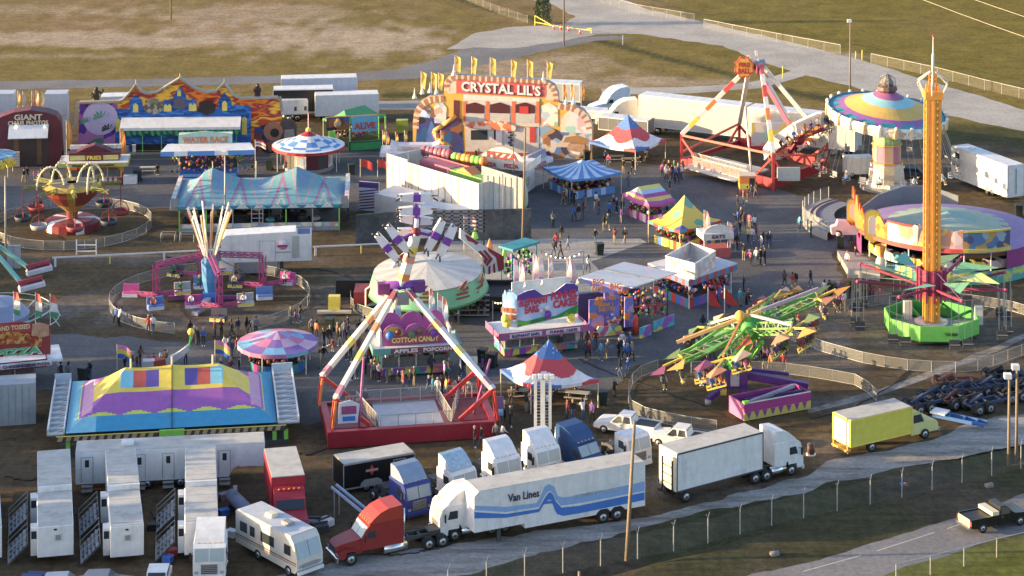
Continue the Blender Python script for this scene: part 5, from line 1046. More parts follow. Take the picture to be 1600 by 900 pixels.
for a,c in((x0-.8,x0+L*.44),(x0+L*.56,x1+.8)):
 b.box(a,c,-.5,-.3,zE-.55,zE-.1,P((.07,.05,.035)));b.box(a,c,-.52,-.5,zE-.12,zE-.04,LEMON);n_=int((c-a)/.7)
 for i in range(n_):b.prism([(a+i*.7+.1,zE-.5),(a+i*.7+.5,zE-.5),(a+i*.7+.62,zE-.15),(a+i*.7+.22,zE-.15)],-.53,-.505,TAN)
b.box(x0+L*.44+.01,x0+L*.56-.01,-.55,-.3,zE-.75,zE,LIME);b.build('rounding_board',t)
for x,w_ in((x0-1.6,1.5),(x1+.1,1.9)):
 b=B();b.box(x,x+w_,.2,D_,zE-.25,zE-.15,GALV)
 for i in range(11):y=.2+i*(D_-.4)/10;b.box(x,x+w_,y,y+.12,zE-.15,zE+.0,WHITE);b.beam((x,y,zE-.1),(x+w_,y+1.1,zE-.1),.06,.06,WHITE)if i<10 else 0
 b.box(x,x+.12,.2,D_,zE-.15,zE+.35,WHITE);b.box(x+w_-.12,x+w_,.2,D_,zE-.15,zE+.35,WHITE);b.box(x,x+w_,D_-.1,D_+.1,zE-.15,zE+.75,P((.4,.52,.62)));b.build('folded_truss',t)
for i,x in enumerate((x0+.2,x1-.2,x1+.8)):
 for y in(-.2,D_-.3):p=B();p.box(x-.18,x+.18,y-.1,y+.15,.5,zE-.6,LIME);p.build('post',t)
for x in(x0+L*.30,x0+L*.5,x0+L*.70):p=B();p.tube((x,6.5,.5),(x,6.5,zRg+1.3),.09,CREAM,6);p.build('tent_pole',t)
# ---- Food stands
def fascia_text(b,s,x,z,w_,h_,m,y):b.text(s,x,z,w_,h_,m,y,bold=.02)
def stand(f,x0,x1,dep,zc,wall_m,base_m,label,name='food_stand',awn=1.0,awn_m=WHITE,zaw=2.6,fas_m=MAROON,win=True,zr=None,strip=None):
 """concession trailer with a wrap-round awning fascia"""
 t=f.thing(name,label,'food stand');b=B();b.box(x0,x1,.0,dep,.2,.95,base_m);b.box(x0,x1,dep*.55,dep,.951,zaw,wall_m)
 for x in(x0,x1-.12):b.box(x,x+.12,0,.12,.951,zaw,wall_m);b.box(x,x+.12,.121,dep*.55,2.1,zaw,wall_m)
 b.box(x0,x1,.0,dep,zaw+.001,zaw+.2,wall_m);b.build('body',t)
 a=B();a.box(x0-awn*.8,x1+awn*.8,-awn,dep+.2,zaw+.201,zaw+.3,awn_m);a.build('awning',t);fz=B();h=zr or.5
 fz.box(x0-awn*.8-.02,x1+awn*.8+.02,-awn-.08,-awn,zaw-.15,zaw-.15+h,fas_m);fz.box(x0-awn*.8-.1,x0-awn*.8-.021,-awn-.02,dep,zaw-.15,zaw-.15+h,fas_m);fz.box(x1+awn*.8+.021,x1+awn*.8+.1,-awn-.02,dep,zaw-.15,zaw-.15+h,fas_m);fz.build('fascia',t)
 n_=max(2,int((x1-x0)/1.5))
 if win:
  for i in range(n_):
   a_=x0+.15+i*(x1-x0-.3)/n_;g=B();g.box(a_+.06,a_+(x1-x0-.3)/n_-.06,.05,.08,1.0,1.9,SHOPG);g.box(a_-.02,a_+.05,.03,.1,.96,2.5,WHITE);g.build('window',t)
 c=B();c.box(x0-.1,x1+.1,-.2,-.005,.9,.96,ALU);c.build('counter',t)
 d=B();rn=random.Random(len(label));
 for i in range(12):x=rn.uniform(x0+.4,x1-.4);d.box(x,x+.3,dep*.3,dep*.5,1.2,1.2+rn.uniform(.3,.9),rn.choice([WHITE,RED,YELL,GREY,CREAM]))
 d.box(x0+.2,x1-.2,dep*.3,dep*.5,1.1,1.2,GREY);d.build('interior_shelves',t);return t
SHOPG=P((.16,.17,.16),rough=.2,var=.5,nsc=3)
BUL=P((1,.75,.4),emit=1.2,rough=.4)
# fries stand
f=Fr((104,290),(190,288));x0,x1=-f.L/2,f.L/2;za=f.q(147,256)[1]
t=stand(f,x0,x1,3.2,1.1,AMBER,P((.45,.03,.03)),'red and yellow fries stand with checked skirt in the upper left midway',zaw=za,fas_m=P((.55,.48,.10)),awn_m=WHITE)
b=B();z0=za+.31;b.box(x0+.3,x1-.3,.3,2.8,z0,z0+1.0,MAROON);b.box(x0+.4,x1-.4,.26,.298,z0+.1,z0+.7,P((.6,.5,.12)));b.prism([(x0+1.2,z0+1.01),(x0+2.2,z0+1.5),(0,z0+1.9),(x1-2.2,z0+1.5),(x1-1.2,z0+1.01)],.6,2.2,MAROON);b.box(x0+.2,x1-.2,2.3,2.7,z0+1.0,z0+1.5,MU_PALE);b.build('roof_sign',t)
b=B();b.box(-1.1,1.1,.2,.255,z0+.02,z0+.85,MAROON);b.text('FRIES',0,z0+.42,1.8,.5,YELL,.19,bold=.03);b.text('FRESH CUT',x0+2,za+.08,2.3,.28,MAROON,-1.1);b.text('LEMONADE',x1-2,za+.08,2.3,.28,MAROON,-1.1);b.build('lettering',t)
b=B()
for i in range(10):b.box(x0+.3+i*(f.L-.6)/10,x0+.3+(i+.55)*(f.L-.6)/10,-.03,-.003,.35,1.0,WHITE)
b.box(x0,x1,-.06,-.003,.2,.3,YELL);b.build('checked_skirt',t)
b=B();b.box(x1+.2,x1+1.9,-.1,1.1,0,1.0,WHITE);o=b.build('freezer',None,f.c,f.rz);tag(o,'white chest freezer at the right end of the fries stand','freezer')
# water game
f=Fr((280,286),(372,284));x0,x1=-f.L/2,f.L/2;zs=f.q(320,243,-1.7)[1]+.75
t=f.thing('water_gun_stand','white and blue awning water game stand hung with toys','game booth');b=B();b.box(x0,x1,0,3.5,.3,1.1,P((.03,.12,.5)));b.box(x0,x1,2.9,3.5,1.101,3.2,DGREY);b.box(x0+.2,x1-.2,-.02,-.003,.75,1.1,SKYB);b.build('body',t)
b=B();zt=zs+.1;b.add([(x0-2.2,-1.6,zt-.3),(x1+2.2,-1.6,zt-.3),(x1+1.5,.88,zt+.05),(x0-1.5,.88,zt+.05)],[(0,1,2,3)],WHITE);k=14
for i in range(k):xa=x0-2.2+i*(x1-x0+4.4)/k;xb=x0-2.2+(i+1)*(x1-x0+4.4)/k;b.add([(xa,-1.6,zt-.3),(xb,-1.6,zt-.3),(xb,-1.75,zt-.85),(xa,-1.75,zt-.85)],[(0,1,2,3)],WHITE if(i//2)%3==1 else BST)
b.build('awning',t)
(sx0,sz1),(sx1,sz0)=f.q(279,207,1),f.q(363,230,1);b=B();b.prism([(sx0,sz0),(sx1,sz0),(sx1,sz1-.3),((sx0+sx1)/2,sz1+.15),(sx0,sz1-.3)],.9,1.1,P((.38,.58,.50)));b.box(sx0,sx1,1.1,2.4,sz1-.45,sz1-.35,OFFW);b.build('roof_sign',t)
b=B();cx=(sx0+sx1)/2;b.text('WATER RACE',cx,(sz0+sz1)/2+.05,(sx1-sx0)*.85,.75,P((.72,.16,.06)),.88,bold=.03);b.box(cx-2,cx+2,.86,.885,sz0+.2,sz0+.4,BLUE);b.build('lettering',t)
b=B();rn=random.Random(6)
for i in range(150):b.ball((rn.uniform(x0-1,x1+2.3),rn.uniform(-1.2,.3),rn.uniform(1.5,zt-.9)),rn.uniform(.1,.22),rn.choice(TOYC),5)
o=b.build('plush_prizes',t);o['kind']='stuff'
for x in(x0,x1):b=B();b.tube((x,0,1.1),(x,0,zt),.06,WHITE,6);b.build('post',t)
# giant chair photo booth
f=Fr((-14,262),(98,259));q=f.Q([(-30,262),(98,262),(93,190),(88,181),(74,176),(47,172),(20,176),(4,182),(-8,188),(-30,190)]);t=f.thing('photo_booth','dark red giant chair photo booth with white awning at the left edge','booth')
def lowz(pts):return[(x,max(0,z))for x,z in pts]
b=B();pts=lowz(f.Q([(-30,246),(98,246),(94,190),(88,181),(74,176),(47,172),(20,176),(4,182),(-8,188),(-30,190)]));pts[0]=(pts[0][0],0);pts[1]=(pts[1][0],0);b.prism(pts,.0,2.6,MAROON);b.build('body',t)
(ax,az),(bx,bz)=f.q(14,197),f.q(76,212);b=B();b.add([(ax,-.02,az),(bx,-.02,az),(bx,-1.4,bz),(ax,-1.4,bz),(ax,-.02,az+.1),(bx,-.02,az+.1),(bx,-1.4,bz+.1),(ax,-1.4,bz+.1)],[(3,2,1,0),(4,5,6,7),(0,1,5,4),(2,3,7,6),(1,2,6,5),(3,0,4,7)],WHITE);b.build('awning',t)
b=B();b.box(ax,bx,-.03,-.003,0.2,az,P((.06,.04,.035)));b.box(ax+.6,ax+1.2,-.05,-.031,.3,az-.9,BROWN);b.box(bx-1.5,bx-.9,-.05,-.031,.3,az-.9,BROWN);b.build('opening',t)
b=B()
for k in range(6):b.box(ax+.05,ax+1.4,-.9+k*.0,-.6,.3+k*.33,.52+k*.33,WHITE)
b.build('white_shelf',t)
b=B();x,z=f.q(44,183);b.text('GIANT',x,z,f.q(66,183)[0]-f.q(22,183)[0],.75,P((.62,.56,.40)),-.02,bold=.03);x,z=f.q(44,192);b.text('CHAIR PHOTOS',x,z,f.q(75,192)[0]-f.q(12,192)[0],.6,P((.62,.56,.40)),-.02,bold=.03);b.build('lettering',t)
for px in(25,70):x,z=f.q(px,198);b=B();b.ball((x,-.25,z),.13,BULB,6);b.build('lamp',t)
f2=Fr((-20,238),(104,236))
for i,(a,c,ty,ty2)in enumerate(((-14,21,147,240),(69,104,147,240))):
 (xa,z1),(xb,_)=f2.q(a,ty),f2.q(c,ty);o_=B();o_.box(xa,xb,0,2.5,0,z1,P((.46,.50,.58),rough=.5));zz=z1*.62;o_.box(xa-.02,xb+.02,-.03,0,zz,zz+.08,P((.3,.35,.45)));o=o_.build('storage_trailer',None,f2.c,f2.rz);tag(o,('tall pale grey trailer end behind the giant chair booth, %s one'%('left','right')[i]),'trailer')
def feather(px,py,ty,hb,cols,label,group,wd=.55,z=0.,lean=0,tilt=0):
 p=G(px,py,z);d=ray(px,ty);h=CH+d.z*(p.y/d.y)-z;t=thing('feather_flag',label,'flag',p,prnd.uniform(-.3,.3),group);b=B();b.tube((0,0,0),(lean,0,h),.03,OFFW,5);b.build('flag_pole',t);b=B();n_=len(cols)
 b.grid(lambda u,v:(lean*(1-v*.5)+u*wd*(.55+.45*math.sin(v*2.6))+tilt*u,.06*math.sin(v*6+u*2),h-v*hb-u*.15),3,8,lambda i,j:cols[(j*n_//8)if n_>2 else i%n_]);b.build('cloth',t);return t
FC=[ORANGE,P((.82,.42,.26)),AMBER,LPINK]
for i,px in enumerate((6,14,28,36,50,57,65,73,81,89)):feather(px,224,143-(i%3),2.2,[FC[i%4],CREAM],('orange and pale feather flag behind the giant chair booth, %s from the left'%['first','second','third','fourth','fifth','sixth','seventh','eighth','ninth','last'][i]),'feather flags behind the giant chair booth',wd=.45)
for px,s in((104,'left'),(188,'right')):feather(px,262,188 if px<150 else 200,3.6,[ORANGE,AMBER],'tall flame orange feather flag at the %s end of the fries stand'%s,'flame coloured feather flags',wd=.75)
b=B();fb=Fr((4,196),(100,196));b.box(-8,8,-.4,1.2,0,4.0,DGREY);
# haunted house
f=Fr((120,243),(448,239));t=f.thing('haunted_funhouse','wide haunted castle funhouse front with three gabled peaks','funhouse');base=lambda px:(f.q(px,242)[0],0.0)
def wallpoly(pts,m,y0=-.0,y1=.5,side=None,name=None):
 b=B();b.prism([(x,max(0,z))for x,z in f.Q(pts)],y0,y1,m,side);return b.build(name or 'facade',t)
wallpoly([(120,243),(448,243),(436,158),(434,152),(378,154),(364,148),(350,130),(338,142),(322,144),(305,138),(281,122),(258,136),(245,144),(230,146),(221,143),(212,132),(203,144),(192,156),(186,158),(124,160)],MU_SUNSET,0,.6,DGREY)
def art(pts,m,y,nm):b=B();b.prism([(x,max(.0,z))for x,z in f.Q(pts)],y-.02,y,m);b.build(nm,t)
art([(122,225),(182,225),(184,161),(125,163)],MU_PURP,-.01,'painted_panel')
b=B();x,z=f.q(157,185);b.prism([(x+2.3*math.cos(a*.35),z+2.2*math.sin(a*.35))for a in range(18)],-.06,-.035,P((.50,.40,.62)));b.build('painted_moon',t)
b=B()
for dx,dz,s in((-1.6,-.4,.9),(.3,.2,1.2),(1.2,-1.4,1.0)):
 for k in range(7):a=k*.5+.2;b.prism([(x+dx,z+dz),(x+dx+s*math.cos(a)*1.1,z+dz+s*math.sin(a)*.8),(x+dx+s*math.cos(a+.2),z+dz+s*math.sin(a+.2)*.7-.15)],-.085,-.065,[P((.06,.30,.16)),BLACK][(dx>1)])
b.build('painted_palms',t)
art([(180,225),(392,225),(392,166),(372,164),(362,165),(362,158),(350,144),(341,158),(341,170),(307,170),(307,156),(292,156),(290,148),(281,136),(272,148),(270,156),(255,156),(255,170),(223,168),(222,156),(212,148),(202,158),(202,170),(180,170)],MU_BRICK,-.025,'painted_castle')
for px,py,w2,h2 in((212,168,4,7),(259,168,3,6),(265,168,3,6),(298,167,3,6),(304,167,3,6),(351,165,4,8),(280,145,3,5),(185,195,4,10),(382,196,4,14)):
 b=B();(xa,za),(xb,zb_)=f.q(px-w2,py-h2),f.q(px+w2,py+h2);b.prism([(xa,zb_),(xb,zb_),(xb,za-.3),((xa+xb)/2,za),(xa,za-.3)],-.07,-.03,P((.78,.62,.06)));b.build('painted_window',t)
for px,py,r_,m_ in((281,162,.9,P((.12,.10,.14))),(240,166,1.25,mural([(.2,.2,.13),(.35,.33,.25),(.12,.1,.08)],2.5)),(323,168,1.15,P((.03,.02,.02)))):
 x,z=f.q(px,py);b=B();b.prism([(x+r_*(1+.2*math.sin(a*2.3))*math.cos(a*.4),z+r_*.85*math.sin(a*.4))for a in range(16)],-.07,-.03,m_);b.build('painted_monster',t)
art([(395,241),(446,241),(440,200),(425,190),(410,196),(398,200)],MU_NIGHT,-.03,'painted_panel');art([(438,241),(462,241),(464,196),(456,185),(442,186),(436,196)],P((.07,.06,.065),var=.5,nsc=1.2),-.06,'painted_portrait_panel')
x,z=f.q(452,212);b=B();b.prism([(x-.5,z-1.3),(x+.3,z-1.2),(x+.75,z-.2),(x+.6,z+.9),(x-.6,z+.8),(x-.7,z-.4)],-.1,-.082,P((.30,.26,.24),var=.4,nsc=3));b.build('painted_face',t)
x,z=f.q(427,205);b=B();b.prism([(x+1.3*math.cos(a*.5),z+1.3*math.sin(a*.5))for a in range(12)],-.09,-.052,P((.36,.15,.08)));b.prism([(x+.6*math.cos(a*.5)+.2,z-.2+.6*math.sin(a*.5))for a in range(12)],-.11,-.092,BLACK);b.build('painted_monster',t)
EDG=P((.36,.32,.24),rough=.6);b=B();ol=f.Q([(120,200),(124,160),(186,158),(192,156),(203,144),(212,132),(221,143),(230,146),(245,144),(258,136),(281,122),(305,138),(322,144),(338,142),(350,130),(364,148),(378,154),(434,152),(438,175)])
for a,c in zip(ol[:-1],ol[1:]):b.beam((a[0],.2,a[1]),(c[0],.2,c[1]),.9,.22,EDG)
for px,py in((212,132),(281,122),(350,130)):x,z=f.q(px,py);b.tube((x,.2,z),(x,.2,z+.6),.06,EDG,5)
b.build('roof_trim',t)
b=B();(xa,za),(xb,zb_)=f.q(188,190,-1.2),f.q(376,196,-1.2);b.add([(xa,-.05,za+.25),(xb,-.05,za+.25),(xb,-1.9,zb_),(xa,-1.9,zb_)],[(0,1,2,3),(3,2,1,0)][:1],WHITE);b.box(xa,xb,-1.95,-1.85,zb_-.35,zb_,WHITE);b.build('awning',t)
b=B();rn=random.Random(1);n_=40
for i in range(n_):x=xa+(xb-xa)*i/n_;h=rn.uniform(.4,.8);b.prism([(x,zb_-.36),(x+.6,zb_-.36),(x+.5,zb_-.36-h),(x+.2,zb_-.4-h*.8)],-1.98,-1.9,[GREEN,DGREEN][i%2])
b.build('green_fringe',t);b=B();b.box(xa+.4,xb-.3,-.02,.0,.1,za,BLACK);b.M=Matrix.Translation((0,-.05,0));b.build('dark_entrance',t)
b=B();b.box(xa+.3,xb-.2,-2.2,-.1,.0,.6,P((.10,.12,.12)));b.build('walkway',t)
for i in range(7):x=xa+.5+i*(xb-xa-1)/6;b=B();b.tube((x,-1.8,.6),(x,-1.8,zb_-.3),.06,GREEN,6);b.build('post',t)
rn=random.Random(12);b=B()
for i in range(20):x=rn.uniform(xa+.6,xb-.6);b.box(x,x+.5,-1.0,-.6,.6,rn.uniform(.9,1.7),rn.choice([WHITE,NAVY,PURP,GREY,BLACK,DGREEN]))
b.box(xa+.5,xb-.5,-1.1,-.5,.58,.62,BLACK);b.build('ride_cars',t)
# ape and hooded statues on the roof line
def statue(px,py,ty,m,hood,label):
 x,z=f.q(px,py,.8);zt=f.q(px,ty,.8)[1];k=(zt-z)/2.0;t2=thing('roof_statue',label,'statue',f.c+f.u*x+f.n*.8+Vector((0,0,z)),f.rz);J=TPL['standing with one arm raised' if not hood else 'standing'];b=B()
 b.lathe([(.45,0),(.5,.5),(.42,1.0),(.5,1.35),(.3,1.6),(.1,1.65)],m,10,smooth=True,sy=.7);b.ball((.05,-.1,1.8),.27,m,8)
 if not hood:b.path([(.4,0,1.4),(.8,-.1,1.1),(1.0,-.2,1.5)],.14,m,6);b.path([(-.4,0,1.4),(-.65,-.2,.9),(-.5,-.4,.5)],.15,m,6);b.ball((1.0,-.2,1.6),.17,m,6)
 else:b.ball((0,-.28,1.78),.13,P((.2,.22,.15)),6);b.path([(.4,0,1.4),(.5,-.2,.9),(.2,-.4,.9)],.12,m,6);b.path([(-.4,0,1.4),(-.5,-.2,.9),(-.2,-.4,.9)],.12,m,6)
 o=b.build('figure',t2);o.scale=(k,)*3
statue(150,158,136,P((.035,.035,.02)),False,'dark ape statue standing on the left end of the haunted house');statue(402,152,131,P((.04,.015,.015)),True,'dark hooded statue on the right end of the haunted house')
# white trailer behind, left of the centre gable
for(a,b2,ty,dep_,zt_,lb,m_)in(((158,190),(230,188),152,2.6,4,'white trailer roof behind the left gable of the haunted house',WHITE),((440,172),(558,169),124,2.6,4,'long white trailer farthest back near the service road',P((.62,.66,.74),rough=.5)),((427,188),(521,186),141,2.6,4,'black sided trailer between two white trailers',BLACK),((434,191),(481,189),158,2.5,4,'short white trailer with three slots right of the haunted house',WHITE),((493,193),(592,190),150,2.6,4,'white trailer directly behind the green show tent',P((.66,.68,.74),rough=.5)),((787,165),(906,171),126,2.6,4,'pale grey trailer directly behind the saloon funhouse',P((.42,.44,.46),rough=.4)),((998,207),(1165,227),147,2.7,4,'long white trailer behind the pendulum ride, left one',P((.60,.57,.51),rough=.5)),((1168,228),(1335,249),166,2.7,4,'long white trailer behind the pendulum ride, right one',P((.58,.56,.53),rough=.5)),((900,195),(960,199),172,2.6,3,'low white trailer under the saloon funhouse end',P((.5,.54,.6))),((935,214),(1012,222),182,2.5,3,'dark grey roofed wagon behind the far flag tent',P((.16,.17,.19)))):
 f3=Fr(a,b2);zt_=f3.q(b2[0],ty+(b2[1]-a[1]))[1];t3=f3.thing('box_trailer',lb,'trailer');van_body(t3,f3.L,dep_,1.0,zt_,m_,ribs=(m_ is not BLACK),roof=WHITE if zt_ else ROOFW)
 for sx in(-f3.L/2+1.6,-f3.L/2+2.8,f3.L/2-1.5):wheels(t3,[(sx,.02,-1),(sx,dep_-.02,1)],.48,.3)
 if 'three slots' in lb:
  for k in(-1.9,.2,1.6):b=B();b.box(k,k+.35,-.04,-.003,1.5,zt_-.9,DGREY);b.build('slot',t3)
tractor('conv',G(922,182),R(205),P((.62,.70,.82),rough=.35),'pale blue nosed tractor with raked fairing beyond the saloon funhouse',frame_len=3.4,sleeper=1.2)
tractor('conv',G(930,199),R(187),P((.78,.74,.64),rough=.4),'cream tractor hitched before the long white trailer, facing left',frame_len=2.0,sleeper=1.3)
b=B();b.box(-.8,.8,0,1.2,0,1.7,P((.45,.50,.03)));o=b.build('yellow_crate',None,G(628,208),0);tag(o,'yellow green box standing left of the saloon funhouse','crate')
# saloon funhouse
f=Fr((652,238),(926,249));t=f.thing('saloon_funhouse','tall western saloon funhouse front with big arched name sign','funhouse');OC=P((.74,.40,.03),rough=.5);BRK=P((.42,.17,.12),rough=.6);BRC=P((.74,.54,.40),rough=.6)
wallpoly([(645,240),(645,190),(648,172),(658,158),(672,150),(694,148),(694,128),(700,120),(712,117),(790,121),(854,126),(866,133),(872,146),(873,160),(896,164),(912,172),(922,186),(926,200),(926,249)],OC,0,1.0,GREY)
def bricks(path,w_,m1,m2,y0=-.08,y1=.25):
 b=B();P2=f.Q(path);pts=[]
 for a,c in zip(P2[:-1],P2[1:]):
  n_=max(1,int(math.dist(a,c)/.38))
  for i in range(n_):pts.append((a[0]+(c[0]-a[0])*i/n_,a[1]+(c[1]-a[1])*i/n_))
 pts.append(P2[-1])
 for i,(a,c)in enumerate(zip(pts[:-1],pts[1:])):
  dx,dz=c[0]-a[0],c[1]-a[1];l=math.hypot(dx,dz);nx,nz=dz/l*w_,-dx/l*w_;k=.72
  b.prism([(a[0],a[1]),(a[0]+dx*k,a[1]+dz*k),(a[0]+dx*k+nx,a[1]+dz*k+nz),(a[0]+nx,a[1]+nz)],y0,y1,m1 if i%2 else m2)
 b.build('brick_rim',t)
bricks([(645,200),(646,180),(650,168),(658,158),(672,151),(694,149)],.8,BRK,BRC);bricks([(694,142),(694,130),(700,121),(712,117),(790,121),(854,126),(866,133),(872,146),(873,160)],.7,BRK,BRC);bricks([(873,161),(896,165),(912,173),(922,187),(926,202)],.8,BRK,BRC)
art([(700,146),(713,146),(713,122),(704,124),(699,132)],BRC,-.03,'painted_panel');art([(852,156),(866,157),(864,138),(852,132)],BRC,-.03,'painted_panel')
art([(713,145),(853,152),(853,131),(713,123)],P((.70,.10,.09),rough=.4),-.06,'name_board');SHD=P((.12,.05,.12));
(xa,za),(xb,zb_)=f.q(721,134),f.q(845,142);b=B();sl=(zb_-za)/(xb-xa);cx,cz=(xa+xb)/2,(za+zb_)/2;b.text("CRYSTAL LIL'S",cx+.12,cz-.1,xb-xa,1.35,SHD,-.09,bold=.035,slant=sl);b.text("CRYSTAL LIL'S",cx,cz,xb-xa,1.35,P((.78,.74,.70)),-.14,bold=.03,slant=sl);b.build('lettering',t)
art([(724,158),(843,162),(843,154),(724,147)],OFFW,-.05,'balcony_roof');art([(724,195),(843,198),(843,160),(724,155)],P((.60,.52,.46)),-.06,'balcony_wall')
for a,c in((728,757),(766,797),(806,836)):
 art([(a,176),(c,177),(c,165),((a+c)/2,159.5),(a,163)],P((.08,.01,.02)),-.12,'arched_window');art([(a,191),(c,192),(c,178),(a,177)],P((.5,.47,.44)),-.11,'balcony_panel')
 if a==806:art([(812,177),(826,177.5),(826,166),(812,165.5)],RED,-.15,'curtain')
for a in(759,800,838,724):art([(a,192),(a+5,192),(a+5,158),(a,158)],P((.72,.14,.03)),-.10,'pillar')
art([(728,199),(805,204),(808,198),(790,189),(768,188),(750,190),(734,190),(726,186)],mural([(.7,.12,.07),(.8,.6,.45),(.68,.2,.1)],1.6),-.3,'ornate_scroll_panel')
art([(728,240),(842,244),(842,200),(728,197)],P((.56,.50,.46),dirt=.2),-.08,'lower_wall')
for a,c in((736,762),(772,776)):art([(a,218),(c,218),(c,203),(a,203)],GLASS,-.12,'window')
art([(775,226),(785,226),(785,203),(775,203)],P((.75,.62,.6)),-.16,'barber_pole');art([(828,222),(836,222),(836,198),(828,198)],RED,-.16,'barber_pole')
for k in range(6):art([(794+k%2*3,205+k*4),(800+k%2*3,205+k*4),(800+k%2*3,208+k*4),(794+k%2*3,208+k*4)],BLACK if k%2 else DPURP,-.16,'checker')
art([(728,240),(842,244),(842,239),(728,236)],P((.35,.05,.03)),-.2,'kick_board')
art([(649,238),(724,240),(722,186),(700,182),(680,186),(665,178),(652,186)],MU_NIGHT,-.03,'painted_crowd');art([(655,182),(672,184),(674,168),(664,166),(655,172)],MU_AIR,-.05,'painted_window');art([(668,205),(664,232),(680,234),(680,198),(674,188)],P((.08,.18,.5),var=.5),-.06,'painted_figure')
art([(679,192),(697,193),(698,168),(692,160),(684,160),(678,168)],MU_OLD,-.05,'painted_figure')
art([(650,170),(662,158),(676,170),(682,182),(674,184),(664,172)],P((.25,.11,.04)),-.05,'painted_arch');b=B()
x0_,z0_=f.q(712,184,-1);pts=[(x0_,-.6,z0_),(x0_-1.6,-1.5,z0_-1.1),(x0_-2.6,-2.2,z0_-1.7),(x0_-2.0,-3.0,z0_-2.6),(x0_-.4,-3.1,z0_-3.4),(x0_-.4,-2.6,z0_-4.1),(x0_-1.6,-2.6,z0_-4.8),(x0_-2.8,-2.8,z0_-5.2)]
for a,c in zip(pts[:-1],pts[1:]):b.tube(a,c,.42,P((.30,.04,.10)),8);b.tube((a[0],a[1]-.12,a[2]+.12),(c[0],c[1]-.12,c[2]+.12),.33,AMBER,8)
b.build('spiral_slide',t);art([(709,190),(718,190),(718,157),(709,156)],MAROON,-.07,'doorway')
art([(845,196),(872,197),(872,168),(858,160),(845,166)],MU_OLD,-.04,'painted_figure');art([(876,206),(925,209),(925,195),(918,178),(905,170),(890,172),(876,184)],mural([(.35,.55,.5),(.6,.62,.62),(.75,.6,.45),(.2,.38,.5),(.62,.4,.42)],1.0),-.05,'painted_saloon_scene')
art([(836,245),(925,248),(925,208),(876,205),(845,193),(836,193)],MU_WEST,-.035,'painted_scene')
art([(880,222),(884,214),(893,213),(903,211),(915,216),(924,224),(912,224),(896,222)],P((.36,.18,.05)),-.08,'painted_hat');art([(888,224),(914,225),(914,240),(904,246),(892,242),(886,232)],P((.48,.28,.17),var=.4,nsc=2.5),-.07,'painted_face');art([(891,235),(908,238),(905,242),(895,240)],WHITE,-.10,'painted_teeth')
for i,(px,py)in enumerate([(648,152),(660,145),(672,143),(682,145),(709,116),(849,126),(884,161),(896,161)]):
 x,z=f.q(px,py,.3);b=B();b.lathe([(.02,z+1.3),(.1,z+.5),(.34,z-.1)],WHITE,8,cx=x,cy=.2);b.build('lamp_shade',t)
for i,(px,ty,by)in enumerate([(658,111,132),(674,112,132),(685,113,134),(711,86,107),(737,88,109),(766,89,110),(799,93,112),(824,93,114),(855,95,116)]):
 x,z=f.q(px,by+12 if i>2 else by+16,.6);z2=f.q(px,ty,.6)[1];p=f.c+f.u*x+f.n*.6;p.z=z;t2=thing('feather_flag','yellow and orange feather flag on the saloon funhouse roof, %s from the left'%['first','second','third','fourth','fifth','sixth','seventh','eighth','last'][i],'flag',p,f.rz,'yellow feather flags on the saloon funhouse');h=z2-z
 b=B();b.tube((0,0,0),(0,0,h),.035,OFFW,5);b.build('flag_pole',t2);b=B();b.grid(lambda u,v:(u*.75*(1-.3*v)+.25*v*(i%2),.08*math.sin(v*5),h-v*2.1-u*.35),2,6,lambda a,c:[AMBER,LEMON][a]);b.build('cloth',t2)
for i,(px,py,ty)in enumerate([(880,190,131),(892,191,131),(908,192,130)]):feather(px,py,ty,2.3,[AMBER,ORANGE],'small orange feather flag behind the saloon funhouse right arch, number %s'%['one','two','three'][i],'orange feather flags right of the funhouse',wd=.5)
f=Fr((592,320),(760,345))
# ---------------- more booths in the middle of the midway ----------------
def text_on(t,fr,s,px,py,wpx,h,m,y=0,bold=.02,slant=0,name='lettering'):
 x,z=fr.q(px,py,y);w_=fr.q(px+wpx/2,py,y)[0]-fr.q(px-wpx/2,py,y)[0];b=B();b.text(s,x,z,w_,h,m,y,bold=bold,slant=slant);return b.build(name,t)
def poly(fr,t,pts,m,y,nm,th=.04):b=B();b.prism([(x,max(.0,z))for x,z in fr.Q(pts,y)],y-th,y,m);return b.build(nm,t)
# ball game with tall white back walls
f=Fr((604,306),(748,352));t=f.thing('water_play_game','white walled ball game pit with pink and lime inflatables inside','game booth')
xL,xR=f.q(604,306)[0],f.q(748,352)[0];zt=f.q(604,240)[1];b=B();xm=f.q(636,300)[0];ztm=f.q(735,283)[1];WS=P((.62,.59,.52),rough=.6,dirt=.25)
b.box(xL,xm,0,.15,0,zt,WS);b.box(xm+.01,xR,0,.15,0,ztm,WS);b.box(xL-.0,xL+.12,.16,6,0,zt-.3,WS);b.box(xR-.12,xR,.16,4.2,0,ztm,WS);b.build('canvas_wall',t)
b=B()
for i in range(14):x=xL+(xR-xL)*i/14;b.box(x,x+.06,-.05,-.004,0,(zt if x<xm else ztm)-.05,GREY)
b.build('wall_rib',t);b=B();b.box(xL+2.6,xR-.2,.3,4.6,ztm-1.3,ztm-1.1,P((.16,.13,.13)));b.box(xL+2.6,xR-.2,4.61,4.75,0,ztm-.1,P((.30,.06,.10)));b.build('pit_floor',t)
b=B();b.box(xL+3.2,xL+9,2.6,4.4,ztm-1.09,ztm-.25,P((.42,.10,.16)));b.box(xL+9.2,xR-.6,2.4,4.4,ztm-1.09,ztm-.3,P((.22,.5,.06)));b.prism([(xL+10,ztm-.29),(xL+13,ztm-.29),(xL+11.5,ztm+.3)],2.6,4.2,ORANGE);b.build('inflatable_slide',t)
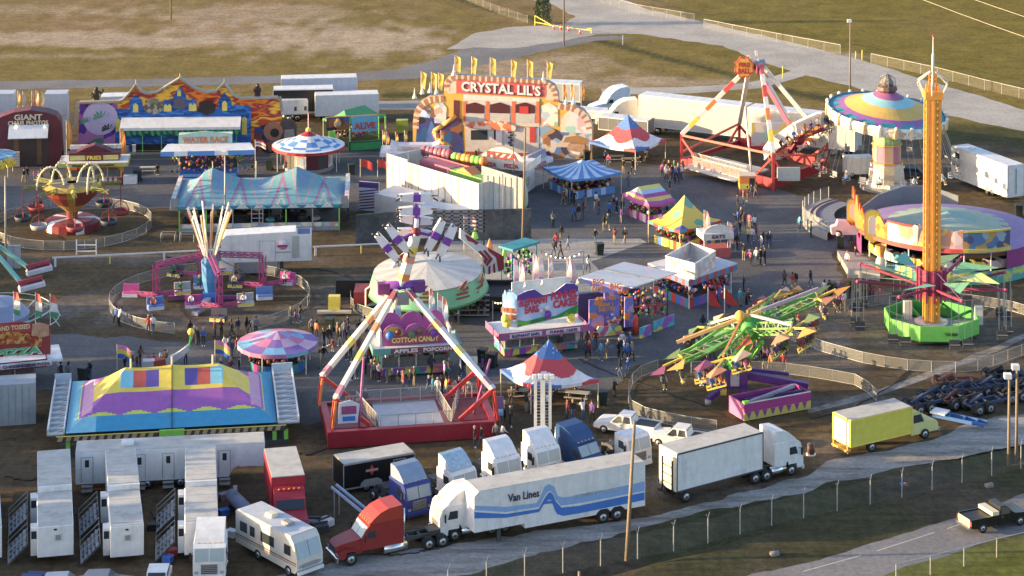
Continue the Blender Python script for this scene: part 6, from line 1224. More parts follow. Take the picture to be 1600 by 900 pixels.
def inflat(a,c,cols,nm):
 b=B();A,C=f.d(*a,2.4),f.d(*c,2.4);n_=7
 for i in range(n_):k=i/(n_-1);b.ball((A[0]+(C[0]-A[0])*k,A[1]+(C[1]-A[1])*k,ztm-.35),.62,cols[i%len(cols)],8)
 b.build(nm,t)
inflat((664,263),(702,268),[P((.45,.08,.14)),P((.5,.2,.25))],'pink_inflatable');inflat((712,273),(755,280),[LIME,ORANGE,YELL,ORANGE,LIME],'lime_inflatable')
f3=Fr((585,332),(668,346));o_=f3.thing('canvas_shelter','low grey canvas shelter against the white walled ball game','tent');b=B();z1=f3.q(585,302)[1];x0,x1=-f3.L/2,f3.L/2
b.prism([(x0,0),(x1,0),(x1,z1*.8),(x0,z1)],0,4.4,P((.50,.50,.50),rough=.5,dirt=.2),P((.6,.6,.62)));b.build('canvas',o_)
f3=Fr((660,350),(792,358));o_=f3.thing('canvas_shelter','low white canvas wall between the ball game and the racetrack wall','tent');b=B();x0,x1=-f3.L/2,f3.L/2;z1=f3.q(660,322)[1];b.prism([(x0,0),(x1,0),(x1,z1*.62),(x0,z1)],0,2.6,WS,P((.3,.42,.6)));b.build('canvas',o_)
f3=Fr((748,350),(812,356));o_=f3.thing('canvas_backdrop','white ribbed back wall left of the thin dark pole','wall');b=B();x0,x1=-f3.L/2,f3.L/2;z0,z1=f3.q(748,262)[1],f3.q(812,282)[1];b.prism([(x0,0),(x1,0),(x1,z1),(x0,z0)],1.0,1.15,WS)
for i in range(7):x=x0+(x1-x0)*i/7;b.box(x,x+.05,.95,.998,0,z1,GREY)
b.build('canvas_wall',o_)
f3=Fr((561,328),(592,331));o_=f3.thing('striped_panel','painted sunburst panel in purple white and red beside the ball game','sign');x0,x1=-f3.L/2,f3.L/2;z1=f3.q(561,283)[1];b=B();b.box(x0,x1,0,.2,0,z1,P((.55,.55,.6)));
for i in range(7):b.prism([(x0+.05,z1*(.02+.10*i)),(x1-.05,z1*(.14+.10*i)),(x1-.05,z1*(.19+.10*i)),(x0+.05,z1*(.06+.10*i))],-.03,-.002,[DPURP,DRED,NAVY][i%3])
b.box(x0,x1,-.06,-.03,z1-.7,z1,DPURP);b.build('panel',o_)
# corn dog stand behind the wall
f=Fr((600,262),(694,262));x0,x1=f.q(606,250)[0],f.q(690,250)[0]
t=stand(f,x0,x1,3.0,1.1,WHITE,WHITE,'white and lavender snack stand behind the white walled ball game',zaw=f.q(640,243,-1)[1],fas_m=P((.56,.55,.70)),awn=1.1);zz=f.q(640,243,-1)[1]+.31
b=B();b.prism([(x0+.3,zz),(x1-.3,zz),(x1-.3,zz+.9),(x1-1.2,zz+.55),(x0+1.2,zz+.55),(x0+.3,zz+.9)],.2,2.6,P((.68,.66,.72)));b.box(-2.2,2.2,.14,.198,zz+.05,zz+.6,P((.6,.5,.45)));b.text('CORN DOGS',0,zz+.32,3.2,.35,P((.5,.35,.4)),.13);b.build('roof_sign',t)
for i,px in enumerate((598,604,618,632,681,689)):feather(px,254,[203,206,206,203,208,203][i],1.5,[P((.7,.12,.1)),YELL,ORANGE],'striped red and yellow feather flag behind the snack stand, %s from the left'%['first','second','third','fourth','fifth','last'][i],'small feather flags round the snack stand',wd=.4)
# back pizza stand
f=Fr((752,300),(822,307));x0,x1=f.q(754,300)[0],f.q(820,305)[0];za=f.q(780,262,-1)[1]
t=stand(f,x0,x1,3.6,1.1,WHITE,P((.72,.66,.58)),'cream pizza stand with arched red lettered roof sign',name='pizza_stand',zaw=za,fas_m=P((.78,.73,.62)),awn=.9,zr=.95);zz=za+.31
b=B();n_=12;pts=[(x0-.2,zz),(x1+.2,zz)]+[(x1+.2-(x1-x0+.4)*i/n_,zz+.6+1.5*math.sin(math.pi*i/n_)**.8)for i in range(n_+1)];b.prism(pts,-.5,-.3,P((.80,.74,.60)));b.box(x0-.1,x1+.1,-.56,-.501,zz+.25,zz+.38,RED);b.build('roof_sign',t)
PR=P((.62,.05,.05));b=B();b.text('PIZZA',0,zz+1.1,(x1-x0)*.72,.8,PR,-.54,bold=.03,slant=-.04);b.build('lettering',t);b=B();b.text('PIZZA',(x0+x1)/2-1.5,za+.33,1.9,.5,PR,-1.0,bold=.03);b.text('PIZZA',(x0+x1)/2+1.4,za+.33,1.9,.5,PR,-1.0,bold=.03);b.build('fascia_lettering',t)
f2=Fr((824,296),(856,284));s_=f2.thing('drink_stand','white drink stand with blue sign right of the cream pizza stand','food stand');x0,x1=-f2.L/2,f2.L/2;b=B();b.box(x0,x1,0,2.5,0,1.1,OFFW);b.box(x0-.3,x1+.3,-.6,2.6,2.6,3.2,P((.66,.66,.72)));b.box(x0,x1,2,2.5,1.101,2.599,MAROON);b.build('body',s_);b=B();b.text('PIZZA',0,2.9,2.0,.4,PR,-.62,bold=.02);b.build('lettering',s_);b=B();b.prism([(x0,3.201),(x1,3.201),(x1-.3,4.3),(x0+.5,4.0)],.2,.5,P((.28,.32,.45),var=.5));b.build('roof_sign',s_)
for x in(x0,x1-.1):b=B();b.box(x,x+.1,0,.1,1.101,2.599,WHITE);b.build('post',s_)
feather(816,345,282,3.4,[WHITE,LEMON],'white and yellow feather flag at the foot of the wooden pole','pale feather flags mid midway',wd=.7)
# elephant ears stand
f=Fr((787,560),(902,547));x0,x1=f.q(788,558)[0],f.q(902,545)[0];za=f.q(840,524,-1)[1];Dp=3.2
t=stand(f,x0,x1,Dp,1.1,WHITE,MU_CANDY,'funnel cake stand with tall painted sky and meadow sign',name='funnel_cake_stand',zaw=za,fas_m=P((.42,.10,.26)),awn=1.0,zr=.7);
fx=f;P1=fx.Q([(808,512),(903,490),(903,447),(897,443),(884,443),(866,457),(848,461),(835,452),(822,455),(808,462)],.0);b=B();b.prism(P1,.0,.12,MU_AIR,WHITE);b.build('painted_sign',t)
zS=P1[0][1];xl_,yl_=f.d(785,508,zS+.1);yl_=max(.6,min(2.4,yl_));A_=(P1[0][0]-.02,.0);L_=f.q(785,505,yl_)[0];b=B();zt_=P1[-1][1];b.add([(A_[0],0,zS),(L_,yl_,zS),(L_,yl_,zt_),((A_[0]+L_)/2,yl_/2,zt_+.55),(A_[0],0,zt_)],[(0,4,3,2,1)],MU_AIR);b.build('end_sign',t)
b=B();b.box(P1[0][0]+.2,P1[1][0],2.2,2.35,zS-.2,P1[2][1]+.3,OFFW);b.build('rear_sign',t)
poly(f,t,[(808,511),(903,489),(903,476),(890,482),(868,494),(845,496),(822,502),(808,500)],MU_LAND,-.01,'painted_meadow')
poly(f,t,[(808,470),(903,455),(903,447),(897,443),(884,443),(866,457),(848,461),(835,452),(822,455),(808,462)],P((.10,.05,.36)),-.015,'painted_border')
RT=P((.62,.03,.10));sl=.05
for s,px,py,wp,h in(('ELEPHANT',834,470,46,.75),('EARS',831,483,22,.75),('FUNNEL',882,460,42,.8),('CAKES',883,473,38,.8)):text_on(t,f,s,px,py,wp,h,RT,-.06,.04,sl)
b=B();x,z=f.q(856,490);b.ball((x,-.1,z-.1),.36,PURP,8,1.2);b.ball((x-.1,-.1,z+.6),.3,P((.7,.68,.72)),8);b.ball((x-.7,-.1,z+.35),.22,OFFW,8);b.build('painted_figure',t)
for px,py in((790,498),(793,505),(893,497)):x,z=f.q(px,py,-.1);b=B();b.ball((x,-.05,z),.45,YELL,8);b.build('painted_flower',t)
xa,za_=f.q(840,520,-1.1);b=B();b.box(x0+.2,x0+(x1-x0)*.46,-1.12,-1.085,za+.0,za+.42,P((.75,.66,.72)));b.box(x0+(x1-x0)*.52,x1-.1,-1.12,-1.085,za+.0,za+.42,P((.75,.66,.72)));b.text('ELEPHANT EARS',x0+(x1-x0)*.24,za+.21,2.8,.3,DPURP,-1.12);b.text('FUNNEL CAKES',x0+(x1-x0)*.76,za+.21,2.8,.3,DPURP,-1.12);b.build('fascia_lettering',t)
b=B();b.text('FUNNEL',0,1.35,1.7,.5,ORANGE,0,bold=.03);b.text('CAKES',0,.7,1.5,.5,ORANGE,0,bold=.03);o=b.build('lettering',t);o.rotation_euler=(0,0,math.atan2(-yl_,A_[0]-L_));o.location=((A_[0]+L_)/2-.03,yl_/2-.08,zS+.3)
for i,(px,py)in enumerate([(787,452),(818,440),(845,436),(900,435)]):x,z=f.q(px,py,1);b=B();b.path([(x,1,z-.6),(x,.6,z),(x-.3,-.4,z+.1)],.05,OFFW,5);b.ball((x-.3,-.5,z+.05),.13,OFFW,6);b.build('gooseneck_lamp',t)
for i,(px,py,ty)in enumerate([(803,510,404),(812,505,410),(833,500,396),(842,505,402),(857,495,402),(886,490,402),(893,490,410)]):feather(px,py,ty,2.6,[LPINK,P((.75,.72,.75)),LPINK,P((.45,.35,.6))],'pink and white feather flag over the funnel cake stand, %s from the left'%['first','second','third','fourth','fifth','sixth','last'][i],'pink feather flags on the funnel cake stand',wd=.55)
# teal framed game by the flags
f=Fr((800,448),(838,436));t=f.thing('toy_rack','teal framed toy rack behind the pink feather flags','game booth');x0,x1=-f.L/2,f.L/2;zt=f.q(800,392)[1];b=B()
for x in(x0,x1):
 for y in(0,1.6):b.tube((x,y,0),(x,y,zt),.07,TEAL,5)
b.box(x0-.2,x1+.2,-.3,1.9,zt,zt+.25,TEAL);b.build('frame',t);b=B();rn=random.Random(33)
for i in range(60):b.ball((rn.uniform(x0,x1),rn.uniform(0,1.6),rn.uniform(.6,zt-.3)),rn.uniform(.15,.3),rn.choice([GREEN,DGREEN,LIME,PURP,PINK,BLACK]),5)
o=b.build('plush_prizes',t);o['kind']='stuff'
# big game booth with two open white flaps
f=Fr((921,526),(968,521));t=f.thing('game_trailer','blue and orange balloon game trailer under two raised white roof flaps','game booth');P2=[G(904,433,5.2),G(988,449,4.9),G(1059,426,4.6),G(975,409,5.0)];loc=lambda p:((p-f.c).dot(f.u),(p-f.c).dot(f.n),p.z);q=[loc(p)for p in P2]
mid0=tuple((q[0][i]*.5+q[1][i]*.5)for i in range(3));b=B();b.add([q[0],q[1],q[2],q[3]]+[(a,c,d-.1)for a,c,d in q],[(0,1,2,3),(7,6,5,4),(0,4,5,1),(1,5,6,2),(2,6,7,3),(3,7,4,0)],[P((.58,.58,.6),rough=.6)]*6);m0=tuple((q[0][i]+q[3][i])/2+(.03 if i==2 else 0)for i in range(3));m1=tuple((q[1][i]+q[2][i])/2+(.03 if i==2 else 0)for i in range(3));b.beam(m0,m1,.1,.06,GREY);b.build('roof_flap',t)
MU_BIG=mural([(.16,.14,.48),(.22,.2,.6),(.7,.25,.1),(.14,.2,.55),(.55,.3,.5),(.2,.15,.5)],1.6)
w0=f.Q([(921,525),(968,520),(968,462),(921,466)]);x0,x1,zw=w0[0][0],w0[1][0],w0[3][1]+.4
b=B();b.box(x0+1.6,x1,0,.25,.3,zw,MU_BIG);b.box(x0,x0+1.5,.05,.25,.3,zw-.6,MU_BIG);b.box(x1+.6,x1+1.5,.1,.3,.5,zw-.7,MU_BIG);b.box(x0,x1+3.4,3.3,3.6,.3,zw-1.0,P((.05,.05,.2)));b.box(x0+.1,x1+1.4,.4,3.2,.25,.4,DGREY);b.build('wall_panels',t)
b=B();b.add([q[0],q[1],(x1-.1,-.03,zw),(x0+1.2,-.03,zw)],[(0,3,2,1)],P((.16,.16,.46)));b.build('hanging_sign',t)
for s,px,py,m_ in(('BIG',935,440,ORANGE),('GAME',933,451,P((.75,.3,.08))),('BIG',962,447,ORANGE),('GAME',974,455,ORANGE)):text_on(t,f,s,px,py,18,.55,m_,-.35,.03,-.1)
for s,px,py,wp in(('SMALL PRIZE',947,466,30),('BREAK 3',947,476,22),('BALLOONS',948,483,26)):text_on(t,f,s,px,py,wp,.38,P((.78,.35,.08)),-.02,.03)
rn=random.Random(44);b=B()
for i in range(26):b.ball((rn.uniform(x0+1.8,x1-.2),-.02,rn.uniform(.6,2.0)),.14,rn.choice([ORANGE,PINK,WHITE,RED]),6)
b.build('painted_balloons',t);b=B();b.prism([(x0+.2,.05),(x0+3.4,.05),(x0+3.2,.9),(x0+.8,1.1)],-.5,-.35,mural([(.7,.6,.1),(.6,.15,.25),(.7,.65,.6),(.1,.4,.3)],1.2));b.build('counter_skirt',t)
b=B()
for i in range(200):b.ball((rn.uniform(x1+.2,x1+5.4),rn.uniform(.5,3.2),rn.uniform(1.0,3.3)),rn.uniform(.1,.22),rn.choice(TOYC),5)
b.box(x1+.3,x1+5.2,.7,.9,2.2,2.28,RED);o=b.build('plush_prizes',t);o['kind']='stuff'
for x in(x1+.1,x1+5.3):b=B();b.box(x,x+.12,.5,.62,0,3.6,NAVY);b.build('post',t)
for i,(a,c)in enumerate([((1001,530),(1018,524)),((1022,520),(1054,508))]):f4=Fr(a,c);s_=f4.thing('counter_panel','teal and rainbow counter panel under the toys, %s one'%('left','right')[i],'counter');b=B();b.box(-f4.L/2,f4.L/2,0,.2,.05,1.1,mural([(.1,.45,.45),(.5,.5,.1),(.1,.3,.5),(.3,.1,.4),(.15,.5,.2)],1.3));b.build('panel',s_)
flag_p=G(993,522);t=thing('mascot_balloon','red inflatable tube beside the balloon game trailer','inflatable',flag_p);b=B();b.lathe([(.02,.1),(.3,.15),(.28,1.6),(.2,1.9),(.02,2.1)],RED,10,smooth=True);b.build('tube',t)
for i,(px,py)in enumerate([(1112,492),(1138,489)]):t=thing('red_sail_flag','drooping red sail flag above the green ride arm, %s one'%('left','right')[i],'flag',G(px-6,py+8));b=B();b.tube((0,0,0),(0,0,3.4),.05,WHITE,5);b.build('flag_pole',t);b=B();b.add([(0.03,0,3.3),(1.5,0,1.2),(.3,.1,1.4),(0.03,0,1.8)],[(0,3,2,1)],RED);b.build('cloth',t)
# square game block with open box on the roof
f=Fr((1047,480),(1083,479));t=f.thing('game_booth','square game booth with an open white box on its roof and striped skirts','game booth');zR=3.3
E4=[G(1012,411,zR),G(1076,437,zR),G(1152,411,zR),G(1088,392,zR)];q=[loc(p)for p in E4];cx=sum(p[0]for p in q)/4;cy=sum(p[1]for p in q)/4
b=B();b.add(q+[(a,c,d-.12)for a,c,d in q],[(0,1,2,3),(7,6,5,4),(0,4,5,1),(1,5,6,2),(2,6,7,3),(3,7,4,0)],P((.56,.57,.6),rough=.6));b.build('roof_flap',t)
def q2(px,py,z):return loc(G(px,py,z))
zb1=zR+1.7;c4=[q2(1040,400,zb1),q2(1086,412,zb1),q2(1118,392,zb1),q2(1078,379,zb1)];b=B()
for a,c in zip(c4,c4[1:]+c4[:1]):b.add([(a[0],a[1],zR+.01),(c[0],c[1],zR+.01),(c[0],c[1],zb1),(a[0],a[1],zb1)],[(0,1,2,3)],mural([(.5,.5,.5),(.62,.6,.58),(.5,.4,.35),(.45,.48,.55)],1.8));b.beam((a[0],a[1],zb1),(c[0],c[1],zb1),.12,.1,WHITE)
b.build('roof_box',t)
b=B();ins=[(cx+(p[0]-cx)*.86,cy+(p[1]-cy)*.86)for p in q]
for a,c in zip(q,q[1:]+q[:1]):
 n_=12
 for i in range(n_):u0,u1=i/n_,(i+1)/n_;L1=lambda u:(a[0]+(c[0]-a[0])*u,a[1]+(c[1]-a[1])*u);p,r=L1(u0),L1(u1);b.add([(p[0],p[1],zR-.13),(r[0],r[1],zR-.13),(r[0],r[1],zR-.75),(p[0],p[1],zR-.75)],[(0,3,2,1)],[P((.45,.06,.08)),P((.08,.2,.45))][i%2])
b.build('valance',t);b=B()
for a,c in zip(ins,ins[1:]+ins[:1]):
 for i in range(8):p=(a[0]+(c[0]-a[0])*i/8,a[1]+(c[1]-a[1])*i/8);r=(a[0]+(c[0]-a[0])*(i+1)/8,a[1]+(c[1]-a[1])*(i+1)/8);b.add([(p[0],p[1],.02),(r[0],r[1],.02),(r[0],r[1],1.0),(p[0],p[1],1.0)],[(0,1,2,3)],[RED,BLUE,P((.3,.1,.4)),TEAL][i%4])
b.build('counter_skirt',t);b=B()
for i in range(240):e=rn.randrange(4);u=rn.random();a,c=ins[e],ins[(e+1)%4];k=rn.uniform(.7,1.03);x,y=a[0]+(c[0]-a[0])*u,a[1]+(c[1]-a[1])*u;b.ball((cx+(x-cx)*k,cy+(y-cy)*k,rn.uniform(1.0,2.7)),rn.uniform(.1,.24),rn.choice([PINK,MAG,RED,PINK,BLUE]+TOYC),5)
o=b.build('plush_prizes',t);o['kind']='stuff'
for a in ins:b=B();b.tube((a[0],a[1],0),(a[0],a[1],zR-.13),.07,WHITE,6);b.build('post',t)
# small lemonade stand between tent and booth
f=Fr((1100,405),(1142,402));t=f.thing('lemonade_stand','small white stand with arched sign below the yellow tent','food stand');x0,x1=-f.L/2,f.L/2;b=B();b.box(x0,x1,0,2,0,1.1,P((.5,.1,.1)));b.box(x0-.2,x1+.2,-.4,2.2,2.2,2.9,OFFW);b.prism([(x0,2.901),(x1,2.901)]+[(x1*math.cos(a*.52),2.95+.8*math.sin(a*.52))for a in range(7)],0,.2,OFFW);b.build('body',t)
b=B();b.text('EATS',0,2.55,1.5,.4,MAROON,-.43,bold=.02);b.build('lettering',t)
for x in(x0,x1-.1):b=B();b.box(x,x+.1,0,.1,1.101,2.199,WHITE);b.build('post',t)
for px,py,ty in((1100,400,328),(1137,402,346)):feather(px,py,ty,2.4,[P((.75,.35,.25)),P((.7,.66,.62))],'pale orange feather flag at the %s of the small arched stand'%('left' if px<1120 else 'right'),'feather flags beside the small arched stand',wd=.7)
# cotton candy stand
f=Fr((592,591),(706,584));x0,x1=f.q(594,590)[0],f.q(706,583)[0];za=f.q(650,550,-1)[1]
t=stand(f,x0,x1,3.4,1.1,P((.12,.42,.34)),MU_CANDY,'cotton candy stand with magenta scalloped roof sign and green fascia',name='cotton_candy_stand',zaw=za,fas_m=P((.10,.34,.30)),awn=.9,zr=.62);zz=za+.31
LM=P((.70,.62,.66));MGN=P((.40,.07,.32));zs0,zs1=zz+.3,zz+2.0
def scal(y,dz,m,n_=3,ll=x0+.3,rr=x1-.3,nm='scalloped_sign'):
 b=B();w_=(rr-ll)/n_;pts=[(ll,zz),(rr,zz)]
 for i in range(n_-1,-1,-1):
  for k in range(9):a=math.pi*k/8;pts.append((ll+w_*(i+.5)+w_/2*math.cos(a),zz+1.2+dz+.95*math.sin(a)))
 b.prism(pts,y,y+.15,m);b.build(nm,t)
scal(2.8,.2,MGN);scal(.25,-.15,MGN,nm='front_sign')
w3=(x1-x0-.6)/3
for i,(mm,mb)in enumerate(((BLUE,P((.42,.36,.06))),(P((.12,.15,.08)),P((.32,.10,.30))),(PURP,P((.42,.36,.06))))):
 cx=x0+.3+w3*(i+.5);b=B();b.prism([(cx+w3*.42*math.cos(a*.4),zz+1.1+.75*math.sin(a*.4))for a in range(16)],.2,.248,mb);b.ball((cx-.4,.2,zz+1.0),.42,mm,8);b.ball((cx+.4,.2,zz+1.3),.33,[DRED,BROWN,BLUE][i],8);b.build('painted_candy',t)
b=B();b.box(-2.6,2.6,.1,.16,zz+.15,zz+.95,P((.35,.04,.12)));b.text('COTTON CANDY',0,zz+.55,4.5,.5,P((.72,.60,.14)),.09,bold=.03);b.build('lettering',t)
b=B();b.text('APPLES',x0+(x1-x0)*.34,za+.18,2.3,.36,P((.78,.7,.68)),-1.0,bold=.03);b.text('POPCORN',x0+(x1-x0)*.78,za+.18,2.7,.36,P((.78,.7,.68)),-1.0,bold=.03);b.box(x0+.9,x1+.3,-1.0,-.985,za-.12,za+.44,P((.2,.05,.1)));b.build('fascia_lettering',t)
for x in(x0+.1,x1-.1):b=B();b.box(x-.1,x+.1,.3,2.8,zz,zz+1.4,P((.75,.6,.5)));b.build('end_sign',t)
for i,(px,py,ty)in enumerate([(607,560,466),(618,560,458),(671,560,450),(684,560,457),(692,560,463)]):feather(px,py,ty,2.9,[P((.7,.3,.2)),WHITE,P((.3,.5,.7)),P((.75,.3,.35))],'pale striped feather flag above the cotton candy stand, %s from the left'%['first','second','third','fourth','last'][i],'feather flags above the cotton candy stand',wd=.55)
t=thing('menu_sign','small yellow and white menu board right of the cotton candy stand','sign',G(737,588));b=B();b.box(-.55,.55,-.05,.05,.4,1.9,P((.72,.66,.6)));b.box(-.5,.5,-.08,-.051,.5,1.0,YELL);b.build('board',t);b=B();b.box(-.5,.5,-.02,.02,0,.399,WHITE);b.build('leg',t)
# hand tossed pizza stand at left edge
f=Fr((-40,612),(84,600));x0,x1=f.q(-40,612)[0],f.q(56,604)[0];za=f.q(40,573,-1)[1]
t=stand(f,x0,x1,3.6,1.1,GREY,P((.22,.26,.30)),'hand tossed pizza stand with big pizza picture at the left edge',name='pizza_stand',zaw=za,fas_m=P((.20,.02,.04)),awn=1.1,zr=.75)
poly(f,t,[(-40,560),(79,553),(79,508),(68,505),(50,505),(30,502),(10,504),(-40,508)],P((.30,.03,.03)),-.2,'picture_sign',.1);poly(f,t,[(-30,540),(46,536),(46,522),(30,515),(8,514),(-20,517)],MU_PIZZA,-.32,'painted_pizza');poly(f,t,[(48,542),(64,541),(66,530),(56,524),(46,528)],MU_PIZZA,-.33,'painted_slice')
poly(f,t,[(49,524),(60,528),(77,524),(76,508),(62,504),(50,507)],P((.55,.28,.16),var=.4,nsc=2),-.31,'painted_dough');poly(f,t,[(-20,519),(48,518),(48,506),(-20,507)],P((.5,.04,.04)),-.36,'name_plate')
text_on(t,f,'HAND TOSSED',19,512,56,.42,P((.75,.6,.3)),-.42,.03);text_on(t,f,'PIZZA',28,549,72,.66,P((.08,.42,.16)),-.36,.05);text_on(t,f,'PIZZA',29,549.6,75,.76,WHITE,-.34,.07,name='lettering_outline')
b=B();b.box(x0,x1+2.4,-1.2,3,za+.31,za+.5,WHITE);b.build('roof_edge',t);b=B()
for s,xx in(('CHEESE PIZZA',x0+4),('SAUSAGE PIZZA',x1-.3)):b.box(xx-1.7,xx+1.7,-1.24,-1.18,za+.0,za+.42,WHITE);b.text(s,xx,za+.21,3.0,.26,P((.1,.04,.15)),-1.25,bold=.02)
b.build('fascia_lettering',t)
for i,(px,ty)in enumerate([(22,455),(56,457),(79,459)]):feather(px,545,ty,2.3,[P((.7,.12,.08)),WHITE,P((.05,.35,.16))],'red white and green flag on the left edge pizza stand, %s one'%['left','middle','right'][i],'tricolour flags over the pizza stand',wd=.75)
f=Fr((-30,668),(56,662));o_=B();o_.box(-f.L/2,f.L/2,0,2.5,.0,3.7,P((.32,.36,.40),dirt=.3));
for k in range(8):x=-f.L/2+k*f.L/8;o_.box(x,x+.04,-.03,-.002,.1,3.6,GREY)
o=o_.build('storage_trailer',None,f.c,f.rz);tag(o,'dull blue grey trailer below the left edge pizza stand','trailer')
# light tower with a folded mast
t=thing('light_tower','white folded mast light tower standing before the near flag tent','light tower',G(848,722));h=HT(848,722,586);b=B()
for s in(-1,1):b.box(s*.62-.13,s*.62+.13,-.1,.1,h*.38,h,OFFW)
for k in range(16):z=h*.4+k*h*.037;b.box(-.48,.48,-.05,.05,z,z+.06,GREY)
b.box(-.2,.2,-.12,.12,.4,h*.95,OFFW);b.build('mast',t)
for x in(-.7,-.2,.3,.8):b=B();b.box(x-.22,x+.18,-.3,-.11,h-.25,h+.15,WHITE,.05);b.build('lamp',t)
b=B();b.box(-1.0,1.0,-.7,.7,.35,1.3,P((.5,.53,.6)),.1);b.box(-.75,-.45,-.75,-.701,.5,1.2,CRIM);b.box(.35,.65,-.75,-.701,.5,1.2,CRIM);b.build('base',t);wheels(t,[(0,-.72,-1),(0,.72,1)],.33,.2)
# picnic tables
def picnic(px,py,rz,label,m=P((.5,.46,.38),rough=.7)):
 t=thing('picnic_table',label,'picnic table',G(px,py),rz,'picnic tables under the flag tents');b=B();b.box(-1.1,1.1,-.38,.38,.72,.77,m);b.build('table_top',t)
 for s in(-1,1):b=B();b.box(-1.1,1.1,s*.72-.13,s*.72+.13,.42,.46,m);b.build('seat',t);b=B();b.beam((s*.8,-.75,0),(s*.8,.3,.72),.06,.08,m);b.beam((s*.8,.75,0),(s*.8,-.3,.72),.06,.08,m);b.build('leg',t)
picnic(962,252,.1,'pale picnic table under the far flag tent, left one');picnic(985,256,.1,'pale picnic table under the far flag tent, right one');picnic(902,625,-.25,'white picnic table under the near flag tent, right one');picnic(872,615,-.1,'white picnic table under the near flag tent, middle one');picnic(812,622,.2,'white picnic table under the near flag tent, left one');picnic(232,270,.05,'long pale bench table right of the fries stand')
# pirate boat photo stand
t=thing('parade_boat','curved white boat prow with painted flames behind the rainbow tent','boat prop',G(258,580));b=B();b.grid(lambda u,v:(-2.2+4.6*u,(v-.5)*.9*(1-u**3),.2+1.9*u**2.6+(.9-.2*u)*abs(2*v-1)),12,8,lambda i,j:[WHITE,P((.6,.12,.08)),WHITE][(i//3)%3]);b.build('hull',t);b=B();b.tube((2.3,0,2.2),(2.5,0,3.6),.1,GREEN,6);b.ball((2.5,0,3.8),.35,YELL,8);b.build('figurehead',t)
# rack of wheelsets and chassis
def dolly(px,py,rz,col,label):
 t=thing('wheel_dolly',label,'axle dolly',G(px,py),rz,'axle dollies heaped by the yellow truck');b=B()
 for s in(-.55,.55):b.beam((-2.2,s,.8),(1.6,s,.8),.16,.26,col)
 for x in(-2.1,-1.0,0,1.4):b.beam((x,-.55,.8),(x,.55,.8),.14,.2,col)
 b.beam((1.5,-.5,.8),(3.2,0,.6),.14,.16,col);b.beam((1.5,.5,.8),(3.2,0,.6),.14,.16,col);b.beam((-1.8,0,.9),(-.4,0,1.5),.3,.2,col);b.build('frame',t)
 wheels(t,[(x,s*1.15,s)for x in(-1.6,-.35)for s in(-1,1)]+[(x,s*.8,s)for x in(-1.6,-.35)for s in(-1,1)],.52,.3,P((.28,.28,.3)))
DB=P((.03,.05,.11));DR2=P((.09,.035,.03))
for i,(px,py,rz,c,w_)in enumerate([(1448,640,.5,DB,'nearest to the yellow truck'),(1472,628,.3,DB,'second row from the left'),(1500,632,.6,DR2,'with a rusty frame in front'),(1520,618,.2,DB,'in the middle of the heap'),(1540,640,.5,DB,'before the pole pair'),(1495,607,.15,P((.26,.08,.05)),'topmost with orange red frame'),(1556,612,.4,DB,'upper right behind the poles'),(1590,622,.5,BLACK,'at the right edge of the photo'),(1572,596,.1,BLACK,'farthest back at the right'),(1600,600,.7,DB,'far right, cut by the edge')]):dolly(px,py,rz,c,'dark wheeled dolly frame '+w_)
t=thing('tow_frame','bright blue folded steel frame lying by the gravel lane','frame',G(1500,660),R(-32));b=B();
for s in(-.5,.5):b.beam((-2.4,s,.35),(2.4,s,.35),.18,.3,P((.03,.14,.42)))
for x in(-2.2,-1,.4,1.6):b.beam((x,-.5,.4),(x,.5,.4),.14,.2,P((.03,.14,.42)))
b.box(-2.6,-1.2,-.7,.7,.55,.68,WHITE);b.build('frame',t)
t=thing('tank','grey cylindrical tank with a yellow end label behind the motorhome','tank',G(375,806),R(-62));b=B();b.tube((-1.9,0,1.0),(1.9,0,1.0),.55,P((.20,.25,.34)),14);b.tube((-.9,0,1.4),(-1.1,0,2.1),.18,P((.28,.34,.44)),8);b.build('cylinder',t);b=B();b.box(1.91,1.93,-.2,.2,.8,1.2,YELL);b.build('label_plate',t)
for s in(-1.2,1.2):b=B();b.box(s-.1,s+.1,-.5,.5,0,.5,DGREY);b.build('cradle',t)
t=thing('stair_frame','pale blue steel stair frame leaning by the red tractor','frame',G(545,815),R(-35));b=B();b.beam((-1.8,0,2.4),(1.6,0,1.0),.12,.2,P((.35,.45,.62)));b.beam((-1.8,.6,2.4),(1.6,.6,1.0),.12,.2,P((.35,.45,.62)));b.tube((1.5,0,0),(1.5,0,1.0),.06,GREY,5);b.tube((-1.5,0,0),(-1.5,0,2.2),.06,GREY,5);b.tube((-1.5,.6,0),(-1.5,.6,2.2),.06,GREY,5);b.tube((1.5,.6,0),(1.5,.6,1.0),.06,GREY,5);b.build('frame',t)
for i,(px,py,m_,l)in enumerate([(490,822,GREY,'grey'),(500,830,DGREY,'dark'),(508,822,WHITE,'white')]):t=thing('parts_crate','%s crate of rigging left behind the red tractor nose'%l,'crate',G(px,py),.4*i);b=B();b.box(-.6,.6,-.5,.5,.05,.6,m_,.05);b.box(-.65,.65,-.05,.05,.6,.75,DGREY);b.build('crate',t)
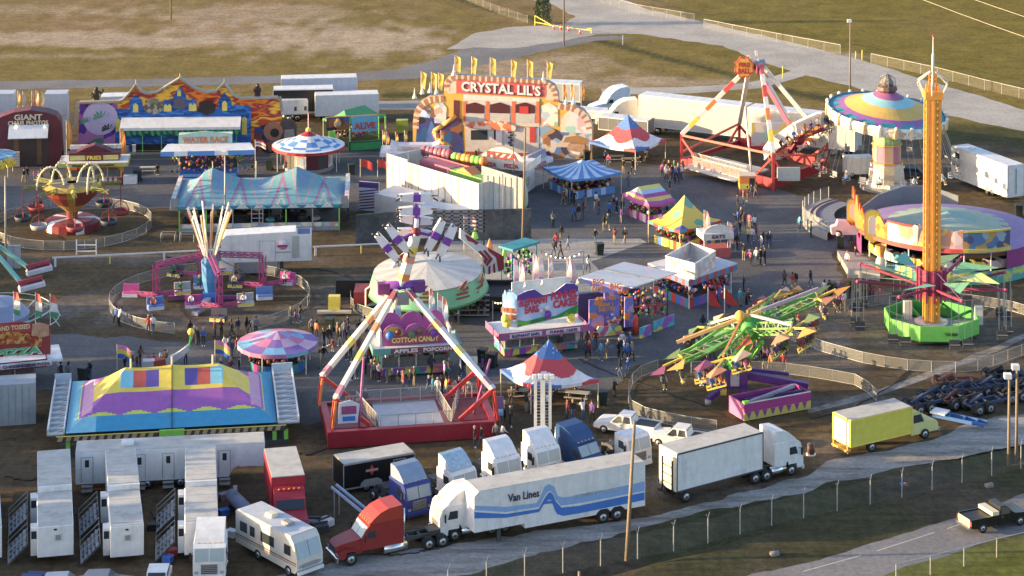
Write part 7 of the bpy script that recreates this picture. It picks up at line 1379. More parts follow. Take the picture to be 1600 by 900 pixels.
# ---------------- rides ----------------
def truss(b,p,q,w,m,n=6,r=.05,br=None):
 """square lattice beam"""
 p,q=Vector(p),Vector(q);d=(q-p).normalized();a=d.orthogonal().normalized();c=d.cross(a).normalized();cs=[(a*i+c*j)*w/2 for i,j in((-1,-1),(1,-1),(1,1),(-1,1))];br=br or m
 for k in cs:b.beam(p+k,q+k,r*2,r*2,m)
 for i in range(n):
  A,C=p.lerp(q,i/n),p.lerp(q,(i+1)/n)
  for k in range(4):b.tube(A+cs[k],C+cs[(k+1)%4],r*.6,br,4)
 return b
def rider(p,rz,k,place):
 return person(p,rz,'seated',prnd.choice(['red','white','navy','black','pink','blue','grey','green','orange','purple','cream','maroon']),prnd.choice(PN),place)
def cyl_pt(c,r,a,z=0):return Vector((c.x+r*math.cos(a),c.y+r*math.sin(a),z))
# --- balloon ride
c=G(113,356);t=thing('balloon_ride','red and yellow balloon shaped ride with arched light hoops and hanging tubs','ride',c)
b=B();b.lathe([(3.2,0),(3.2,.9),(2.6,1.2),(.01,1.25)],lambda i,j:DRED if j%4 else WHITE,20);b.build('base',t)
BR=P((.20,.03,.02),rough=.5);b=B();b.lathe([(.6,1.2),(.7,2.0),(1.9,3.0),(3.0,4.1),(3.3,4.9),(2.6,5.3),(.6,5.4)],lambda i,j:P((.42,.28,.02))if(j%5==0 or i in(1,4))else BR if i<4 else P((.10,.10,.07)),20,smooth=False);b.build('balloon_centre',t)
for k,(dx,dy)in enumerate(((-2.3,-1.0),(2.0,.8),(-1.6,1.6),(2.4,-1.2))):
 b=B();a=.5*k;pts=[(dx+1.6*math.cos(t_)*math.cos(a),dy+1.6*math.cos(t_)*math.sin(a),4.8+2.6*math.sin(t_))for t_ in[math.pi*i/14 for i in range(15)]];b.path(pts,.11,CREAM,6)
 for p in pts:b.ball(p,.14,P((.9,.75,.4)),5)
 b.build('light_hoop',t)
for k in range(8):
 a=k*.785+.25;e=cyl_pt(Vector(),5.6,a,5.0);b=B();truss(b,(2.6*math.cos(a),2.6*math.sin(a),5.0),e,.3,P((.17,.18,.03)),5,.04);b.tube(e,e-Vector((0,0,2.8)),.05,DRED,5);b.ball((3.1*math.cos(a),3.1*math.sin(a),4.9),.35,YELL,6);b.build('arm',t)
 g=B();g.M=Matrix.Translation((e.x,e.y,1.0));g.lathe([(.1,0),(.9,.25),(1.05,.75),(.95,.8),(.8,.4),(.1,.3)],[P((.30,.05,.05)),P((.04,.05,.07)),P((.35,.36,.38))][k%3],14,smooth=True);g.tube((0,0,.3),(0,0,1.4),.05,RED,5);g.path([(1,0,.7),(.7,0,1.5),(0,0,1.9),(-.7,0,1.5),(-1,0,.7)],.05,DRED,5);g.build('tub',t)
 # --- ride with fan of poles
c=G(328,470);t=thing('swing_arm_ride','magenta lattice armed ride with a fan of upright white poles','ride',c);b=B();b.box(-.7,.7,-.7,.7,0,1.0,BLUE);b.lathe([(.5,.9),(.8,2.2),(.9,4.2),(.4,5.0)],P((.05,.25,.55)),10);b.build('tower',t)
b=B();b.beam((-.1,-.7,.4),(-.9,-5.2,.25),.7,.35,P((.35,.36,.45)));b.beam((.7,0,.4),(4.2,.4,.3),.4,.3,P((.3,.05,.25)));b.beam((-.7,0,.4),(-4.4,.2,.3),.4,.3,P((.3,.05,.25)));b.build('outrigger',t)
MGT=P((.38,.04,.20),rough=.5);PUR2=P((.22,.04,.20),rough=.5)
for k in range(13):a=6.283*k/13+.1;b=B();b.beam((.45*math.cos(a),.45*math.sin(a),4.4),(2.3*math.cos(a),2.3*math.sin(a),9.6+.5*math.sin(k*2.1)),.13,.2,P((.72,.70,.66)));b.beam((1.1*math.cos(a)+.06,1.1*math.sin(a)-.1,6.2),(2.3*math.cos(a)+.06,2.3*math.sin(a)-.1,9.5),.1,.08,[AMBER,ORANGE,OFFW][k%3]);b.build('light_pole_arm',t)
for k in range(4):
 a=k*1.5708+.3;e=cyl_pt(Vector(),5.6,a,4.3);b=B();truss(b,(.6*math.cos(a),.6*math.sin(a),4.9),e,.4,MGT,7,.05,PUR2);truss(b,e,(e.x,e.y,1.2),.5,MGT,3,.05);b.tube((0,0,5.0),(e.x*1.02,e.y*1.02,1.4),.04,DGREY,4);b.build('sweep_arm',t)
 for j in range(3):
  a2=a+j*2.094+.5*k+.4;q=e+Vector((3.1*math.cos(a2),3.1*math.sin(a2),-3.3));b=B();truss(b,(e.x,e.y,1.15),q,.3,MGT,4,.04);b.build('spinner_arm',t)
  g=B();col=[P((.50,.06,.30)),P((.06,.06,.10)),P((.10,.22,.55)),P((.42,.42,.45))][(k+j)%4];g.M=Matrix.Translation(q)@Matrix.Rotation(prnd.uniform(-.5,.5),4,'Z');g.box(-.85,.85,-.45,.45,-.35,.15,col,.1);g.box(-.85,.85,.2,.4,.16,.85,col);g.box(-.8,.8,-.47,-.455,-.3,.0,[P((.7,.65,.7)),YELL][(k+j)%2]);g.box(-.8,.8,-.49,-.455,-.34,-.26,WHITE);cr=g.build('car',t)
  if j<2:rider(c+q+Vector((-.2,.05,-.35)),0,j,'riding the magenta lattice ride')
  # --- green round dish ride
c=G(672,480);t=thing('round_dish_ride','round green dish ride with white spoked canvas top','ride',c);zc=4.6;rr=84/SC(672,480)*1.0
TT=Matrix.Translation(tuple(G(668,424,zc)-c))@Matrix.Rotation(R(-1.5),4,'Y')@Matrix.Rotation(R(4),4,'X');GB=P((.14,.46,.24),rough=.5);b=B();b.M=TT
b.lathe([(.02,.9),(rr*.55,.45),(rr,.05)][::-1],lambda i,j:P((.56,.54,.50),rough=.7)if j%2 else P((.46,.45,.43),rough=.7),32);b.build('canvas_top',t)
b=B();b.M=TT;b.lathe([(rr,.0),(rr*1.10,-1.7)][::-1],GB,48,smooth=True);b.lathe([(rr*1.10,-1.7),(rr*1.12,-1.85),(rr*1.08,-1.95)][::-1],P((.05,.22,.06)),48);b.lathe([(rr*1.08,-1.9),(rr*.6,-3.6),(.5,-3.8)][::-1],P((.03,.26,.05)),48);b.build('green_band',t)
b=B();b.M=TT
for k in range(24):a=k*.2618;b.tube((rr*1.09*math.cos(a),rr*1.09*math.sin(a),-1.95),(rr*.62*math.cos(a),rr*.62*math.sin(a),-3.6),.06,P((.04,.35,.06)),4)
b.build('ribs',t)
for a in(-2.35,-1.57,-.85,-.35):b=B();p=Matrix.Translation(tuple(G(668,424,zc)-c))@Matrix.Rotation(a+math.pi/2,4,'Z')@Matrix.Translation((0,-rr*1.06,0));b.M=p;EM=P((.30,.05,.03));b.prism([(-.5,-.4),(.15,.15),(.3,.4),(-.1,.35),(-.9,-.3)],-.12,-.04,EM);b.prism([(-.3,-.6),(.5,-.5),(.3,-.1),(.05,-.2),(.1,-.35),(-.3,-.4)],-.12,-.05,EM);b.prism([(-1.1,-.75),(.5,-.75),(.4,-.95),(-.9,-.95)],-.05,.03,EM);b.prism([(-1.1,-1.2),(.7,-1.2),(.6,-1.38),(-.9,-1.38)],-.0,.08,EM);b.build('emblem',t)
zw=P((.60,.60,.62),rough=.5);dr=P((.28,.02,.025),rough=.5)
def wing(fr,pts,stripes,y=0):
 b=B();b.prism(fr.Q(pts,y),y-.15,y+.15,zw)
 for s,m in stripes:b.prism(fr.Q(s,y),y-.18,y-.155,m)
 b.build('side_wing',t)
fr=Fr((700,478),(790,462));fr2=Fr((560,500),(640,488));fr.c,fr2.c
def wingW(fr,pts,stripes):
 o0=Matrix.Translation(tuple(fr.c-c))@Matrix.Rotation(fr.rz,4,'Z');b=B();b.M=o0;b.prism([(x,max(z,.2))for x,z in fr.Q(pts)],-.15,.15,zw)
 for s,m in stripes:b.prism([(x,max(z,.2))for x,z in fr.Q(s)],-.19,-.155,m)
 b.build('side_wing',t)
wingW(fr,[(719,357),(750,380),(762,386),(786,400),(786,420),(760,428),(752,400),(738,388),(718,372)],[([(725,366),(728,366),(748,379),(742,382),(738,378),(730,376)],dr),([(761,386),(786,400),(786,420),(778,424),(774,402),(762,392)],dr),([(746,392),(750,391),(762,404),(757,412),(754,408),(756,404)],dr),([(753,391),(757,390),(769,404),(760,416),(758,412),(763,404)],dr),([(762,428),(765,427),(765,414),(762,416)],dr),([(770,426),(773,425),(772,410),(769,413)],dr)])
wingW(fr2,[(640,388),(622,402),(605,428),(586,442),(571,452),(571,478),(590,476),(600,452),(622,430),(640,408)],[([(618,402),(634,392),(640,396),(616,412)],dr),([(571,452),(586,443),(588,468),(571,476)],dr),([(590,448),(600,440),(598,462),(592,470)],dr)])
b=B();b.box(-7.5,9.5,-1.6,2.6,.3,1.6,P((.03,.03,.035)));b.box(-7.8,-5.8,-2.1,1.0,1.0,2.2,P((.4,.03,.03)));b.box(-1.2,1.2,-1.0,1.2,1.6,4.0,DGREEN);b.beam((-6,0,1.5),(4,2,4.2),.8,.8,DGREY);b.box(-10.0,9.2,2.61,2.9,.2,2.0,BLACK);b.build('base_trailer',t)
b=B();b.box(-10.4,-9.2,-2.4,-1.4,.5,1.8,YELL);b.box(-11.5,-8.0,-3.0,-2.42,.3,.5,CREAM);b.build('control_booth',t);b=B()
for k in range(5):b.box(2.6,6.2,-3.4+.5*k,-3.0+.5*k,.2+.35*k,.28+.35*k,ALU)
b.build('stairs',t)
b=B();
for i in range(9):p=fr.q(660+i*8,400-i*4);b.box(-2.5+i*.9,-2.3+i*.9,8.0,8.1,5.5,8.0,P((.16,.16,.2)))
for k in range(6):b.box(-3.2,5.6,8.0,8.1,5.6+k*.42,5.78+k*.42,P((.16,.16,.2)))
b.box(-3.2,-3.0,8,8.1,0,8,DGREY);b.box(5.4,5.6,8,8.1,0,8,DGREY);b.build('lattice_fence',t)
for px,py,ty,m,l,s in((725,420,335,None,'small stars and stripes flag on the right wing of the green dish ride',1),(742,400,355,LIME,'lime pennant right of the green dish ride',0),(765,405,372,ORANGE,'orange pennant right of the green dish ride',0),(788,410,385,LIME,'lime pennant at the far right of the green dish ride',0)):
 if s:flag_on(px,py,ty,RED,l,stripes=[P((.5,.15,.2)),WHITE,P((.5,.15,.2)),WHITE],w_=1.5,h_=1.1)
 else:t2=thing('pennant',l,'flag',G(px,py));h=HT(px,py,ty);b=B();b.tube((0,0,0),(0,0,h),.03,GREY,5);b.build('flag_pole',t2);b=B();b.lathe([(.02,h),(.35,h-1.0),(.42,h-1.25)][::-1],m,6);b.build('cloth',t2)
 # --- claw pendulum with red base (near)
f=Fr((512,702),(778,684));t=f.thing('claw_pendulum_ride','white A frame pendulum ride with raised claw on a red platform','ride');X=lambda px,py,z:f.d(px,py,z)+(z,)
xa,xb=f.q(512,700)[0],f.q(778,686)[0];ya=f.d(505,640,.8)[1];b=B();CR=P((.36,.012,.03),rough=.4)
b.box(xa,xb,-.1,.5,.1,1.5,CR);b.box(xa,xa+.6,.51,ya,.5,1.5,CR);b.box(xb-.6,xb,.51,ya,.5,1.5,CR);b.box(xa,xb,ya,ya+.4,.5,1.4,CR);b.box(xa+.61,xa+4.5,1.5,ya-.4,.6,1.2,DRED);b.box(xb-4.6,xb-.61,1.5,ya-.4,.6,1.2,DRED);b.build('base',t)
px0,px1=f.q(596,690)[0],f.q(706,680)[0];b=B();b.box(px0,px1,.52,ya-.3,1.0,1.15,P((.50,.50,.54),rough=.4,metal=.2));b.build('deck',t)
def rail(b,x0,y0,x1,y1,z,h=1.3,n=4):
 b.tube((x0,y0,z+h),(x1,y1,z+h),.04,GALV,5);b.tube((x0,y0,z+.1),(x1,y1,z+.1),.03,GALV,4)
 for i in range(n+1):k=i/n;b.tube((x0+(x1-x0)*k,y0+(y1-y0)*k,z),(x0+(x1-x0)*k,y0+(y1-y0)*k,z+h),.04,GALV,5)
 b.quad((x0,y0,z+.1),(x1,y1,z+.1),(x1,y1,z+h),(x0,y0,z+h),LINK)
for a in((px0,.6,px1,.6),(px0-1,ya-.4,px1,ya-.4),(px0-.2,.7,px0-1.4,ya-.5),(px1+.1,.7,px1-.3,ya-.5),(px1+.4,2,px1+1.6,ya-1),(px1+.6,ya-.6,xb-1.2,ya-.6),(xa+2.2,ya-1.6,px0-1.2,ya-1.6)):b=B();rail(b,*a,1.15);b.build('deck_rail',t)
zap=10.2;apx=Vector(X(627,447,zap));zl=HT(500,640,600);
LG=P((.74,.71,.65),rough=.45);fl=[]
for(bx,by),sgn in(((xa+.2,ya-.2),-1),((xa+.8,1.3),-1),((xb-.8,ya-1.0),1),((xb-.2,1.2),1)):
 foot=Vector((bx,by,3.9));top=apx+Vector((sgn*.5,(by-ya/2)*.12,-.3));b=B();b.beam(foot,top,.42,.45,LG)
 for i,m in((.03,P((.42,.20,.28))),(.34,P((.66,.58,.12))),(.60,P((.70,.30,.14))),(.90,P((.36,.10,.14)))):p,q=foot.lerp(top,i),foot.lerp(top,i+.08);b.beam(p+Vector((0,-.02,0)),q+Vector((0,-.02,0)),.45,.48,m)
 b.build('leg',t);b=B();b.beam(foot,(bx-sgn*3.0,by,1.4),.3,.35,RED);b.beam(foot,(bx+sgn*.3,by,1.4),.35,.4,RED);b.beam((bx+sgn*.3,by-.6,1.5),foot+Vector((0,-.6,0)),.2,.3,ORANGE if sgn<0 else RED);b.build('leg_bracket',t)
for px in(548,728):
 xx=f.q(px,600,ya)[0];b=B();b.tube((xx,1.0 if px<600 else 3,1.2),(apx.x+(-1.2 if px<600 else 1.2),apx.y,zap-1.5)if 0 else(xx+(.5 if px<600 else 1.5),1.4 if px<600 else 3,7.4 if px<600 else 6.0),.11,P((.40,.10,.30)),8);b.build('cylinder_strut',t)
b=B();b.tube(apx+Vector((-1.5,0,.1)),apx+Vector((1.5,0,.1)),.4,PURP,12);b.box(apx.x-2.2,apx.x-1.1,apx.y-.4,apx.y+.4,zap-.6,zap+.4,P((.20,.03,.18)));b.box(apx.x+1.1,apx.x+2.2,apx.y-.4,apx.y+.4,zap-.6,zap+.4,P((.14,.03,.20)));b.box(apx.x-.5,apx.x+.6,apx.y-.9,apx.y-.56,zap-1.5,zap-.4,GREY);b.build('pivot',t)
zh=14.8;hub=Vector(X(648,372,zh))if False else apx+Vector((1.45,.6,4.6));b=B();b.beam(apx,hub,.75,.75,LG);
for i,m in((.1,ORANGE),(.45,P((.75,.3,.2))),(.62,YELL)):p,q=apx.lerp(hub,i),apx.lerp(hub,i+.14);b.beam(p,q,.79,.79,m)
b.build('pendulum_arm',t);b=B();b.ball(hub+Vector((0,0,.2)),.5,P((.20,.02,.04)),10);b.tube(hub,hub+Vector((.1,.1,1.4)),.22,WHITE,8);b.build('hub',t)
for k,(dx,dy,dz,an)in enumerate(((.1,.5,2.7,2),(-2.3,-.7,-.5,52),(2.3,-.5,-.3,-62),(.2,1.9,.2,8))):
 e=hub+Vector((dx,dy,dz));b=B();b.beam(hub+Vector((0,0,.2)),e,.22,.22,PURP);b.build('claw_arm',t)
 for s in(-.62,.62):
  g=B();g.M=Matrix.Translation(e)@Matrix.Rotation(R(an),4,'Y')@Matrix.Translation((0,0,s))
  for u in(-1,1):g.add([(u*.3,-.4,-.4),(u*1.5,-.3,-.28),(u*1.6,-.3,.3),(u*.3,-.4,.42),(u*.3,.3,-.4),(u*1.5,.3,-.28),(u*1.6,.3,.3),(u*.3,.3,.42)],[(0,1,2,3),(7,6,5,4),(0,4,5,1),(2,6,7,3),(1,5,6,2),(0,3,7,4)],P((.74,.72,.76)));g.tube((u*1.5,-.2,0),(u*2.0,-.4,-.25),.09,DGREY,5);g.tube((u*1.4,-.3,.2),(u*1.9,-.6,.3),.07,DGREY,5)
  g.box(-.34,.34,-.46,.35,-.34,.34,PURP);g.build('seat_unit',t)
b=B();zz=2.2;b.prism([(xa+.9,zz),(xa+2.6,zz),(xa+2.8,zz+1.6),(xa+2.0,zz+2.0),(xa+1.0,zz+1.8)],-.05,.05,P((.55,.6,.7)));b.box(xa+1.2,xa+2.5,-.1,-.051,zz+.8,zz+1.5,P((.30,.05,.18)));b.box(xa+1.3,xa+2.4,-.1,-.051,zz+.2,zz+.6,BLUE);b.build('emblem_sign',t)
s2=thing('wreath_sign','blue and maroon crest sign beside the right red bracket','sign',G(781,668));b=B();b.box(-.35,.35,-.05,.05,1.0,2.8,P((.12,.08,.25)));b.box(-.3,.3,-.08,-.051,1.1,1.7,SKYB);b.box(-.05,.05,-.05,.05,0,.99,GREY);b.build('panel',s2)
# --- fire themed pendulum (far)
P_={'fl':(1065,262),'fr':(1208,298),'br':(1292,268),'bl':(1155,232)};W4={k:G(*v)for k,v in P_.items()};c=(W4['fl']+W4['br'])/2;t=thing('fire_pendulum_ride','red framed pendulum ride with red and white banded legs and a flame sign','ride',c);L4={k:v-c for k,v in W4.items()}
zf=4.0;hh={'fl':HT(*P_['fl'],210),'fr':HT(*P_['fr'],240),'br':HT(*P_['br'],222),'bl':HT(*P_['bl'],192)};za=13.6;ap=G(1180,100,za)-c;RB=P((.62,.05,.05),rough=.4)
b=B();o=['fl','fr','br','bl'];V3=Vector
for i,k in enumerate(o):
 p,q=L4[k],L4[o[(i+1)%4]];b.beam(p+V3((0,0,.9)),q+V3((0,0,.9)),.3,1.2 if i in(0,1,2)else.5,CR)
 if i in(0,3,1):b.beam(p+V3((0,0,hh[k]-.1)),q+V3((0,0,hh[o[(i+1)%4]]-.1))if i==0 else q+V3((0,0,2)),.22,.25,P((.70,.12,.08)))
 b.beam(p,p+V3((0,0,hh[k])),.35,.35,RB);d=(q-p)*.22;b.beam(p+V3((0,0,hh[k]*.9)),p+d+V3((0,0,.9)),.22,.25,RB);d=(L4[o[i-1]]-p)*.22;b.beam(p+V3((0,0,hh[k]*.9)),p+d+V3((0,0,.9)),.22,.25,CR)
b.build('base_frame',t)
for k in o:
 foot=L4[k]+V3((0,0,hh[k]));top=ap+V3((-.6 if k[1]=='l' else.7,-.4 if k[0]=='f' else.6,0));b=B();b.beam(foot,top,.5,.5,P((.74,.70,.66),rough=.4))
 if k[0]=='f':
  for i,m in((.12,YELL),(.36,P((.8,.2,.03))),(.62,P((.7,.06,.05))),(.88,P((.55,.10,.14)))):p,q=foot.lerp(top,i),foot.lerp(top,min(1,i+.13));b.beam(p,q,.54,.54,m)
 b.build('leg',t)
b=B();b.tube(ap+V3((-1.2,-.2,0)),ap+V3((1.2,.4,0)),.5,P((.25,.28,.35)),12);b.beam(ap+V3((-.7,0,0)),ap+V3((-.9,.1,1.1)),.35,.35,OFFW);b.beam(ap+V3((.4,0,0)),ap+V3((.1,.3,1.7)),.35,.35,OFFW);b.build('pivot',t)
FO=P((.88,.46,.03),rough=.4);b=B();cxp=ap+V3((-1.5,-1.0,-.2));rn=random.Random(3);pts=[(cxp.x+(1.15+.22*(i%2))*math.cos(i*.3927),cxp.z+(1.25+.25*(i%2))*math.sin(i*.3927))for i in range(16)];b.prism(pts,cxp.y-.12,cxp.y+.12,P((.70,.08,.03)));b.prism([(cxp.x+(x-cxp.x)*.85,cxp.z+(z-cxp.z)*.85)for x,z in pts],cxp.y-.16,cxp.y-.125,FO);b.text('FIRE',cxp.x,cxp.z+.35,1.5,.6,P((.55,.04,.02)),cxp.y-.17,bold=.05);b.text('BALL',cxp.x,cxp.z-.45,1.6,.7,P((.55,.04,.02)),cxp.y-.17,bold=.05);b.build('flame_sign',t)
hb=G(1248,216,5.2)-c;b=B();b.beam(ap,hb,.55,.6,P((.70,.60,.58)));b.beam(ap+V3((-.2,-.3,0)),hb+V3((-.2,-.3,0)),.12,.62,P((.35,.03,.12)));p,q=ap.lerp(hb,.75),ap.lerp(hb,.99);b.beam(p,q,.6,.66,P((.55,.50,.12)));b.build('pendulum_arm',t)
TM=Matrix.Translation(hb)@(hb-ap).to_track_quat('Z','Y').to_matrix().to_4x4().inverted().inverted();ux=(hb-ap).normalized();e1=ux.cross(V3((0,1,0))).normalized();e2=ux.cross(e1)
b=B();b.ball(hb,.9,P((.28,.02,.06)),10);b.build('gondola_hub',t)
for k in range(8):
 a=k*.785+.3;d=e1*math.cos(a)+e2*math.sin(a);e=hb+d*4.2+ux*.2;b=B();b.beam(hb,e,.45,.5,[P((.75,.2,.03)),P((.25,.02,.10))][k%2]);b.ball(hb+d*1.6+V3((0,0,.2)),.5,[ORANGE,YELL][k%2],6);b.build('gondola_arm',t)
 tg=e1*-math.sin(a)+e2*math.cos(a);g=B();g.beam(e-tg*1.6-ux*.5,e+tg*1.9-ux*.5,.6,1.5,P((.74,.72,.70)))
 for j in range(4):g.beam(e+tg*(-1.2+.8*j)-ux*.9,e+tg*(-1.2+.8*j)+ux*.35,.5,.3,P((.72,.70,.72)))
 g.build('seat_row',t)
 for j in range(3):rider(c+e+tg*(-1.0+1.0*j)+ux*.1+V3((0,-.3,-.55))+d*.25,.3,j,'riding the far red pendulum')
b=B();dk=[L4['fl'].lerp(L4['fr'],.12),L4['fl'].lerp(L4['fr'],.72)];nrm=(L4['bl']-L4['fl']).normalized();pd=[dk[0]-nrm*2.2,dk[1]-nrm*2.6,dk[1]+nrm*5,dk[0]+nrm*5];b.prismz([(p.x,p.y)for p in pd],.75,.9,P((.48,.47,.46),rough=.5));b.build('deck',t)
b=B();rail(b,dk[0].x,dk[0].y-1.6,dk[1].x,dk[1].y-2.2,.9,1.3,6);b.build('deck_rail',t);b=B();rail(b,dk[0].x,dk[0].y+.6,dk[1].x,dk[1].y+.4,.9,1.3,6);b.build('deck_rail',t)
b=B();m0=L4['fr'].lerp(L4['br'],.12);b.box(m0.x-.4,m0.x+2.4,m0.y-1.0,m0.y-.4,1.2,2.8,P((.50,.52,.48)));b.build('control_cabinet',t)
b=B();bk=L4['bl'].lerp(L4['br'],.35);b.box(bk.x-2.4,bk.x+5.5,bk.y-.6,bk.y-.4,1.5,4.6,mural([(.4,.55,.5),(.7,.55,.15),(.5,.5,.55),(.7,.3,.3),(.75,.68,.6)],.8));b.build('scenery_panel',t)
b=B();b.tube((L4['fl'].lerp(L4['fr'],.78))+V3((0,.8,.9)),(ap.x-1.5,ap.y-2.2,8.5),.13,OFFW,8);b.build('hydraulic_strut',t)
tb=thing('ticket_box','orange and yellow ticket box on a red base before the red pendulum ride','ticket booth',G(1167,303));b=B();b.box(-.9,.9,-.8,.8,0,.8,P((.6,.04,.03)));b.box(-1,1,-.9,.9,.801,1.5,YELL);b.box(-1,1,-.9,.9,1.501,2.4,ORANGE);b.box(-1.05,1.05,-.95,.95,2.401,2.5,P((.6,.5,.4)));b.build('booth',tb);b=B();b.box(.2,.85,-.93,-.901,1.2,2.2,GLASS);b.build('window',tb)
# --- swing carousel
c=G(1385,293);t=thing('swing_carousel','swing carousel with a rainbow banded cone roof and cream rounding boards','ride',c);zr=HT(1385,293,174);RR=92/SC(1385,293)*1.0;zp=HT(1385,293,141);GO_=P((.66,.40,.06));CY_=P((.25,.54,.58));bands=[TEAL,TEAL,P((.30,.10,.36)),GO_,GO_,GO_,CY_,CY_,P((.36,.10,.26)),P((.36,.10,.26))]
TL_=Matrix.Rotation(R(5),4,'Y')@Matrix.Rotation(R(5),4,'X');b=B();b.M=Matrix.Translation((0,0,zr))@TL_@Matrix.Translation((0,0,-zr));n9=len(bands);b.lathe([(RR*(1-i/n9*.92),zr+(zp-zr)*(i/n9)**1.25)for i in range(n9+1)],lambda i,j:bands[i+(1 if(i in(1,)and j%3==0)else 0)],48);b.build('canopy',t)
b=B();b.M=Matrix.Translation((0,0,zr))@TL_@Matrix.Translation((0,0,-zr));b.lathe([(RR,zr-1.1),(RR+.15,zr-.2),(RR+.02,zr+.2),(RR-.05,zr+.2),(RR-.02,zr-1.0)],lambda i,j:(MU_PALE if i<2 else P((.10,.28,.42))),24);b.lathe([(RR-.1,zr-1.0),(1.5,zr-.6)],DGREY,24)
for k in range(24):a=k*.2618;b.ball(((RR+.1)*math.cos(a),(RR+.1)*math.sin(a),zr+.2),.25,P((.72,.68,.58)),6);b.box((RR+.1)*math.cos(a)-.15,(RR+.1)*math.cos(a)+.15,(RR+.12)*math.sin(a)-.15,(RR+.12)*math.sin(a)+.15,zr-1.1,zr+.4,[P((.7,.4,.12)),P((.75,.68,.5))][k%2])
b.build('rounding_boards',t)
b=B();b.lathe([(.9,zp-.3),(1.3,zp+.1),(1.2,zp+.5),(.7,zp+.7),(.9,zp+1.0),(.5,zp+1.5),(.1,zp+2.1)],lambda i,j:P((.13,.07,.06))if i<3 else P((.22,.19,.17)),12)
for k in range(8):a=k*.785;b.path([(1.1*math.cos(a),1.1*math.sin(a),zp+.6),(1.0*math.cos(a),1.0*math.sin(a),zp+1.5),(0,0,zp+2.1)],.05,GREY,4)
b.build('lantern_crown',t)
zc1=zr-.6;b=B();b.lathe([(2.5,.0),(2.5,.8),(2.3,.85)],MU_PALE,8);b.lathe([(2.3,.85),(2.0,3.2)],lambda i,j:[MU_OLD,P((.66,.5,.3)),P((.7,.62,.5))][j%3],10);b.lathe([(2.05,3.2),(2.05,3.4),(1.8,3.4),(1.8,5.4),(1.95,5.5),(1.85,5.7)],lambda i,j:P((.70,.32,.06))if i in(0,1,3)else[P((.55,.18,.30)),P((.68,.42,.25))][j%2]if i==2 else P((.7,.4,.1)),10);b.lathe([(1.75,5.7),(1.75,zc1)],lambda i,j:MU_LATT if j%2 else P((.30,.50,.24)),10);b.build('column',t)
b=B();b.lathe([(3.3,.0),(3.3,.4),(.01,.45)],GREY,20);b.build('platform',t)
def swingset(t,c,n,rtop,ztop,rseat,zseat,ph,who,nm='swing_seat',every=1,wd=.35,phase=0):
 for k in range(n):
  a=ph+6.283*k/n;s=cyl_pt(V3(),rseat,a,zseat);p=cyl_pt(V3(),rtop,a,ztop);tn=V3((-math.sin(a),math.cos(a),0));g=B()
  for q in(-wd,wd):g.tube(p+tn*q,s+tn*q+V3((0,0,.5)),.022,P((.45,.42,.36)),3)
  g.M=Matrix.Translation(s)@Matrix.Rotation(a+1.57,4,'Z');g.box(-.4,.4,-.25,.25,0,.08,GREY);g.box(-.4,.4,.2,.27,.09,.65,GREY);g.box(-.4,-.36,-.25,.25,.3,.36,GREY);g.box(.36,.4,-.25,.25,.3,.36,GREY);g.build(nm,t)
  if who and k%every==phase:rider(c+s+V3((0,0,-.42)),a+math.pi/2+3.14*0,k,who)
swingset(t,c,26,RR-.6,zr-.9,RR+1.4,2.6,.1,'flying on the swing carousel',every=2)
# --- tower swing
c=G(1455,520);t=thing('tower_swing_ride','tall yellow lattice tower swing with magenta carriage arms and green base','ride',c);sc1=SC(1455,520);YT=P((.84,.34,.015),rough=.4);zt=HT(1455,520,150);hw=9.3/sc1
b=B()
for sx in(-1,1):
 for sy in(-1,1):b.box(sx*hw-.16,sx*hw+.16,sy*hw-.16,sy*hw+.16,1.2,zt,YT)
n=34
for i in range(n):
 z0,z1=1.2+(zt-1.2)*i/n,1.2+(zt-1.2)*(i+1)/n
 for sx,sy,ex,ey in((-1,-1,1,-1),(-1,1,1,1),(-1,-1,-1,1),(1,-1,1,1)):b.tube((sx*hw,sy*hw,z0),(ex*hw,ey*hw,z1),.06,YT,4);b.tube((sx*hw,sy*hw,z1),(ex*hw,ey*hw,z1),.06,YT,4)
b.box(-.32,.32,-hw-.2,-hw+.1,1.2,zt,P((.72,.30,.01)));b.box(-.12,.12,-hw-.26,-hw-.201,1.2,zt,YT);b.build('tower',t)
b=B();b.box(-hw-.3,hw+.3,-hw-.3,hw+.3,zt-.2,zt+.6,YT)
for sx in(-1,1):
 for sy in(-1,1):b.box(sx*hw*.8-.12,sx*hw*.8+.12,sy*hw*.8-.12,sy*hw*.8+.12,zt+.6,zt+1.1,YT)
zt2=HT(1455,520,112);truss(b,(0,0,zt+.6),(0,0,zt2),.5,YT,4,.06);b.build('tower_head',t)
b=B();zt3=HT(1455,520,56);b.tube((0,0,zt2),(0,0,zt2+(zt3-zt2)*.5),.16,OFFW,8,.12);b.tube((0,0,zt2+(zt3-zt2)*.5),(0,0,zt3),.07,WHITE,6,.03);b.ball((0,0,zt3),.12,RED,6)
for k in range(6):a=k*1.047+.3;b.path([(.3*math.cos(a),.3*math.sin(a),zt2),(1.7*math.cos(a),1.7*math.sin(a),zt2-1.0),(1.1*math.cos(a),1.1*math.sin(a),zt2-2.2)],.08,OFFW,5)
b.build('mast',t)
zcg=HT(1455,520,448);b=B();MC=P((.24,.02,.07),rough=.4);b.lathe([(1.35,zcg-.6),(1.4,zcg+.6),(1.38,zcg+1.9),(1.2,zcg+1.9),(1.2,zcg-.6)],MC,12)
for k in range(12):a=k*.5236;b.box(1.42*math.cos(a)-.1,1.42*math.cos(a)+.1,1.42*math.sin(a)-.1,1.42*math.sin(a)+.1,zcg-1.3,zcg+1.9,P((.35,.03,.14)))
b.build('carriage',t);ra=7.8
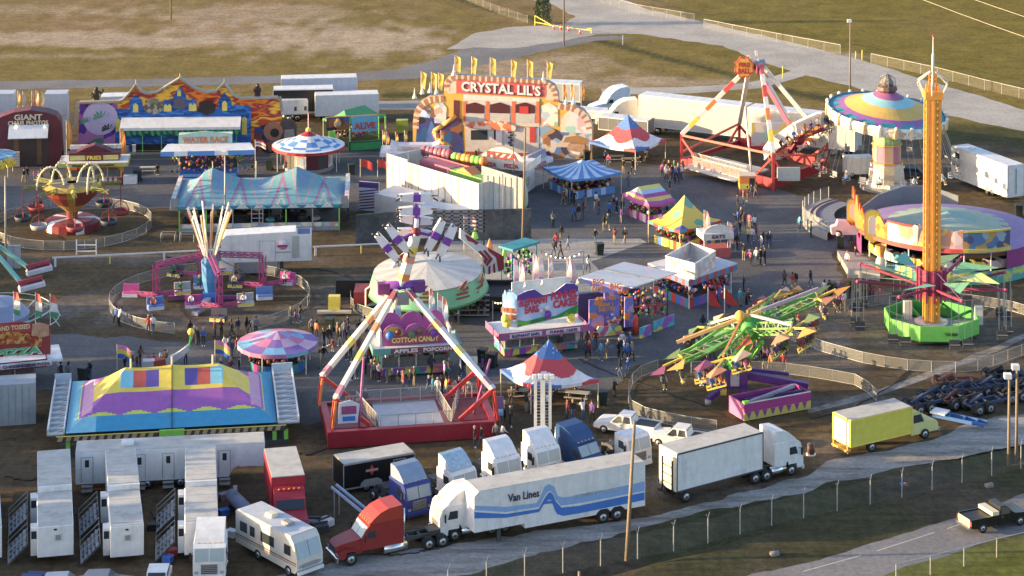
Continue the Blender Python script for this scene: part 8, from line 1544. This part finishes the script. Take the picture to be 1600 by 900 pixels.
for k in range(8):
 a=k*.785+.2;e=cyl_pt(V3(),ra,a,zcg+1.0);b=B();b.beam((1.3*math.cos(a),1.3*math.sin(a),zcg+.0),e,.2,.24,P((.26,.02,.07)));b.tube((1.6*math.cos(a),1.6*math.sin(a),zcg+1.8),e,.03,P((.3,.1,.3)),4);b.ball(e,.2,P((.5,.04,.12)),6);b.build('arm',t)
 a2=a+.785;e2_=cyl_pt(V3(),ra,a2,zcg+1.0);m_=[P((.16,.45,.22)),P((.45,.60,.18)),P((.10,.42,.30))][k%3];g=B();g.add([tuple(cyl_pt(V3(),2.0,a+.2,zcg+.9)),tuple(e*.93+V3((0,0,.9))),tuple(cyl_pt(V3(),ra*.62,a+.5,zcg+1.6))],[(0,1,2)],m_);g.build('sail',t)
 for s in(-.4,.4):
  q=cyl_pt(V3(),ra,a+s*.22);g=B();wz=2.0
  for u in(-.35,.35):
   for v in(-.15,.15):g.tube((q.x+u,q.y+v,zcg+.95),(q.x+u,q.y+v,1.1+.8),.022,P((.45,.43,.38)),3)
  g.box(q.x-.5,q.x+.5,q.y-.25,q.y+.25,1.0,1.1,DGREY);g.box(q.x-.5,q.x+.5,q.y+.2,q.y+.28,1.1,1.8,DGREY);g.tube((q.x-.5,q.y-.25,1.45),(q.x+.5,q.y-.25,1.45),.04,GALV,4);g.build('double_seat',t)
ROC=75/sc1;b=B();OCT=[(ROC*math.cos(a*.785+.39),ROC*math.sin(a*.785+.39)*.95)for a in range(8)];LGN=P((.14,.58,.07),rough=.45)
for i in range(8):p,q=OCT[i],OCT[(i+1)%8];b.add([(p[0],p[1],.5),(q[0],q[1],.5),(q[0],q[1],2.0),(p[0],p[1],2.0),(p[0]*.97,p[1]*.97,.5),(q[0]*.97,q[1]*.97,.5),(q[0]*.97,q[1]*.97,2.0),(p[0]*.97,p[1]*.97,2.0)],[(0,1,2,3),(5,4,7,6),(3,2,6,7)],LGN if q[1]<1 else P((.05,.38,.06)))
b.build('green_skirt',t);b=B();b.prismz([(x*.96,y*.96)for x,y in OCT],.3,.5,P((.02,.12,.03)));b.box(-4.4,-1.3,-1.4,1.4,.9,1.1,GREY);b.box(1.3,4.4,-1.4,1.2,.9,1.1,GREY);b.box(1.3,4.4,-1.44,-1.41,.75,1.1,YELL)
for k in range(8):a=k*.785+.39;b.beam((1.5*math.cos(a),1.5*math.sin(a),.8),(ROC*.95*math.cos(a),ROC*.9*math.sin(a),1.7),.2,.25,P((.10,.45,.08)))
b.lathe([(1.7,.5),(1.7,1.2),(.01,1.2)],OFFW,16);b.build('base',t)
for x,y in((-2.2,1.0),(4.6,-.6)):b=B();b.box(x-.4,x+.4,y-.3,y+.3,1.1,2.9,OFFW);b.build('cabinet',t)
b=B();b.text('TORNADO',1.2,1.25,1.3,.3,DGREEN,-ROC*.885,bold=.02);b.build('lettering',t)
# --- covered round coaster with facade
c=G(1480,402);t=thing('covered_round_ride','large round covered ride with teal and purple canvas and cartoon diner front','ride',c);sc2=SC(1480,402);RH=140/sc2;zh=HT(1480,402,356);OL=[P((.24,.38,.34),rough=.7),P((.32,.40,.30),rough=.7),P((.26,.17,.36),rough=.7),P((.28,.18,.40),rough=.7)]
b=B();b.lathe([(RH*(1-i/12),zh+1.9*(i/12)**1.1)for i in range(12)]+[(.02,zh+1.95)],lambda i,j:OL[3]if i<2 else OL[2]if(i<4+(j%3==0))else OL[1]if i<8 else OL[0]if(j+i)%5 else OL[1],60);b.build('canvas_roof',t)
a0,a1=R(-62),R(190);b=B();b.lathe([(RH,.9),(RH+.02,zh)],P((.30,.03,.20),rough=.6),40,a0,a1);b.build('canvas_wall',t)
b=B();b.lathe([(RH+.25,.05),(RH+.1,1.3)],lambda i,j:mural([(.3,.45,.05),(.05,.3,.2),(.1,.35,.4),(.5,.5,.08)],.5,mode='n')if j==0 else None,1,a0,a0+.01)if False else None
MG=mural([(.35,.45,.05),(.08,.35,.15),(.05,.28,.35),(.5,.5,.08),(.1,.4,.25)],.5,mode='n');b.lathe([(RH+.3,.05),(RH+.12,1.4)],MG,60,R(-150),R(40));b.build('skirt_board',t)
b=B();b.lathe([(RH-.1,1.0),(.02,1.0)],P((.08,.07,.08)),40);
for k in range(20):a=k*.314;b.tube((RH*.96*math.cos(a),RH*.96*math.sin(a),1.0),(RH*.96*math.cos(a),RH*.96*math.sin(a),zh),.08,OFFW,6)
b.build('deck',t)
for k in range(16):
 a=R(-165)+k*.19;g=B();g.M=Matrix.Translation((RH*.86*math.cos(a),RH*.86*math.sin(a),1.25))@Matrix.Rotation(a+1.57,4,'Z');m_=[YELL,P((.7,.45,.5)),WHITE,TEAL][k%4];g.prism([(-1.0,0),(1.0,0),(1.2,.35),(.7,.5),(.3,.9),(-.8,.9),(-1.1,.4)],-.55,.55,m_);g.box(-.5,.3,-.45,.45,.91,.95,BLACK);g.build('car',t)
def facade_arc(a0,a1,z0,z1,m,r=RH+.55,nm='facade',n=10,wavy=0):
 b=B();
 for i in range(n):
  p,q=a0+(a1-a0)*i/n,a0+(a1-a0)*(i+1)/n;h0=z1+wavy*math.sin(i*1.9);h1=z1+wavy*math.sin((i+1)*1.9);P0,P1=(r*math.cos(p),r*math.sin(p)),(r*math.cos(q),r*math.sin(q));k=(r-.2)/r
  b.add([(P0[0],P0[1],z0),(P1[0],P1[1],z0),(P1[0],P1[1],h1),(P0[0],P0[1],h0),(P0[0]*k,P0[1]*k,z0),(P1[0]*k,P1[1]*k,z0),(P1[0]*k,P1[1]*k,h1),(P0[0]*k,P0[1]*k,h0)],[(0,1,2,3),(5,4,7,6),(3,2,6,7),(1,0,4,5)],m)
 return b.build(nm,t)
facade_arc(R(-188),R(-165),3.9,6.8,P((.72,.15,.01)),wavy=1.0,nm='flame_panel');facade_arc(R(-165),R(-138),3.7,6.0,mural([(.7,.18,.02),(.62,.10,.01),(.72,.30,.03)],1.6),wavy=.5,nm='flame_panel');facade_arc(R(-138),R(-92),4.0,6.0,mural([(.7,.45,.5),(.7,.5,.15),(.3,.5,.5),(.75,.6,.6),(.6,.3,.2)],.9),nm='cartoon_panel',wavy=.15)
facade_arc(R(-92),R(-62),4.0,5.8,mural([(.10,.2,.4),(.5,.3,.1),(.08,.1,.2),(.3,.4,.5)],1.1),nm='cartoon_panel');facade_arc(R(-165),R(-92),3.6,4.0,P((.72,.06,.04)),RH+.7,'red_trim');facade_arc(R(-92),R(-62),3.65,4.0,P((.72,.55,.04)),RH+.7,'yellow_trim');facade_arc(R(-138),R(-112),6.0,6.2,RED,RH+.7,'red_trim');facade_arc(R(-92),R(-62),5.8,6.0,P((.72,.55,.04)),RH+.7,'yellow_trim')
def arc_at(deg,r,z):return Matrix.Translation((r*math.cos(R(deg)),r*math.sin(R(deg)),z))@Matrix.Rotation(R(deg)+math.pi/2,4,'Z')
for dg,z,s in((-178,5.4,.7),(-150,5.2,.9)):
 b=B();b.M=Matrix.Translation((RH*1.06*math.cos(R(dg)),RH*1.06*math.sin(R(dg)),z));pts=[(-1.0*s,-1.6*s)]+[(-1.0*s*math.cos(i*.449),.9*s+1.0*s*math.sin(i*.449))for i in range(8)]+[(1.0*s,-1.6*s),(0,-2.2*s)];b.prism(pts,-.3,.3,P((.66,.52,.03)),P((.04,.04,.06)));b.prism([(x*.55,z_*.6)for x,z_ in pts],-.36,-.31,P((.55,.6,.62)));b.build('jukebox_arch',t)
b=B();b.M=Matrix.Translation((RH*1.05*math.cos(R(-108)),RH*1.05*math.sin(R(-108)),5.3));b.lathe([(.5,-1.5),(.55,.8),(.3,1.2),(.25,1.7),(.02,2.0)],P((.45,.18,.45)),10);b.lathe([(.05,-1.0),(.55,.9),(.3,1.2)],P((.7,.55,.45)),8,cx=-1.9);b.build('shake_figure',t)
b=B();b.M=Matrix.Translation((RH*1.16*math.cos(R(-176)),RH*1.16*math.sin(R(-176)),2.9));b.prism([(-1.5,0),(1.4,0),(1.4,.9),(.6,1.0),(.2,1.5),(-.8,1.55),(-1.0,1.0),(-1.6,.8)],-.5,.5,P((.66,.45,.50)));b.tube((-.8,-.55,.1),(-.8,-.45,.1),.42,BLACK,12);b.tube((-.8,-.6,.1),(-.8,-.551,.1),.25,WHITE,12);b.build('pink_car_prop',t)
b=B();pp=(RH*1.10*math.cos(R(-141)),RH*1.10*math.sin(R(-141)));b.lathe([(.45,0),(.5,1.2),(.35,2.2),(.6,3.4)],lambda i,j:P((.78,.34,.04))if i!=1 else P((.75,.68,.55)),10,cx=pp[0],cy=pp[1]);b.build('entrance_column',t)
b=B();q0=G(1325,432)-c;q1=G(1375,440)-c;b.prismz([(q0.x,q0.y),(q1.x,q1.y),(q1.x+1,q1.y+7),(q0.x-.2,q0.y+7)],.05,.8,P((.30,.30,.30)));b.box(q0.x-.1,q1.x,q0.y-.6,q0.y-.05,.02,.4,ALU);b.build('entrance_deck',t)
# curved grey platform with fence wall
cp_=G(1400,352);t2=thing('curved_walkway','curved grey striped walkway platform behind the covered ride','walkway',cp_);sc3=SC(1400,352);r3=145/sc3;b=B();b.lathe([(r3,0),(r3,.9),(r3*.66,.95)],lambda i,j:P((.26,.26,.28))if i else P((.3,.3,.3)),30,R(128),R(215));b.lathe([(r3*.95,.92),(r3*.92,1.02),(r3*.89,.94),(r3*.86,1.04),(r3*.82,.96)],lambda i,j:[P((.4,.38,.3)),P((.18,.08,.14))][i%2],30,R(128),R(215));b.build('deck',t2)
b=B();b.lathe([(r3,.9),(r3,2.3)],LINK,30,R(128),R(215));
for k in range(12):a=R(128+k*87/11);b.tube((r3*math.cos(a),r3*math.sin(a),.9),(r3*math.cos(a),r3*math.sin(a),2.3),.05,GALV,5)
b.build('rail',t2)
f=Fr((1345,352),(1490,346));t3=f.thing('scenery_wall','grey blue panel wall between the swing carousel and the covered ride','wall');b=B()
for i,(a,e,z0,z1)in enumerate([((1345,362),(1372,352),1.8,2.6),((1372,352),(1410,344),2.6,3.0),((1410,344),(1450,342),3.0,3.0),((1450,342),(1497,348),3.0,2.2)]):
 A,E_=f.d(*a),f.d(*e);b.add([(A[0],A[1],0),(E_[0],E_[1],0),(E_[0],E_[1],z1+1),(A[0],A[1],z0+1),(A[0],A[1]+.15,0),(E_[0],E_[1]+.15,0),(E_[0],E_[1]+.15,z1+1),(A[0],A[1]+.15,z0+1)],[(0,1,2,3),(5,4,7,6),(3,2,6,7),(1,5,6,2),(4,0,3,7)],P((.22,.24,.28),dirt=.2))
b.build('panel',t3)
# --- green tilted ride with hang gliders
c=G(1150,618);t=thing('tilted_glider_ride','tilted lime green wheel ride with orange sails on a purple base','ride',c);b=B();PB=P((.10,.03,.22),rough=.45);b.box(-1.6,1.0,-.8,.8,.9,2.6,PB);b.beam((-1.2,-.6,1.0),(-2.8,-2.4,.5),.4,.5,PB);b.beam((.5,-.6,1.0),(.9,-2.4,.5),.4,.5,PB);b.beam((-1.2,.6,1.0),(-2.8,2.8,.5),.4,.5,PB);b.beam((.9,.2,1.9),(6.6,-.4,1.0),.7,.7,PB);b.beam((.9,.6,2.3),(5.0,1.2,1.6),.25,.3,PB)
for x,y in((-2.8,-2.4),(.9,-2.4),(-2.8,2.8)):b.cyl(x,y,0,.45,.3,GALV,10)
b.box(-.6,.2,-.95,-.81,1.2,2.4,P((.4,.42,.45)));b.box(-1.7,-1.0,-1.3,-.9,.5,1.0,YELL);b.build('base',t)
f=Fr((1163,660),(1267,640));t_=t;o0=Matrix.Translation(f.c-c)@Matrix.Rotation(f.rz,4,'Z');b=B();b.M=o0;x0,x1=-f.L/2-.0,f.L/2;zt_=f.q(1190,627)[1]
b.box(x0,x1,0,.12,.85,zt_,P((.36,.03,.26)));b.box(x0,x1,0.0,.12,.1,.849,P((.52,.50,.10)));b.box(x0-.0,x0+.12,.121,2.5,.1,zt_,P((.55,.14,.36)));b.box(x1-.12,x1,.121,2.5,.1,zt_,P((.36,.03,.26)));b.box(x0,x1,2.5,2.62,.1,zt_,P((.3,.03,.26)));b.box(x0+.2,x1-.2,.3,2.4,.7,.9,DGREY);b.beam((x0+.5,.8,1.3),(x1-.6,1.9,1.7),.3,.3,P((.3,.33,.42)));b.beam((x0+1.2,1.9,1.2),(x1-.3,.9,1.5),.25,.25,P((.12,.04,.2)));b.box(x0,x1,-.02,.14,zt_,zt_+.06,OFFW)
for i in range(8):x=x0+.2+i*(x1-x0-.3)/8;b.prism([(x,.84),(x+.55,.84),(x+.28,.2)],-.03,-.003,P((.28,.04,.3)))
b.box(x0-.05,x0+.5,-.06,.3,zt_+.061,zt_+.25,LIME);b.build('tender_trailer',t)
zh_=7.4;hb=G(1172,512,zh_)-c;b=B();b.beam((-.6,0,2.5),hb+V3((.1,0,-.8)),.8,.75,P((.18,.68,.05),rough=.4));b.beam((.5,-.3,2.6),hb+V3((1.1,-.3,-1.2)),.3,.35,P((.16,.62,.05)));b.box(-1.2,.6,-.6,.6,2.61,3.0,DGREEN);b.build('boom',t)
tl=R(-21);e1=V3((math.cos(-tl),0,math.sin(-tl)));e2=V3((.15,.96,.0)).normalized();nn=e1.cross(e2).normalized();GR=P((.12,.44,.05),rough=.4);b=B();b.ball(hb,1.1,P((.05,.35,.05)),10);b.tube(hb-nn*.6,hb+nn*1.2,.7,GR,12);b.ball(hb+nn*1.0+V3((-.6,-.5,.3)),.5,P((.80,.42,.02)),8);b.build('hub',t);R7=7.6
YS=P((.60,.42,.03),rough=.5);SC_=[P((.50,.20,.10)),P((.10,.17,.06)),P((.58,.26,.03)),P((.18,.04,.12)),P((.45,.30,.22))]
for k in range(6):
 a=k*1.047+.2;d=e1*math.cos(a)+e2*math.sin(a);tg=e1*-math.sin(a)+e2*math.cos(a);e=hb+d*6.6;m_=GR if k%2 else P((.09,.34,.05))
 b=B();truss(b,hb+d*.8-nn*.1,e,.75,m_,6,.075,P((.34,.42,.22)));b.beam(hb+nn*1.3+d*.6,e+nn*.3,.2,.22,[m_,P((.55,.22,.04)),P((.5,.47,.40))][k%3]);b.beam(hb-nn*.9+d*.8,hb+d*4.2,.3,.3,m_)
 for q in(2.4,4.2):b.tube(hb+d*q,hb+d*(q+.5)+nn*.9*(1-q/7),.08,OFFW,5)
 b.build('arm',t)
 for j,(u,v)in enumerate(((-1.9,.3),(1.9,.3),(0,1.9))):
  o=e+tg*u+d*v+V3((0,0,-1.15-.3*(j==2)));b=B();b.beam(e,e+tg*u+d*v,.16,.18,YS);b.tube(o,e+tg*u+d*v,.08,DGREY,5);b.build('spinner_arm',t)
  g=B();g.beam(o-tg*.95,o+tg*.95,.14,.14,YS);g.beam(o-tg*.95-V3((0,.5,.1)),o+tg*.95-V3((0,.5,.1)),.12,.12,YS);g.beam(o-tg*.9+V3((0,.2,.35)),o+tg*.9+V3((0,.2,.35)),.3,.7,P((.07,.06,.05)))
  for w_ in(-.95,0,.95):g.beam(o+tg*w_-V3((0,.5,.1)),o+tg*w_+V3((0,.35,0)),.1,.1,YS)
  g.build('seat_row',t);s=B();c0=o+V3((0,0,1.2));s.add([tuple(c0+tg*1.1+V3((0,0,-.15))),tuple(c0-tg*1.1+V3((0,0,-.15))),tuple(c0+d*1.5),tuple(c0-d*.3+V3((0,0,.35)))],[(0,3,2),(1,2,3),(0,1,3)],SC_[(k*2+j)%5]);s.build('sail',t)
  for w_ in(-.45,.45):rider(c+o+tg*w_+V3((0,.1,-.45)),.2,j,'riding the tilted green ride')
 s=B();s.add([tuple(hb+d*1.6+tg*.5),tuple(hb+d*4.4+tg*2.0),tuple(hb+d*5.0+tg*.4)],[(0,1,2)],[P((.06,.22,.07)),P((.45,.08,.03)),P((.13,.30,.09))][k%3]);s.build('sail',t)
b=B();p=hb+V3((0,-.5,1.4));b.beam(p-e1*7.2,p+e1*1.0,.2,.28,P((.70,.36,.12)));b.beam(p+e1*1.0,p+e1*6.6,.2,.28,P((.26,.22,.38)));b.build('light_spar',t)
# --- left edge ride
t=thing('teal_arm_ride','ride with teal arms and red and white cars cut by the left edge','ride',G(-40,430));c=G(-40,430);b=B();b.lathe([(1.2,0),(.9,1),(.6,5.5),(.02,5.6)],TEAL,10);b.build('tower',t)
for i,(px,py)in enumerate(((36,446),(48,421))):e=G(px,py,.9)-c;b=B();b.beam((.3,0,5),e,.35,.35,P((.16,.48,.44)));b.build('arm',t);g=B();g.M=Matrix.Translation(e+V3((.9,0,0)))@Matrix.Rotation(.35,4,'Z')@Matrix.Rotation(-.15,4,'Y');g.box(-1.4,1.4,-.5,.5,-.3,.25,P((.62,.62,.66)),.15);g.box(-1.2,1.2,-.35,.35,.26,.32,MAROON);g.box(-1.3,1.3,.2,.4,.33,.7,P((.5,.05,.08)));g.build('car',t)
for i,px in enumerate((17,27)):t2=thing('electric_cabinet','grey electric cabinet left of the infield rail, %s one'%('left','right')[i],'cabinet',G(px,420));b=B();b.box(-.35,.35,-.25,.25,.1,2.6,P((.33,.35,.38)),.04);b.box(-.3,.3,-.27,-.255,.3,2.4,P((.4,.42,.45)));b.box(-.3,.3,-.2,.2,0,.1,DGREY);b.build('cabinet',t2)
c=G(-6,508);t=thing('wire_dome_ride','silver blue wire framed ride behind the left edge pizza stand','ride',c);b=B();b.lathe([(3.2,0),(3.4,1.2),(2.2,2.4),(.1,2.8)],P((.25,.30,.45)),16);b.build('shell',t);b=B()
for k in range(9):a=-1.6+k*.5;b.path([(3*math.cos(a),3*math.sin(a),.2),(5.5*math.cos(a),5.5*math.sin(a),1.6),(6.6*math.cos(a),6.6*math.sin(a),.1)],.06,P((.45,.55,.52)),4)
for z,r in((1.6,5.5),(.7,6.3)):b.path([(r*math.cos(a*.2-1.6),r*math.sin(a*.2-1.6),z)for a in range(22)],.05,P((.45,.55,.52)),4)
b.build('wire_frame',t)
# white van and dark cars beyond the swing carousel
car(G(1418,278),R(170),P((.05,.06,.09)),'dark car parked behind the swing carousel column');car(G(1497,348),R(175),P((.03,.06,.12)),'dark blue car behind the covered round ride')
for o in bpy.data.objects:
 if o.get('group')=='cars cut by the bottom edge' and o.location.y>230:del o['group']
t=thing('van','white box van parked left of the swing carousel column','van',G(1348,275),R(8));b=B();b.box(-2.4,1.2,-.95,.95,.5,2.6,WHITE,.08);b.prism([(1.25,.5),(1.25,2.0),(1.6,2.0),(2.2,1.3),(2.9,1.1),(2.9,.5)],-.9,.9,WHITE);b.build('body',t);b=B();b.prism([(1.35,1.35),(1.35,1.9),(1.6,1.9),(2.0,1.35)],-.93,-.905,GLASS);b.build('window',t);wheels(t,[(-1.6,-.95,-1),(-1.6,.95,1),(2.1,-.92,-1),(2.1,.92,1)],.36,.22)
# ---------------- cables, coolers and other clutter ----------------
CBL=P((.02,.02,.022),rough=.7);rnc=random.Random(91)
for i,(pts,l)in enumerate([([(487,420),(520,425),(560,440),(580,470)],'from the generator trailer toward the green dish ride'),([(345,418),(300,412),(262,402),(236,396)],'from the generator trailer to the balloon ride'),([(452,705),(480,712),(500,706),(512,702)],'between the long white trailer and the red based ride'),([(120,800),(128,830),(140,860),(150,880)],'on the dirt between the two left bunkhouses'),([(235,800),(250,820),(262,850),(270,890)],'on the dirt left of the third bunkhouse'),([(1267,655),(1330,640),(1400,600),(1440,560)],'from the purple tender trailer to the tower swing'),([(1560,470),(1520,500),(1500,520)],'between the covered ride and the tower swing base'),([(5,745),(40,752),(70,748)],'on the dirt above the left bunkhouse'),([(900,560),(960,585),(1000,600),(1115,640)],'from the midway to the green glider ride'),([(600,870),(640,866),(690,856)],'lying beside the red tractor frame')]):
 W=[G(*p)for p in pts];o0=W[0].copy();b=B();P3=[]
 for a,c in zip(W[:-1],W[1:]):
  for k in range(8):q=a.lerp(c,k/8);P3.append((q.x-o0.x+rnc.uniform(-.15,.15),q.y-o0.y+rnc.uniform(-.2,.2),.06))
 b.path(P3,.045,CBL,5);tag(b.build('power_cable',None,o0),'black power cable '+l,'cable')
for i,(px,py,m,l)in enumerate([(350,805,BLUE,'blue'),(362,838,WHITE,'white'),(268,868,RED,'red'),(262,878,BLUE,'dark blue'),(238,828,BLACK,'black'),(350,780,GREY,'grey'),(372,788,P((.3,.2,.12)),'brown')]):
 t=thing('cooler',l+' storage tub on the dirt among the bunkhouse trailers','tub',G(px,py),rnc.uniform(-1,1));b=B();b.box(-.4,.4,-.28,.28,0,.45,m,.04);b.build('tub',t);b=B();b.box(-.43,.43,-.31,.31,.451,.53,m,.03);b.build('lid',t)
for i,(px,py,l)in enumerate([(262,378,'left'),(292,378,'right')]):
 t=thing('metal_stand','small bare metal table frame before the pastel tent, %s one'%l,'stand',G(px,py));b=B()
 for x in(-.8,.8):
  for y in(0,1.0):b.tube((x,y,0),(x,y,.9),.03,GALV,5)
 b.build('legs_frame',t);b=B();b.path([(-.8,0,.9),(.8,0,.9),(.8,1,.9),(-.8,1,.9),(-.8,0,.9)],.04,GALV,5);b.build('top_frame',t)
t=thing('culvert_pipe','pale concrete culvert end in the ditch beside the county road','pipe',G(1546,762));b=B();b.tube((-.3,0,.1),(.3,.2,.15),.25,P((.2,.19,.17)),12);b.build('pipe',t)
t=thing('culvert_pipe','pale broken culvert end in the grass at the bottom edge','pipe',G(1210,868));b=B();b.tube((-.3,0,.05),(.35,.15,.1),.25,P((.2,.19,.17)),12);b.build('pipe',t)
t=thing('litter_bag','small pile of red and blue litter caught below the chain link fence','litter',G(1416,758));b=B();b.box(-.2,.1,-.1,.1,.0,.12,RED);b.box(-.5,-.21,0,.2,0,.15,BLUE);b.box(-.3,0,.11,.3,0,.1,WHITE);b.build('bag',t)
for i,(px,py,ty,l)in enumerate([(638,318,238,'left end of the ball game wall'),(700,336,262,'middle of the ball game wall'),(756,350,268,'right corner of the ball game wall'),(786,352,272,'white backdrop left of the thin pole')]):
 pole(px,py,ty,'slim grey rigging pole at the '+l,r=.05,m=GREY,name='rigging_pole',cat='pole')
for i,(px,py,m,l)in enumerate([(724,352,BLUE,'blue'),(770,356,P((.3,.4,.6)),'pale blue'),(664,352,GREY,'grey'),(690,250,WHITE,'white'),(738,262,RED,'red')]):
 t=thing('equipment_crate',l+' equipment crate standing by the white walled ball game','crate',G(px,py),.3*i);b=B();b.box(-.8,.8,-.5,.5,.06,.95,m,.06);b.build('crate',t);b=B();b.box(-.84,.84,-.54,.54,.951,1.02,DGREY);b.build('lid',t)
for i,(a,c,l)in enumerate([((806,448),(770,470),'left of the funnel cake stand'),((846,392),(912,392),'over the concrete slab')]):
 A,C=G(*a,3.6),G(*c,3.2);o0=A.copy();o0.z=0;b=B();P3=[A.lerp(C,k/9)-o0-Vector((0,0,.7*(1-(2*k/9-1)**2)))for k in range(10)];b.path([tuple(p)for p in P3],.025,DGREY,4)
 for p in P3[1:-1]:b.ball((p.x,p.y,p.z-.1),.08,P((1,.8,.5),emit=1.5),5)
 for p in(P3[0],P3[-1]):b.tube((p.x,p.y,0),(p.x,p.y,p.z),.04,GREY,5)
 tag(b.build('light_string',None,o0),'string of small bulbs on two posts '+l,'string lights')
 # ---------------- end ----------------
